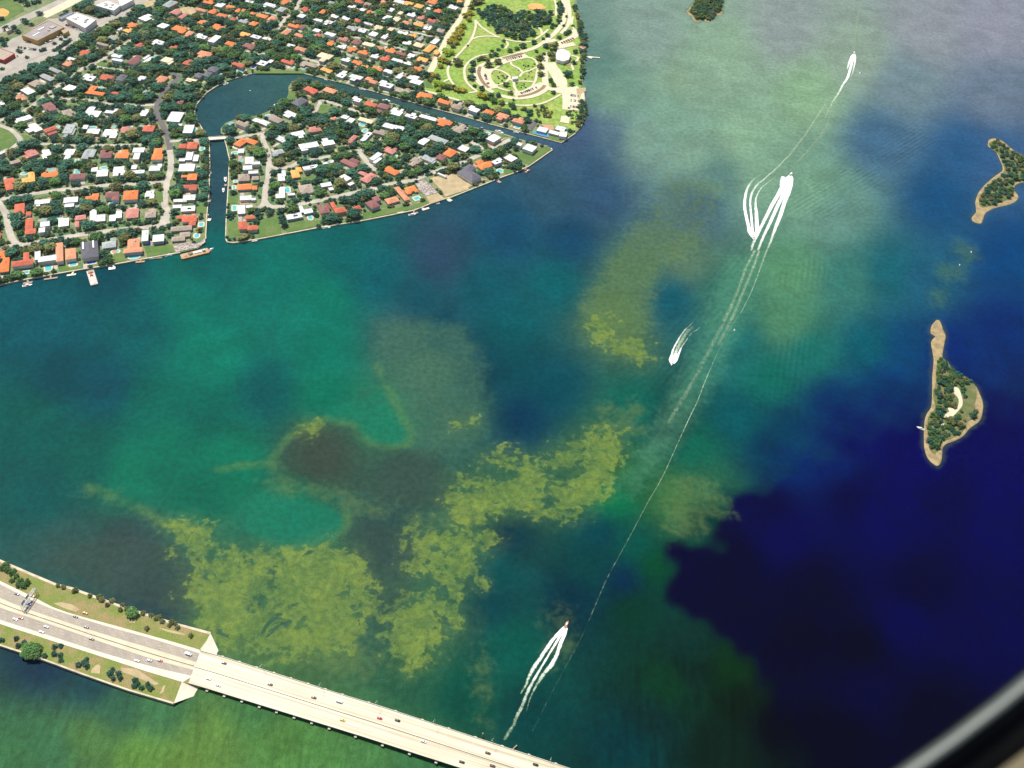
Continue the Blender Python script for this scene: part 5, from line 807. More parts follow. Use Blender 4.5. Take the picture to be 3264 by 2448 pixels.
# small road bridge over the canal
cb = empty('canal_bridge', W(700, 441, 2)); prop(cb, 'short pale road bridge across the straight canal', 'bridge'); p, q = Vector(W(664, 443, 2.4)), Vector(W(735, 438, 2.4)); d = (q-p).normalized(); nrm = Vector((-d.y, d.x, 0))
def cbp(name, mb, m_): return at_parent(mb.build(name, m_), cb)
cbp('deck', MB().bar(p, q, 9.5, 0.6), M_CONC)
for s in (-4.6, 4.6): cbp('parapet', MB().bar(p+nrm*s+Vector((0, 0, 0.75)), q+nrm*s+Vector((0, 0, 0.75)), 0.35, 0.9), M_CONC)
for k in (0.3, 0.5, 0.7):
    c = p.lerp(q, k); cbp('pier', MB().bar((c+nrm*4)-Vector((0, 0, 0.8)), (c-nrm*4)-Vector((0, 0, 0.8)), 0.8, 1.0).tube((c+nrm*3)-Vector((0, 0, 4)), (c+nrm*3)-Vector((0, 0, 1.2)), 0.4, 0.4, 8).tube((c-nrm*3)-Vector((0, 0, 4)), (c-nrm*3)-Vector((0, 0, 1.2)), 0.4, 0.4, 8), M_CONC2)
# site trailer by the sand plot
c = W(*tp('K', 1705, 830), GZ+2); a = row_angle(1409, 560); tr = empty('site_trailer', (c[0], c[1], GZ), a); prop(tr, 'long white site trailer parked on the bare sand plot', 'trailer')
MB().box(0, 0, 0.8, 3.6, 15, 3).build('body', M_GEL, tr); MB().box(0, 0, 3.602, 3.75, 15.2, 3.2).build('roof', rw, tr)
for s in (-4, 4): MB().tube((s, -1.6, 0.45), (s, 1.6, 0.45), 0.45, 0.45, 10).build('wheel', M_TYRE, tr)

# =================================================================== TREES
def crown(seed, nleaf, flat=0.78, leaf=0.26, core=0.72, lobes=6):
    r = np.random.default_rng(seed); vs = []; fs = []; tint = []
    lob = [(0, 0, 0.15, 0.72)]
    for i in range(lobes):
        a = 2*math.pi*(i+r.uniform(-0.3, 0.3))/lobes; d = r.uniform(0.5, 0.72); lob.append((d*math.cos(a), d*math.sin(a), r.uniform(-0.2, 0.2), r.uniform(0.40, 0.56)))
    bm = bmesh.new(); bmesh.ops.create_icosphere(bm, subdivisions=1, radius=1.0)
    for lx_, ly_, lz, lr in lob[:1]+lob[1::2]:
        n = len(vs)
        for v in bm.verts: k = lr*core*r.uniform(0.85, 1.12); vs.append((lx_+v.co.x*k, ly_+v.co.y*k, (lz+v.co.z*k)*flat))
        for f in bm.faces: fs.append(tuple(n+v.index for v in f.verts)); tint.append(r.uniform(0.0, 0.4))
    bm.free(); lt = [r.uniform(0.15, 0.9) for _ in lob]
    for _ in range(nleaf):
        j = r.integers(len(lob)); lx_, ly_, lz, lr = lob[j]
        d = r.normal(size=3); d[2] = abs(d[2])*1.0-0.15; d /= np.linalg.norm(d); k = lr*r.uniform(0.85, 1.08); p = np.array([lx_+d[0]*k, ly_+d[1]*k, (lz+d[2]*k)*flat])
        nn = d*0.55+np.array([0, 0, 0.75])+r.normal(size=3)*0.38; nn /= np.linalg.norm(nn); a = np.cross(nn, [0.3, 0.5, 0.8]); a /= np.linalg.norm(a); b_ = np.cross(nn, a); s = leaf*r.uniform(0.6, 1.25)/2; n = len(vs)
        for sx, sy in ((-1, -0.7), (0.9, -1), (1, 0.8), (-0.7, 1)): vs.append(tuple(p+a*s*sx+b_*s*sy))
        fs.append((n, n+1, n+2, n+3)); tint.append(float(np.clip(lt[j]+r.uniform(-0.3, 0.35)+0.2*d[2], 0, 1)))
    return np.array(vs), fs, np.array(tint)
def crown_mesh(name, cr, m_):
    me_ = mesh(name, cr[0], cr[1]); a = me_.attributes.new('tint', 'FLOAT', 'FACE'); a.data.foreach_set('value', cr[2].astype(np.float32)); me_.materials.append(m_); return me_
BIG = [crown(100+i, 330, (0.60, 0.68, 0.74)[i % 3], 0.24, 0.74, 7) for i in range(4)]; SML = [crown(200+i, 74, (0.62, 0.74)[i % 2], 0.42, 0.78, 5) for i in range(6)]
# ---- free ground
RES = 1.5; ox, oy = -1250.0, 700.0; nxr, nyr = int(2150/RES), int(1700/RES); free = np.zeros((nyr, nxr), bool)
def raster(P, val):
    P = np.asarray(P); x0, y0 = P.min(0); x1, y1 = P.max(0); i0, i1 = max(0, int((x0-ox)/RES)), min(nxr-1, int((x1-ox)/RES)+1); j0, j1 = max(0, int((y0-oy)/RES)), min(nyr-1, int((y1-oy)/RES)+1)
    if i1 < i0 or j1 < j0: return
    xs = ox+(np.arange(i0, i1+1)+0.5)*RES; ys = oy+(np.arange(j0, j1+1)+0.5)*RES; XX, YY = np.meshgrid(xs, ys); ins = np.zeros(XX.shape, bool); n = len(P)
    for i in range(n):
        ax, ay = P[i]; bx, by = P[(i+1) % n]; ins ^= ((ay > YY) != (by > YY)) & (XX < (bx-ax)*(YY-ay)/(by-ay+1e-12)+ax)
    sub = free[j0:j1+1, i0:i1+1]; sub[ins] = val
raster([W(x, y, GZ)[:2] for x, y in SHORE_MAIN], True); raster([W(x, y, GZ)[:2] for x, y in SHORE_ISLE], True); raster(PARK, False)
raster([W(*p, GZ)[:2] for p in tl('E', [(-100, 100), (-100, 850), (300, 640), (800, 330), (1300, 100), (1560, -60), (700, -80)])], False)
for P in BLOCK: raster(P, False)
def ok(x, y, r, k=0.6):
    for a in range(8):
        i, j = int((x+r*k*math.cos(a*0.785)-ox)/RES), int((y+r*k*math.sin(a*0.785)-oy)/RES)
        if not (0 <= i < nxr and 0 <= j < nyr) or not free[j, i]: return False
    return True
TREES = []; cell = {}
def far_enough(x, y, r, k=0.72):
    ci, cj = int(x//9), int(y//9)
    for a in range(ci-1, ci+2):
        for b_ in range(cj-1, cj+2):
            for (tx, ty, tr) in cell.get((a, b_), ()):
                if (tx-x)**2+(ty-y)**2 < (k*(tr+r))**2: return False
    return True
def put(x, y, r, cls, z=GZ): TREES.append((x, y, z, r, cls)); cell.setdefault((int(x//9), int(y//9)), []).append((x, y, r))
R = random.Random(5)
fj, fi = np.nonzero(free); order = np.random.default_rng(3).integers(0, len(fi), 60000)
for n_, k in enumerate(order):
    x, y = ox+(fi[k]+R.random())*RES, oy+(fj[k]+R.random())*RES
    if n_ < 12000: r = R.uniform(5.8, 10.0)
    elif n_ < 34000: r = R.uniform(3.6, 5.8)
    else: r = R.uniform(1.9, 3.3)
    if not ok(x, y, r, 0.74 if r > 4 else 0.62) or not far_enough(x, y, r, 0.66): continue
    u, v = toPx((x, y, 5)); q = R.random(); far_ = 1.0 if (v < 300 and u > 850) else 0.0
    if not (-150 < u < 2000 and -120 < v < 1000): continue
    cls = 'dark green' if q < 0.64-0.2*far_ else ('green' if q < 0.87-0.1*far_ else 'olive'); put(x, y, r, cls)
# ---- trees of the park, one by one
for px_, py_, pr, c in [(700,20,48,'o'),(640,40,48,'o'),(600,90,42,'o'),(590,160,45,'y'),(530,190,40,'y'),(575,235,36,'y'),(500,315,42,'y'),(450,345,42,'y'),(480,385,45,'y'),(420,410,42,'y'),(450,445,42,'y'),(385,455,42,'y'),(345,495,42,'y'),(425,505,42,'y'),(380,545,35,'o'),(300,600,45,'l'),(355,620,45,'l'),(320,645,40,'l'),(230,700,40,'y'),(285,720,45,'y'),(335,745,35,'o'),(240,785,35,'y'),(150,890,42,'y'),(120,940,40,'o'),(200,905,40,'o'),(190,1000,48,'l'),(250,1015,46,'l'),(320,1030,44,'o'),(215,1055,38,'l'),(385,1035,40,'o'),(440,1065,45,'y'),(500,1065,45,'y'),(710,1130,45,'y'),(760,1150,46,'y'),(830,1150,52,'g'),(870,1195,46,'g'),(960,1215,40,'o'),(1080,1240,40,'g'),(1100,1272,34,'d'),(1230,1285,30,'o'),(1290,1335,46,'d'),(1440,1255,30,'g'),(445,755,56,'o'),(430,720,40,'d'),
 (620,750,42,'d'),(610,830,40,'d'),(600,920,46,'d'),(725,1045,38,'d'),(800,775,48,'o'),(920,740,46,'o'),(1410,690,50,'o'),(1420,790,42,'o'),(1425,880,40,'o'),(1010,1000,36,'o'),(1065,1095,34,'o'),(890,645,34,'d'),(830,655,28,'o'),(790,705,30,'o'),(735,690,36,'o'),(690,705,26,'d'),(845,598,22,'d'),(920,582,24,'d'),(965,538,24,'d'),(1060,600,34,'g'),(1140,572,30,'g'),(1210,548,38,'d'),(1340,503,36,'d'),(1480,545,40,'d'),(1460,632,26,'g'),(1370,603,24,'g'),(1570,570,52,'o'),(1545,645,46,'o'),(1560,695,36,'o'),(1570,1090,30,'d'),(1540,955,30,'d'),(1570,1005,32,'g'),(1790,995,32,'d'),(1740,885,52,'d'),(1720,395,36,'d'),(1755,372,32,'d'),(1640,440,34,'g'),(1600,520,30,'g'),(985,480,24,'d'),(1100,1175,16,'d'),(1200,1290,20,'g'),(560,530,14,'d'),(1830,610,34,'d'),(1810,740,34,'d'),(1800,300,20,'g'),(1420,300,24,'g'),(1500,420,30,'d'),(1450,455,22,'g'),(1285,300,26,'d'),(1350,1245,24,'g'),(920,1125,34,'d'),(640,1010,26,'d'),(500,700,10,'d'),(1700,640,10,'d')]:
    u, v = tp('N', px_, py_); c0 = W(u, v, GZ+2); r = pr/3.704*math.dist(W(u-0.5, v, GZ), W(u+0.5, v, GZ)); put(c0[0], c0[1], r*1.0, {'o': 'olive', 'y': 'golden', 'l': 'lime', 'g': 'green', 'd': 'dark green'}[c])
def fill(poly, n, r0, r1, classes, z=GZ, k=0.7, avoid=()):
    P = np.asarray(poly); x0, y0 = P.min(0); x1, y1 = P.max(0)
    XS = np.array([R.uniform(x0, x1) for _ in range(n)]); YS = np.array([R.uniform(y0, y1) for _ in range(n)]); RS = np.array([R.uniform(r0, r1) for _ in range(n)])
    good = sdist(XS, YS, [P], 50) > 0.3*RS
    for q in avoid: good &= sdist(XS, YS, [np.asarray(q)], 50) < -0.4*RS
    for x, y, r in zip(XS[good], YS[good], RS[good]):
        if far_enough(x, y, r, k): put(float(x), float(y), float(r), R.choice(classes), z)
def NP(pts): return [W(*p, GZ)[:2] for p in tl('N', pts)]
fill(NP([(660, 130), (760, 100), (880, 70), (1050, 110), (1080, 170), (1250, 140), (1400, 150), (1560, 160), (1600, 200), (1560, 290), (1440, 300), (1330, 350), (1380, 420), (1200, 480), (1070, 470), (900, 400), (860, 350), (760, 290), (720, 230)]), 900, 3.5, 7.5, ['dark green']*5+['olive', 'green'])
fill(NP([(1800, -60), (1850, 100), (1905, 260), (1965, 450), (1950, 650), (1945, 850), (1905, 1010), (1865, 1010), (1885, 700), (1865, 500), (1865, 300), (1790, 100)]), 420, 3, 6, ['dark green', 'dark green', 'green', 'olive'])
fill(NP([(1610, -60), (1655, -60), (1690, 150), (1660, 260), (1560, 370), (1510, 320), (1620, 220)]), 200, 3, 6, ['dark green', 'green', 'dark green'])
fill(NP([(1720, 0), (1735, 160), (1720, 290), (1640, 390), (1660, 360), (1710, 250), (1725, 120)]), 80, 2, 4, ['dark green', 'green'])
fill(NP([(1890, 1180), (1960, 1200), (1960, 1350), (1905, 1500), (1840, 1530), (1850, 1380)]), 160, 2.5, 5, ['olive', 'green', 'dark green'])
fill(NP([(500, 1195), (1300, 1400), (1500, 1465), (1560, 1475), (1560, 1500), (1280, 1440), (500, 1235)]), 260, 2.2, 3.6, ['dark green'])
fill(NP([(1340, 1290), (1500, 1270), (1560, 1330), (1540, 1400), (1380, 1380)]), 160, 1.4, 2.4, ['olive', 'green', 'golden'])
fill(NP([(1720, 1260), (1860, 1320), (1850, 1480), (1780, 1480), (1700, 1320)]), 40, 1.2, 2.2, ['dark green', 'olive'])
fill(NP([(840, 860), (960, 850), (1040, 900), (1000, 990), (890, 1000), (830, 930)]), 26, 1.0, 1.8, ['dark green', 'olive']); fill(NP([(1110, 800), (1370, 720), (1360, 850), (1190, 900)]), 20, 1.0, 1.8, ['dark green']); fill(NP([(1120, 980), (1330, 980), (1240, 1060), (1150, 1070)]), 20, 1.0, 1.7, ['dark green']); fill(NP([(1170, 920), (1340, 850), (1340, 950), (1180, 950)]), 16, 1.0, 1.7, ['dark green', 'olive'])
# street trees, verge shrubs and railway trees
def at_px(lst, r, cls, tf, z=GZ):
    for x, y in lst: c0 = W(*tf(x, y), z); put(c0[0], c0[1], r*R.uniform(0.85, 1.15), cls, z)
at_px([(1630, 785), (1665, 770), (1700, 755), (1735, 745), (1770, 730), (1805, 720), (1840, 705), (1910, 680), (1945, 665), (1980, 650), (2045, 630), (1450, 830), (1485, 820), (1525, 810)], 2.4, 'dark green', lambda x, y: tp('K', x, y))
at_px([(900, 840), (935, 825), (970, 800), (1005, 780), (1040, 760), (1070, 740), (1100, 715), (1130, 695), (1160, 670), (680, 850), (740, 830), (900, 730), (1010, 660), (1080, 620), (450, 960), (340, 870), (300, 850), (60, 700), (120, 660), (40, 1150)], 3.6, 'dark green', lambda x, y: tp('E', x, y))
at_px([(30, 330), (100, 490), (180, 520), (230, 470), (400, 360), (440, 390), (560, 60), (450, 90), (640, 40), (1250, 140), (1500, 200), (1700, 250), (1780, 260), (1830, 220), (340, 30), (420, 20), (30, 670), (80, 760), (300, 540), (520, 420), (660, 240)], 5.0, 'dark green', lambda x, y: tp('E', x, y))
def cz(x, y): return Z1([(x, y)])[0]
at_px([(1300, 610)], 5.0, 'green', cz, CZ); at_px([(330, 975), (300, 1010), (370, 960), (290, 960), (350, 1020), (260, 1000)], 5.0, 'green', cz, CZ-1.0)
at_px([(20, 865), (160, 850), (180, 920), (240, 890), (270, 945), (350, 920), (535, 930), (595, 920), (530, 1000), (590, 1015), (845, 1060), (770, 1110), (820, 1090), (850, 1120), (1105, 1150), (1080, 1190), (1165, 1195), (1180, 1235), (1110, 1240), (1325, 1260), (1350, 1290), (1385, 1330), (1450, 1300), (1475, 1335), (1320, 1310), (600, 1060), (440, 1020)], 2.3, 'dark green', cz, CZ)
at_px([(30, 160), (80, 180), (110, 210), (160, 240), (200, 290), (120, 280), (240, 330), (180, 330), (270, 300), (60, 130), (140, 190)], 2.7, 'green', cz, CZ)
at_px([(570, 330), (620, 345), (720, 390), (745, 380), (880, 430), (970, 440), (1000, 470), (1200, 520), (1180, 570), (1240, 560), (1400, 600), (1480, 620), (1530, 650), (1560, 640), (1660, 720), (1680, 690), (1720, 700), (1870, 820), (1440, 750), (1050, 520), (1100, 480), (1590, 680), (1740, 740)], 2.2, 'olive', cz, CZ)
# islet scrub
def I1(pts): return [np.array(W(2860+x/3.0735, 980+y/3.0735, 0.5)[:2]) for x, y in pts]
AV = [np.array(I1([(545, 770), (610, 780), (640, 870), (650, 960), (600, 1020), (540, 1090), (450, 1070), (480, 980), (570, 980), (580, 900), (540, 830)])), np.array(I1([(660, 780), (740, 770), (760, 850), (740, 1000), (690, 1100), (620, 1100), (650, 1000), (690, 900)]))]
fill(ISA, 1500, 1.8, 4.8, ['dark green']*3+['green', 'olive', 'green'], 0.6, 0.66, AV); fill(ISB1, 1300, 2.0, 4.6, ['dark green']*3+['green', 'olive'], 0.6, 0.78); fill(ISC, 900, 2.5, 5.5, ['dark green', 'green', 'green', 'olive'], 0.6, 0.6)
# ---- the 300 that show largest stand alone, the rest form the canopy
TP = toPx(np.array([(a, b_, c+d) for a, b_, c, d, e in TREES])); dep = np.array([(np.array((a, b_, c))-np.array([0, 0, CAM_H]))@FWD for a, b_, c, d, e in TREES]); shown = np.array([t_[3] for t_ in TREES])/dep
inv = (TP[:, 0] > -10) & (TP[:, 0] < PW+10) & (TP[:, 1] > -10) & (TP[:, 1] < PH); shown = np.where(inv, shown, 0); big = np.argsort(-shown)[:300]; isbig = np.zeros(len(TREES), bool); isbig[big] = True
CM = {(c, i): crown_mesh('crown', BIG[i], M_LEAF[c]) for c in M_LEAF for i in range(4)}
tm = MB().tube((0, 0, -0.15), (0, 0, 0.5), 0.08, 0.055, 7)
for a in range(3): tm.tube((0, 0, 0.25), (0.42*math.cos(a*2.1), 0.42*math.sin(a*2.1), 0.62), 0.045, 0.02, 5)
TRK = tm.me('trunk'); TRK.materials.append(M_TRUNK)
tlab = rank_labels([(TP[i][0], TP[i][1], TREES[i][4]) for i in big], lambda k, o_, nm: f'large {k} tree, {o_}nearest large {k} crown to {nm}')
for i, lab in zip(big, tlab):
    x, y, z, r, c = TREES[i]; e = empty('broadleaf_tree', (x, y, z), R.uniform(0, 6.28)); prop(e, lab, 'tree', f'large {c} trees')
    e.scale = (r, r, r*R.uniform(0.85, 1.1)); cr = link('crown', CM[(c, R.randrange(4))], e); cr.location = (0, 0, 0.62); link('trunk', TRK, e)
# canopy mesh
vs_all = []; q_all = []; t_all = []; ti_all = []; mi_all = []; nv = 0; cls_i = {c: i for i, c in enumerate(M_LEAF)}; tr_all = []
prep = []
for vs, fs, ti in SML:
    tri = np.array([f for f in fs if len(f) == 3], np.int32); qd = np.array([f for f in fs if len(f) == 4], np.int32); prep.append((vs, tri, qd, ti[:len(tri)], ti[len(tri):]))
for i, (x, y, z, r, c) in enumerate(TREES):
    if isbig[i]: continue
    vs, tri, qd, t1, t2 = prep[R.randrange(len(prep))]; a = R.uniform(0, 6.28); ca, sa = math.cos(a), math.sin(a); h = r*R.uniform(0.85, 1.15)
    P = np.stack([x+r*(vs[:, 0]*ca-vs[:, 1]*sa), y+r*(vs[:, 0]*sa+vs[:, 1]*ca), z+h*(vs[:, 2]+0.6)], -1); vs_all.append(P); tr_all.append(tri+nv); q_all.append(qd+nv); b_ = R.uniform(-0.25, 0.3)
    t_all.append(np.clip(t1+b_*0.4, 0, 1)); ti_all.append(np.clip(t2+b_, 0, 1)); mi_all.append((cls_i[c], len(tri), len(qd))); nv += len(P)
V = np.concatenate(vs_all); TRI = np.concatenate(tr_all); QD = np.concatenate(q_all); me = bpy.data.meshes.new('tree_canopy'); me.vertices.add(len(V)); me.vertices.foreach_set('co', V.astype(np.float32).ravel())
nl = TRI.size+QD.size; me.loops.add(nl); me.loops.foreach_set('vertex_index', np.concatenate([TRI.ravel(), QD.ravel()]).astype(np.int32)); nf = len(TRI)+len(QD); me.polygons.add(nf)
me.polygons.foreach_set('loop_start', np.concatenate([np.arange(len(TRI))*3, TRI.size+np.arange(len(QD))*4]).astype(np.int32)); me.update(calc_edges=True)
me.polygons.foreach_set('material_index', np.concatenate([np.repeat([m_[0] for m_ in mi_all], [m_[1] for m_ in mi_all]), np.repeat([m_[0] for m_ in mi_all], [m_[2] for m_ in mi_all])]).astype(np.int32))
a = me.attributes.new('tint', 'FLOAT', 'FACE'); a.data.foreach_set('value', np.concatenate(t_all+ti_all).astype(np.float32))
for c in M_LEAF: me.materials.append(M_LEAF[c])
cano = link('tree_canopy', me); prop(cano, 'mass of smaller trees and shrubs filling the gardens, park and islets', 'trees', None, 'stuff')
print('TREES', len(TREES), 'canopy faces', nf)

# =================================================================== BOATS AND DOCKS
def boat_parts(e, Lb, B, style='motor', hullm=None):
    hm = hullm or M_GEL; n = 9; sec = []
    for i in range(n):
        u = i/(n-1); w = B/2*(1.0 if u < 0.55 else max(0.03, 1-((u-0.55)/0.45)**1.9)); x = -Lb/2+Lb*u; sh = 0.10*Lb*(0.75+0.35*u*u); sec.append((x, w, sh))
    vs = []; fs = []
    for x, w, sh in sec: vs += [(x, -w, sh), (x, -w*0.72, -0.25), (x, w*0.72, -0.25), (x, w, sh)]
    for i in range(n-1):
        for k in range(3): fs.append((4*i+k, 4*i+k+1, 4*i+5+k, 4*i+4+k))
        fs.append((4*i+3, 4*i, 4*i+4, 4*i+7))
    fs += [(0, 3, 2, 1), (4*n-4, 4*n-3, 4*n-2, 4*n-1)]
    me_ = mesh('hull', vs, fs); bm = bmesh.new(); bm.from_mesh(me_); bmesh.ops.recalc_face_normals(bm, faces=bm.faces); bm.to_mesh(me_); bm.free(); link('hull', me_, e, hm)
    h = 0.085*Lb
    MB().box(-Lb*0.32, 0, h*0.9, h*0.96, Lb*0.3, B*0.8).build('cockpit', M_WOOD, e)
    MB().box(0.02*Lb, 0, h, h+0.10*Lb, Lb*0.32, B*0.66, 0, 0.82).build('cabin', M_GEL, e); MB().box(0.02*Lb, 0, h+0.035*Lb, h+0.075*Lb, Lb*0.327, B*0.672, 0, 0.9).build('window_band', M_DGLASS, e)
    MB().box(-0.02*Lb, 0, h+0.101*Lb, h+0.125*Lb, Lb*0.26, B*0.5, 0, 0.9).build('roof', M_GEL, e)
    if style == 'open': MB().box(-Lb*0.46, 0, 0.1, h*1.3, Lb*0.06, B*0.3).build('outboard_motor', M_TYRE, e)
def boat(px, py, Lb, bow, label, style='motor', group=None, B=None, hullm=None, name='motor_boat'):
    c = W(px, py, 0.6); d = np.array(W(px+bow[0], py+bow[1], 0.6))-np.array(c); e = empty(name, (c[0], c[1], 0.05), math.atan2(d[1], d[0])); prop(e, label, 'boat', group); boat_parts(e, Lb, B or Lb*0.3, style, hullm); return e
G1 = 'boats moored along the shores'
def tb(t_, x, y, L_, bow, lab, **k): boat(*tp(t_, x, y), L_, bow, lab, group=G1, **k)
tb('A', 455, 1605, 12, (1, -0.15), 'white motor yacht moored at the brown dock near the left edge'); tb('B', 635, 1160, 8, (1, -0.1), 'small white boat at the seawall below the white bayfront house'); tb('B', 930, 1105, 11, (1, -0.15), 'white boat along the seawall left of the orange barge')
tb('D', 1860, 1310, 13, (0.05, 1), 'larger of two white yachts moored in the straight canal'); tb('D', 1825, 1485, 11, (0, 1), 'lower of two white yachts moored in the straight canal'); tb('D', 1612, 1200, 7, (0, 1), 'small boat on the left canal bank, below the white house'); tb('D', 1600, 945, 6, (0.1, 1), 'small boat on the left canal bank, nearest the canal bridge')
tb('F', 1870, 1385, 10, (1, -0.4), 'white boat moored below the slate mansion on the lagoon'); tb('G', 310, 1252, 12, (1, -0.2), 'white boat along the far lagoon seawall'); tb('G', 205, 1290, 6, (1, -0.3), 'small dark boat beside the far lagoon seawall', hullm=M_GREYEQ)
tb('I', 815, 715, 16, (-0.8, 0.5), 'big white yacht at the near shore of the round lagoon', name='yacht'); tb('H', 395, 1475, 12, (1, 0.25), 'white boat moored across the narrow canal from its dock'); tb('H', 645, 1532, 8, (1, 0.25), 'small white boat on the far bank of the narrow canal'); tb('L', 790, 525, 14, (1, 0.2), 'white yacht on the near bank of the narrow canal', name='yacht')
tb('M', 790, 212, 15, (1, 0.35), 'white yacht near the wide end of the narrow canal', name='yacht'); tb('M', 1065, 215, 9, (1, 0.2), 'white boat under the salmon house at the canal'); tb('M', 1255, 858, 11, (1, -0.5), 'red and white boat moored at the grassy island point', hullm=M_REDP); tb('K', 1215, 1472, 11, (1, -0.15), 'white boat inside the square dock on the bay side'); tb('K', 1645, 1287, 5, (1, -0.2), 'tiny white boat off the rubble plot'); tb('J', 1765, 1270, 12, (1, -0.05), 'white boat at the bay seawall below the brown house')
tb('M', 500, 140, 6, (1, 0.1), 'small blue tender in the narrow canal', hullm=M_POOLB); tb('B', 1575, 440, 5, (0, 1), 'small red and white boat at the left canal bank near the mouth', hullm=M_REDP); tb('G', 400, 1495, 3.5, (1, 0.4), 'tiny white dinghy adrift in the round lagoon')
boat(2934, 1365, 9, (-1, -0.4), 'white boat anchored beside the larger sandy islet', group=None); boat(2741, 232, 6, (0.4, -1), 'tiny white boat in the far channel, right of the speedboat'); boat(3096, 802, 4, (0, -1), 'tiny white skiff over the upper sand shoal'); boat(3059, 843, 3.5, (0.3, -1), 'tiny white skiff between the two sand shoals'); boat(2341, 1051, 3.5, (0.3, -1), 'tiny white skiff beside the long wake line')
def dock(t_, x, y, w, d, label, m_=M_WOOD, gang=None):
    u, v = tp(t_, x, y); s = math.dist(W(u-0.5, v, 1), W(u+0.5, v, 1))/5.185; c = W(u, v, 1.0); th = row_angle(u, v) if t_ != 'B' or x < 1500 else 0; a = math.dist(W(u, v-0.5, 1), W(u, v+0.5, 1))/5.185
    e = empty('dock', (c[0], c[1], 0), th); prop(e, label, 'dock', 'docks along the shores'); Wd, Dp = max(2.2, w*s), max(2.0, d*a)
    MB().box(0, 0, 0.8, 1.1, Wd, Dp).build('platform', m_, e)
    if gang:
        g = W(*tp(t_, *gang), 1.0); q = np.array(g)-np.array(c); ca, sa = math.cos(-th), math.sin(-th); MB().bar((0, 0, 1.0), (q[0]*ca-q[1]*sa, q[0]*sa+q[1]*ca, 1.25), 2.0, 0.25).build('gangway', m_, e)
    for sx in (-1, 1):
        for sy in (-1, 1): MB().tube((sx*Wd/2, sy*Dp/2, -2), (sx*Wd/2, sy*Dp/2, 2.0), 0.18, 0.16, 6).build('pile', M_WOOD, e)
for a in [('A', 460, 1560, 150, 25, 'brown T-shaped dock holding the white yacht at left', M_WOOD, (455, 1500)), ('A', 840, 1490, 220, 22, 'grey dock between the left yacht and the white L-shaped dock', M_WOOD, (835, 1440)), ('A', 1180, 1430, 150, 26, 'white L-shaped dock below the curved garden path', M_CONC, (1230, 1360)), ('A', 1850, 1320, 110, 40, 'white boat lift platform below the grey hip roof', M_GEL, (1880, 1270)), ('B', 450, 1215, 150, 24, 'brown dock below the salmon house pool', M_BRICK, (465, 1175)), ('B', 750, 1150, 130, 25, 'dark floating dock between two white boats at the seawall', M_DIRT, None),
          ('B', 1590, 520, 60, 40, 'white dock frame on the left canal bank near the mouth', M_CONC, None), ('B', 1590, 210, 50, 40, 'small dock on the left canal bank beside the white houses', M_WOOD, None), ('J', 575, 1485, 95, 28, 'cream square dock on the rounded island corner', M_CONC, None), ('J', 1025, 1382, 190, 26, 'long cream dock below the open lawn', M_CONC, None), ('K', 1240, 1455, 150, 25, 'square dock holding a white boat on the bay side', M_WOOD, (1240, 1410)), ('K', 1435, 1378, 130, 26, 'white angled dock near the orange bayfront house', M_CONC, (1350, 1360)), ('K', 1830, 1232, 80, 40, 'white square dock between the rubble and sand plots', M_CONC, (1790, 1200)),
          ('M', 780, 1032, 50, 40, 'grey dock at the foot of the pool terrace', M_WOOD, (760, 985)), ('M', 1215, 822, 45, 20, 'short brown dock beside the red boat', M_WOOD, None), ('M', 720, 98, 60, 20, 'white dock on the far canal bank below the salmon roofs', M_CONC, None), ('M', 1640, 330, 80, 18, 'white dock along the canal below the tennis court', M_CONC, None), ('I', 1660, 275, 70, 20, 'white dock at the mouth of the narrow canal by the lagoon', M_CONC, None), ('I', 1815, 300, 60, 30, 'white boat platform on the far canal bank below a white house', M_CONC, None), ('D', 1860, 1400, 40, 30, 'brown dock between the two canal yachts', M_WOOD, None)]: dock(*a)
# work barges
c = W(*tp('B', 1355, 1085), 1.0); d = np.array(W(*tp('B', 1560, 1040), 1))-np.array(W(*tp('B', 1150, 1140), 1)); th = math.atan2(d[1], d[0]); Lb = np.linalg.norm(d)*1.12
bg_ = empty('work_barge', (c[0], c[1], 0), th); prop(bg_, 'orange work barge loaded with gear at the canal mouth', 'barge')
MB().prism([(-Lb/2, -5), (-Lb/2+2, -5.6), (Lb/2-1, -5.6), (Lb/2, -4), (Lb/2, 4), (Lb/2-1, 5.2), (-Lb/2+2, 5.2), (-Lb/2, 4)], -0.6, 2.0).build('hull', M_HULL, bg_); MB().box(0, 0, 2.002, 2.1, Lb*0.93, 9).build('deck', M_SAND, bg_)
MB().box(Lb*0.1, 0.5, 2.12, 3.2, Lb*0.3, 3).build('crane_boom', M_GEL, bg_); MB().box(Lb*0.33, 0, 2.12, 4.6, 4, 4, 0, 0.8).build('crane_cab', M_CONC2, bg_); MB().box(-Lb*0.15, 0.8, 2.12, 3.4, 5, 5, 0.3).build('spoil_heap', M_DIRT, bg_); MB().tube((-Lb*0.34, -1, 2.1), (-Lb*0.34, -1, 2.9), 2.2, 1.2, 10).build('rope_coil', M_SAND, bg_)
c = W(*tp('B', 1620, 1008), 1.0); e = empty('tug_boat', (c[0], c[1], 0.05), th+0.5); prop(e, 'small dark tug with white wheelhouse at the barge end', 'boat'); boat_parts(e, 9, 4, 'motor', M_GREYEQ)
c = W(*tp('A', 1525, 1480), 1.0); d = np.array(W(*tp('A', 1555, 1600), 1))-np.array(W(*tp('A', 1480, 1360), 1)); th = math.atan2(d[1], d[0]); Lb = np.linalg.norm(d)*0.98
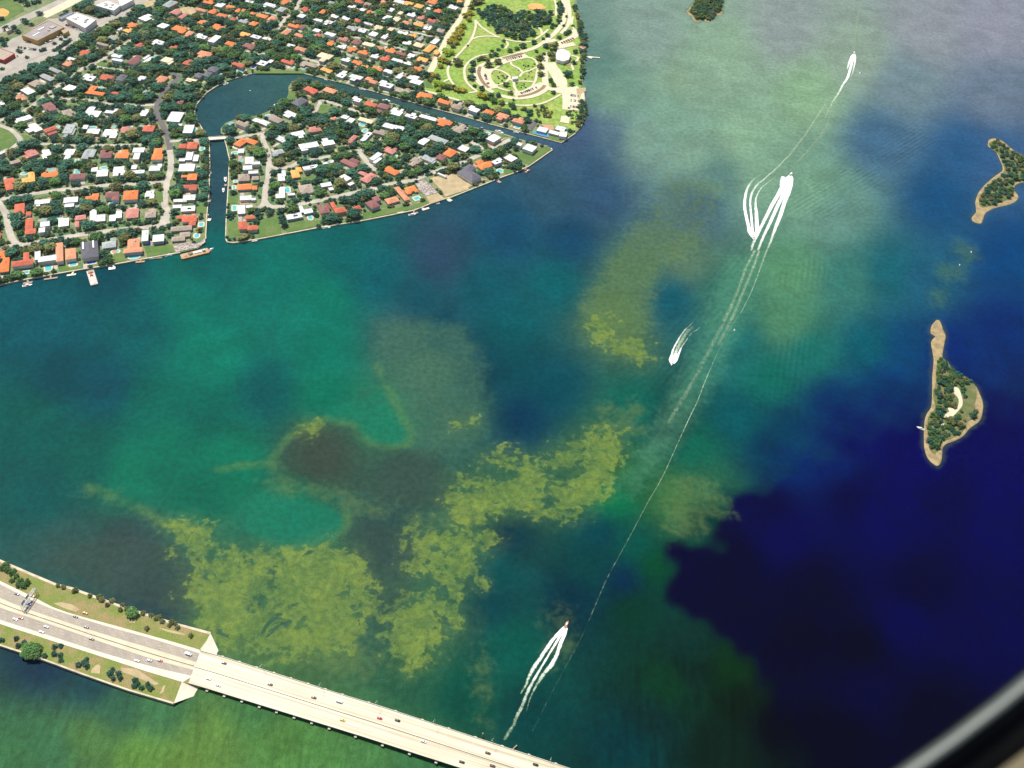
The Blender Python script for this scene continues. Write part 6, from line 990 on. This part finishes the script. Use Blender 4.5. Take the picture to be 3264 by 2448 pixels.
e = empty('work_barge', (c[0], c[1], 0), th); prop(e, 'grey work barge with red crane docked below the slate mansion', 'barge'); MB().prism([(-Lb/2, -4.6), (Lb/2-1, -4.6), (Lb/2, -4), (Lb/2, 4), (Lb/2-1, 4.6), (-Lb/2, 4.6)], -0.6, 1.6).build('hull', M_GREYEQ, e); MB().box(0, 0, 1.602, 1.7, Lb*0.95, 8.4).build('deck', M_CONC2, e); MB().box(-Lb*0.12, 0, 1.72, 4.2, 4.5, 3.4, 0, 0.85).build('crane_cab', M_REDP, e); MB().bar((0, 0, 3), (Lb*0.42, 0, 2.4), 1.2, 1.0).build('crane_boom', M_GEL, e); MB().box(-Lb*0.38, 0, 1.72, 3.0, 5, 6).build('winch', M_WOOD, e)

# =================================================================== SPEEDBOATS AND WAKES
fm, t = nodemat('wake_foam'); geo = N(t, 'ShaderNodeNewGeometry')
uA, fA = N(t, 'ShaderNodeAttribute', attribute_name='across'), N(t, 'ShaderNodeAttribute', attribute_name='foam')
n1 = noise(0.22, 4, 0.65, 0.8); n2 = noise(0.8, 2, 0.5)
prof = math_('SUBTRACT', 1.0, math_('POWER', math_('ABSOLUTE', uA.outputs['Fac'], 0.0), 2.2)); nn = math_('ADD', math_('MULTIPLY', math_('SUBTRACT', n1, 0.5), 2.2), math_('MULTIPLY', math_('SUBTRACT', n2, 0.5), 0.8))
al = rng_(math_('ADD', math_('ADD', math_('MULTIPLY', fA.outputs['Fac'], 1.0), math_('MULTIPLY', math_('SUBTRACT', prof, 0.72), 1.0)), math_('MULTIPLY', nn, 0.60)), 0.22, 0.98)
al = math_('MULTIPLY', math_('MULTIPLY', al, rng_(prof, 0.0, 0.35)), rng_(fA.outputs['Fac'], 0.0, 0.55, 0.30, 1.0))
cm = N(t, 'ShaderNodeMix', data_type='RGBA'); cm.inputs[6].default_value = (0.25, 0.37, 0.23, 1); cm.inputs[7].default_value = (0.80, 0.82, 0.78, 1); L(t, rng_(fA.outputs['Fac'], 0.3, 0.85), cm.inputs[0])
b = N(t, 'ShaderNodeBsdfPrincipled', i_Roughness=0.9); L(t, cm.outputs[2], b.inputs['Base Color']); L(t, al, b.inputs['Alpha']); o = N(t, 'ShaderNodeOutputMaterial'); L(t, b.outputs[0], o.inputs[0]); MATS['foam'] = fm
def wake(strands, label, wk=0.6):
    """strands: lists of (x, y, width m, foam 0..1) in photo pixels"""
    vs = []; fs = []; ua = []; fa = []; K = 5
    for si, st in enumerate(strands):
        P = [W(x, y, 0)[:2] for x, y, *_ in st]; s0 = np.linspace(0, 1, len(P)); SP = np.array(smooth_line(P, 2.5)); m_ = len(SP)
        # parameter of each smoothed point by nearest control index
        cum = np.concatenate([[0], np.cumsum(np.linalg.norm(np.diff(SP, axis=0), axis=1))]); cp = []
        for p in P: cp.append(cum[np.argmin(np.linalg.norm(SP-np.array(p), axis=1))])
        w = wk*np.interp(cum, cp, [k[2] for k in st]); f = np.interp(cum, cp, [k[3] for k in st]); z = 0.06+0.012*si; n0 = len(vs)
        for i in range(m_):
            tt = SP[min(i+1, m_-1)]-SP[max(i-1, 0)]; tt = tt/(np.linalg.norm(tt)+1e-9); nr = np.array([-tt[1], tt[0]])
            for k in range(K): u = -1+2*k/(K-1); p = SP[i]+nr*u*w[i]/2; vs.append((p[0], p[1], z+0.35*f[i]*f[i]*(1-u*u))); ua.append(u); fa.append(f[i])
        for i in range(m_-1):
            for k in range(K-1): fs.append((n0+i*K+k, n0+i*K+k+1, n0+(i+1)*K+k+1, n0+(i+1)*K+k))
    me_ = mesh('boat_wake', vs, fs, True)
    for nm, d_ in (('across', ua), ('foam', fa)): a_ = me_.attributes.new(nm, 'FLOAT', 'POINT'); a_.data.foreach_set('value', np.array(d_, np.float32))
    return prop(link('boat_wake', me_, None, fm), label, 'wake', None, 'stuff')
def zz(sc, ox_, oy_, pts): return [(ox_+x/sc, oy_+y/sc, w, f) for x, y, w, f in pts]
z4 = lambda p: zz(3.606, 1540, 1940, p); zA = lambda p: zz(5.53, 2300, 500, p); zB = lambda p: zz(7.54, 2080, 980, p); zC = lambda p: zz(5.925, 2600, 120, p); zF = lambda p: zz(1/1.4756, 0, 0, p)
wake([z4([(945, 215, 3, 1), (870, 340, 4.5, 0.9), (760, 520, 4.5, 0.65), (600, 790, 6, 0.55), (500, 980, 8, 0.5), (450, 1120, 8, 0.45), (390, 1230, 8.5, 0.42), (330, 1370, 9, 0.36), (240, 1510, 9, 0.3)]), z4([(930, 210, 3, 1), (880, 270, 6, 0.95), (800, 360, 7, 0.85), (690, 520, 8, 0.62), (590, 670, 9, 0.6), (530, 780, 8, 0.5), (490, 880, 6, 0.4), (430, 980, 5, 0.28)]), z4([(965, 225, 3, 1), (935, 300, 6, 0.95), (890, 400, 7, 0.85), (850, 520, 8, 0.66), (790, 640, 10, 0.62), (690, 760, 9, 0.5), (620, 870, 6, 0.42), (540, 1030, 4, 0.32), (500, 1180, 4, 0.25)])], 'three-stranded white wake of the orange speedboat above the bridge')
wake([zA([(1218, 315, 3, 1), (1170, 370, 12, 1), (1120, 470, 17, 1), (1050, 580, 14, 0.95), (985, 690, 11, 0.95), (890, 850, 11, 0.9), (790, 1050, 10, 0.8), (690, 1250, 10, 0.68), (570, 1500, 10, 0.55), (520, 1650, 10, 0.45)]), zA([(1212, 330, 6, 1), (1160, 470, 13, 1), (1070, 700, 10, 1), (980, 880, 10, 0.95), (860, 1150, 9, 0.8), (740, 1400, 9, 0.65), (640, 1650, 9, 0.48)]), zA([(1222, 315, 3, 1), (1235, 380, 10, 1), (1215, 490, 13, 1), (1175, 640, 12, 0.95), (1110, 800, 11, 0.95), (1040, 1020, 11, 0.9), (950, 1250, 10, 0.7), (870, 1480, 9, 0.5), (800, 1650, 8, 0.36)]),
      [(2407, 798, 10, 0.40), (2380, 850, 12, 0.34), (2350, 930, 14, 0.30), (2320, 1000, 16, 0.28), (2270, 1100, 18, 0.26), (2200, 1230, 18, 0.24), (2130, 1350, 18, 0.22)], [(2444, 798, 8, 0.42), (2425, 850, 7, 0.36), (2395, 930, 5, 0.34), (2363, 995, 4, 0.34)], [(2420, 800, 10, 0.40), (2398, 860, 12, 0.34), (2365, 940, 14, 0.30), (2335, 1010, 16, 0.28), (2290, 1100, 16, 0.25)], zA([(1090, 350, 14, 0.75), (1070, 430, 14, 0.8), (1040, 520, 8, 0.7)])], 'broad triple white wake of the speedboat heading away up the bay')
wake([zA([(560, 1420, 10, 1), (500, 1330, 12, 1), (470, 1200, 9, 1), (435, 1050, 9, 0.95), (405, 850, 9, 0.8), (430, 640, 9, 0.65), (490, 490, 9, 0.5), (590, 380, 8, 0.4), (700, 310, 6, 0.3)]), zA([(570, 1420, 12, 1), (545, 1290, 7, 1), (525, 1050, 7, 0.8), (505, 800, 7, 0.65), (540, 630, 8, 0.58), (640, 480, 8, 0.52), (720, 420, 7, 0.5), (830, 320, 7, 0.46), (950, 220, 7, 0.44), (1150, 10, 7, 0.40)]), zA([(590, 1420, 10, 1), (630, 1330, 13, 1), (620, 1180, 11, 1), (615, 1020, 10, 0.9), (600, 850, 8, 0.65), (610, 720, 6, 0.55), (690, 560, 5, 0.5), (770, 490, 5, 0.44), (960, 350, 5, 0.32)]), zF([(1700, 342, 9, 0.38), (1740, 290, 10, 0.37), (1765, 252, 11, 0.37), (1783, 225, 12, 0.38)]), zF([(1722, 350, 14, 0.28), (1775, 290, 16, 0.28), (1800, 230, 16, 0.27)]), zF([(1840, 120, 14, 0.26), (1848, 70, 18, 0.26), (1858, 5, 22, 0.25), (1866, -40, 22, 0.24)])], 'curved white wake of the speedboat turning back toward the viewer')
wake([zB([(470, 1345, 7, 1), (425, 1270, 7, 1), (465, 1130, 5, 0.9), (510, 980, 5, 0.7), (640, 740, 5, 0.55), (780, 540, 5, 0.46), (880, 450, 4, 0.36), (1030, 280, 2.5, 0.2), (1110, 120, 2, 0.12)]), zB([(490, 1345, 7, 1), (560, 1270, 7, 1), (630, 1110, 5, 0.85), (700, 950, 4.5, 0.5), (820, 780, 4, 0.42), (930, 620, 4, 0.36), (1050, 550, 4, 0.34), (1140, 470, 4, 0.3)]), zB([(480, 1330, 10, 1), (510, 1230, 8, 0.9), (560, 1080, 12, 0.5), (640, 900, 16, 0.40), (740, 720, 17, 0.36), (850, 560, 17, 0.30), (960, 470, 14, 0.25)])], 'fading white wake of the small speedboat left of the channel')
wake([zC([(722, 320, 5, 1), (700, 420, 7, 1), (650, 600, 8, 0.95), (600, 760, 9, 0.75), (520, 880, 9, 0.6), (430, 1050, 10, 0.5), (330, 1200, 10, 0.44), (270, 1320, 11, 0.38), (170, 1520, 12, 0.33)]), zC([(712, 315, 5, 1), (680, 360, 8, 1), (630, 480, 8, 0.75), (600, 580, 8, 0.5), (585, 660, 5, 0.25)]), zC([(735, 315, 5, 1), (745, 380, 7, 1), (735, 490, 6, 0.7), (700, 650, 5, 0.5), (650, 790, 4, 0.32), (615, 870, 3, 0.15)])], 'straight white wake of the farthest speedboat near the top')
wake([zF([(1601, 674, 2.9, 0.25), (1583, 700, 2.9, 0.30), (1560, 742, 2.9, 0.25), (1541, 782, 2.9, 0.34), (1521, 829, 3.6, 0.41), (1506, 868, 2.9, 0.34), (1489, 903, 3.6, 0.41), (1462, 962, 2.9, 0.34), (1431, 1030, 3.6, 0.33), (1398, 1088, 3.6, 0.30), (1370, 1141, 3.6, 0.25), (1338, 1200, 3.6, 0.21), (1311, 1250, 3.6, 0.21), (1284, 1312, 3.6, 0.18), (1258, 1372, 3.6, 0.16), (1190, 1500, 3.6, 0.12), (1150, 1580, 3.6, 0.10)])], 'long thin line of old foam running down the channel')
wake([zF([(1500, 700, 2, 0.14), (1470, 800, 2, 0.2), (1440, 880, 2, 0.14)])], 'short faint foam line beside the small speedboat')
boat(1806, 1990, 8.5, (0.45, -1), 'orange and white speedboat racing away above the bridge', 'open', 'speedboats under way', hullm=M_HULL, name='speedboat'); boat(2521, 556, 12, (0.5, -1), 'white speedboat at the head of the broad triple wake', 'open', 'speedboats under way', name='speedboat'); boat(2402, 757, 12, (-0.05, 1), 'white speedboat leading the curved wake toward the viewer', 'open', 'speedboats under way', name='speedboat'); boat(2142, 1158, 8, (-0.35, 1), 'white speedboat with a short fading wake left of the channel', 'open', 'speedboats under way', name='speedboat'); boat(2723, 168, 10, (0.15, -1), 'dark-sterned speedboat farthest up the bay', 'open', 'speedboats under way', name='speedboat')

# =================================================================== CARS
PAINT = {'black': mat('paint_black', (0.02, 0.02, 0.025), (0.03, 0.03, 0.035), 1, 0.3, 0.5), 'white': mat('paint_white', (0.80, 0.80, 0.79), (0.74, 0.74, 0.74), 1, 0.3, 0.5), 'red': mat('paint_red', (0.55, 0.03, 0.05), (0.48, 0.03, 0.05), 1, 0.3, 0.5), 'blue': mat('paint_blue', (0.03, 0.12, 0.55), (0.03, 0.1, 0.48), 1, 0.3, 0.5), 'silver': mat('paint_silver', (0.45, 0.46, 0.47), (0.4, 0.41, 0.42), 1, 0.3, 0.5), 'brown': mat('paint_brown', (0.13, 0.075, 0.05), (0.1, 0.06, 0.045), 1, 0.3, 0.5), 'yellow': mat('paint_yellow', (0.80, 0.52, 0.05), (0.7, 0.45, 0.05), 1, 0.3, 0.5), 'navy': mat('paint_navy', (0.025, 0.03, 0.09), (0.02, 0.03, 0.08), 1, 0.3, 0.5), 'orange': mat('paint_orange', (0.72, 0.17, 0.04), (0.66, 0.15, 0.04), 1, 0.3, 0.5), 'pale blue': mat('paint_paleblue', (0.40, 0.58, 0.66), (0.36, 0.52, 0.6), 1, 0.3, 0.5)}
def loft(sections):
    vs = []; fs = []
    for x, w, z0, z1 in sections: vs += [(x, -w, z0), (x, w, z0), (x, w*0.9, z1), (x, -w*0.9, z1)]
    n = len(sections)
    for i in range(n-1):
        for k in range(4): fs.append((4*i+k, 4*i+(k+1) % 4, 4*i+4+(k+1) % 4, 4*i+4+k))
    return vs, fs+[(3, 2, 1, 0), (4*n-4, 4*n-3, 4*n-2, 4*n-1)]
def fixed(mb, name): me_ = mb.me(name); bm = bmesh.new(); bm.from_mesh(me_); bmesh.ops.recalc_face_normals(bm, faces=bm.faces); bm.to_mesh(me_); bm.free(); return me_
BODY = {c: fixed(MB().add(*loft([(-2.35, 0.72, 0.4, 0.8), (-2.2, 0.88, 0.3, 0.98), (-0.9, 0.92, 0.28, 1.02), (0.9, 0.92, 0.28, 0.98), (2.0, 0.88, 0.3, 0.86), (2.35, 0.7, 0.4, 0.7)])), 'body') for c in PAINT}
for c in PAINT: BODY[c].materials.append(PAINT[c])
CABG = fixed(MB().add(*loft([(-1.75, 0.78, 0.95, 1.0), (-1.1, 0.80, 0.95, 1.42), (0.35, 0.80, 0.95, 1.45), (1.05, 0.78, 0.93, 0.98)])), 'glasshouse'); CABG.materials.append(M_DGLASS)
ROOFM = {}
for c in PAINT: ROOFM[c] = fixed(MB().add(*loft([(-1.15, 0.70, 1.40, 1.47), (0.4, 0.70, 1.44, 1.5)])), 'roof'); ROOFM[c].materials.append(PAINT[c])
WH = fixed(MB().tube((0, -0.12, 0), (0, 0.12, 0), 0.33, 0.33, 12), 'wheel'); WH.materials.append(M_TYRE)
VAN = {}
for c in ('white',): VAN[c] = fixed(MB().add(*loft([(-2.9, 0.95, 0.35, 2.2), (1.4, 0.97, 0.35, 2.25), (2.0, 0.95, 0.35, 1.35), (2.9, 0.85, 0.35, 1.1)])), 'body'); VAN[c].materials.append(PAINT[c])
def car(x, y, z, ang, colour, label, group, van=False):
    e = empty('van' if van else 'car', (x, y, z), ang); prop(e, label, 'van' if van else 'car', group)
    if van: link('body', VAN['white'], e); link('windscreen', fixed(MB().add(*loft([(1.45, 0.9, 1.4, 2.1), (1.95, 0.9, 1.3, 1.42)])), 'windscreen'), e, M_DGLASS)
    else: link('body', BODY[colour], e); link('glasshouse', CABG, e); link('roof', ROOFM[colour], e)
    for sx in (-1.45, 1.45):
        for sy in (-0.82, 0.82): w = link('wheel', WH, e); w.location = (sx, sy, 0.33)
    e.scale = (1.02, 1.02, 1.02)
HC = [(54, 1894, 'navy', 'dark navy car on the far causeway lanes, left of the gantry'), (103, 1901, 'orange', 'orange-red car on the far shoulder just beyond the gantry'), (92, 1926, 'blue', 'bright blue car just right of the gantry signs'), (241, 1966, 'black', 'dark car on the far causeway lane beside the worn verge'), (275, 2000, 'navy', 'dark blue car in the far lanes next to the median'), (292, 2037, 'black', 'black car in the near lanes next to the median'), (67, 1971, 'red', 'red car in the near causeway lanes at left'), (49, 1975, 'white', 'white car just behind the red car at left'), (148, 1999, 'pale blue', 'pale blue car in the near causeway lanes'), (133, 2015, 'white', 'white car near the near shoulder below the pale blue car'), (510, 2106, 'red', 'red car approaching the bridge in the near lanes'), (477, 2106, 'silver', 'silver car directly behind the red car near the bridge'), (437, 2107, 'white', 'white car trailing the silver car near the bridge'), (272, 1955, 'orange', 'orange vehicle parked on the far grass verge'), (714, 2114, 'black', 'dark car at the left end of the bridge, far lanes'), (664, 2164, 'white', 'white car entering the bridge in the near lanes'), (696, 2185, 'white', 'white car close to the near parapet at the bridge start'), (861, 2182, 'brown', 'brown car on the bridge above the fourth pier'), (1000, 2224, 'brown', 'dark brown car mid-bridge in the far lanes'), (1092, 2296, 'yellow', 'yellow taxi-coloured car in the near bridge lanes'), (1210, 2290, 'red', 'red car mid-bridge in the near lanes'), (1267, 2297, 'black', 'black car on the bridge right of the red car'), (1350, 2364, 'white', 'white car on the bridge in the near lanes right of centre'), (1555, 2401, 'brown', 'reddish brown car below the speedboat wake on the bridge'), (1472, 2430, 'black', 'dark car by the near parapet at the bottom edge'), (1570, 2442, 'brown', 'brown car at the bottom edge of the bridge'), (1707, 2438, 'black', 'dark car in the far bridge lane at the right end')]
Uc = toPx(U)
def bridge_z(x):
    f = np.interp(x, (Uc[:, 0]+toPx(Lw)[:, 0])/2, np.arange(len(U))); i = int(f); return (U[i]+Lw[i])[2]/2+0.01
for x, y, c, lab in HC:
    onb = x > 630; z = bridge_z(x) if onb else CZ+0.08
    p = W(x, y, z)
    if onb: dv = Lw[-1]-Lw[0]; a = math.atan2(dv[1], dv[0])
    else:
        i = int(np.argmin(np.linalg.norm(np.array(mid)-np.array(p[:2]), axis=1))); i = min(max(i, 1), len(mid)-2); dv = mid[i+1]-mid[i-1]; a = math.atan2(dv[1], dv[0])
    car(p[0], p[1], z, a, c, lab, 'vehicles on the causeway and bridge')
for x, y, lab in ((601, 2086, 'white van in the far lanes just before the bridge'), (1082, 2237, 'white van in the far lanes of the bridge')):
    z = bridge_z(x) if x > 630 else CZ+0.08; p = W(x, y, z); dv = Lw[-1]-Lw[0]; car(p[0], p[1], z, math.atan2(dv[1], dv[0]), 'white', lab, 'vehicles on the causeway and bridge', True)
# parked cars
rp = random.Random(11)
def row(t_, p0, p1, n, lab, grp, jit=0.3):
    a, b_ = np.array(W(*tp(t_, *p0), GZ)), np.array(W(*tp(t_, *p1), GZ)); d = b_-a; ang = math.atan2(d[1], d[0])+math.pi/2; seen = {}
    for i in range(n):
        if rp.random() < 0.22: continue
        p = a+d*(i+0.5)/n; c = rp.choice(['white', 'silver', 'black', 'silver', 'navy', 'white', 'red', 'brown']); e = empty('parked_car', (p[0], p[1], GZ+1.0), ang+rp.uniform(-0.05, 0.05)+math.pi*rp.randrange(2)); seen[c] = seen.get(c, 0)+1; prop(e, f'{ORD[seen[c]-1] or "first "}'+lab.format(c=c+' car').replace(' car parked', ' car from the left parked'), 'car', grp); e.scale = (1.1, 1.1, 1.1)
        link('body', BODY[c], e); link('glasshouse', CABG, e)
row('E', (300, 790), (600, 830), 14, '{c} parked in the long row below the supermarket', 'cars parked at the supermarket'); row('E', (420, 690), (540, 720), 5, '{c} parked beside the yellow supermarket corner', 'cars parked at the supermarket'); row('E', (740, 720), (880, 660), 8, '{c} parked along the supermarket front', 'cars parked at the supermarket'); row('E', (930, 620), (1050, 570), 6, '{c} parked by the supermarket entrance block', 'cars parked at the supermarket')
row('E', (1090, 420), (1330, 500), 10, '{c} parked under the white store', 'cars parked at the store'); row('E', (130, 980), (300, 930), 7, '{c} parked in front of the red-fronted shop', 'cars parked at the small shop')
row('N', (760, 880), (800, 1000), 7, '{c} parked in the left crescent of the park', 'cars parked in the park'); row('N', (1180, 1110), (1400, 1030), 10, '{c} parked in the lower right crescent of the park', 'cars parked in the park'); row('N', (1010, 715), (1200, 668), 8, '{c} parked in the upper strip of the park', 'cars parked in the park'); row('N', (1770, 1130), (1870, 1140), 6, '{c} parked in the top row by the boat ramp', 'cars parked at the boat ramp'); row('N', (1770, 1190), (1870, 1200), 6, '{c} parked in the middle row by the boat ramp', 'cars parked at the boat ramp'); row('N', (1765, 1260), (1870, 1275), 7, '{c} parked in the lowest row by the boat ramp', 'cars parked at the boat ramp'); row('N', (1660, 520), (1810, 455), 6, '{c} parked above the white octagonal hall', 'cars parked in the park')

# =================================================================== AIRCRAFT WINDOW (the photo is taken from the cabin)
DW = 0.15; pm_ = DW/FPX
ctr = Vector((145-PW/2, -(-1615-PH/2), 0))*pm_     # centre of the rounded opening, camera space
wn = empty('aircraft_window'); wn.matrix_world = cam.matrix_world @ Matrix.Translation((ctr.x, ctr.y, -DW)); prop(wn, 'grey rim and black seal of the aircraft window at the lower right corner', 'window')
def ring(name, prof_, m_, n=160):
    vs = []; K = len(prof_)
    for i in range(n):
        a = 2*math.pi*i/n
        for r_, z in prof_: vs.append((r_*math.cos(a), r_*math.sin(a), z))
    fs = [(i*K+k, i*K+(k+1) % K, ((i+1) % n)*K+(k+1) % K, ((i+1) % n)*K+k) for i in range(n) for k in range(K)]
    me_ = mesh(name, vs, fs, True); bm = bmesh.new(); bm.from_mesh(me_); bmesh.ops.recalc_face_normals(bm, faces=bm.faces); bm.to_mesh(me_); bm.free(); return link(name, me_, wn, m_)
r0 = 4930*pm_; k = pm_
ring('rim', [(r0-16*k, -0.0010), (r0-4*k, 0.0), (r0+10*k, 0.0), (r0+18*k, -0.0008), (r0+18*k, -0.0020), (r0-16*k, -0.0020)], mat('window_rim', (0.085, 0.095, 0.088), (0.07, 0.085, 0.08), 60, 0.35, 0.5))
ring('seal', [(r0+19*k, -0.003), (r0+19*k, -0.0012), (r0+80*k, -0.004), (r0+150*k, 0.0), (r0+150*k, -0.006), (r0+19*k, -0.006)], mat('window_seal', (0.006, 0.006, 0.007), (0.01, 0.01, 0.01), 60, 0.9, 0.1))
ring('cabin_panel', [(r0+151*k, -0.001), (r0+165*k, 0.002), (r0+2600*k, 0.006), (r0+2600*k, -0.004), (r0+151*k, -0.004)], mat('cabin_panel', (0.125, 0.105, 0.06), (0.11, 0.095, 0.055), 30, 0.7, 0.3))

# =================================================================== HAZE
hz = MB().box(0, 1500, -3.0, 960.0, 30000, 31500); ho = hz.build('haze', None) if False else link('haze', hz.me('haze'))
hm_, t = nodemat('haze_air'); pv = N(t, 'ShaderNodeVolumePrincipled'); pv.inputs['Color'].default_value = (0.80, 0.86, 0.92, 1); pv.inputs['Density'].default_value = 0.000013; pv.inputs['Anisotropy'].default_value = 0.25
o = N(t, 'ShaderNodeOutputMaterial'); L(t, pv.outputs[0], o.inputs['Volume']); ho.data.materials.append(hm_); prop(ho, 'thin bright summer haze over the bay', 'haze', None, 'stuff')
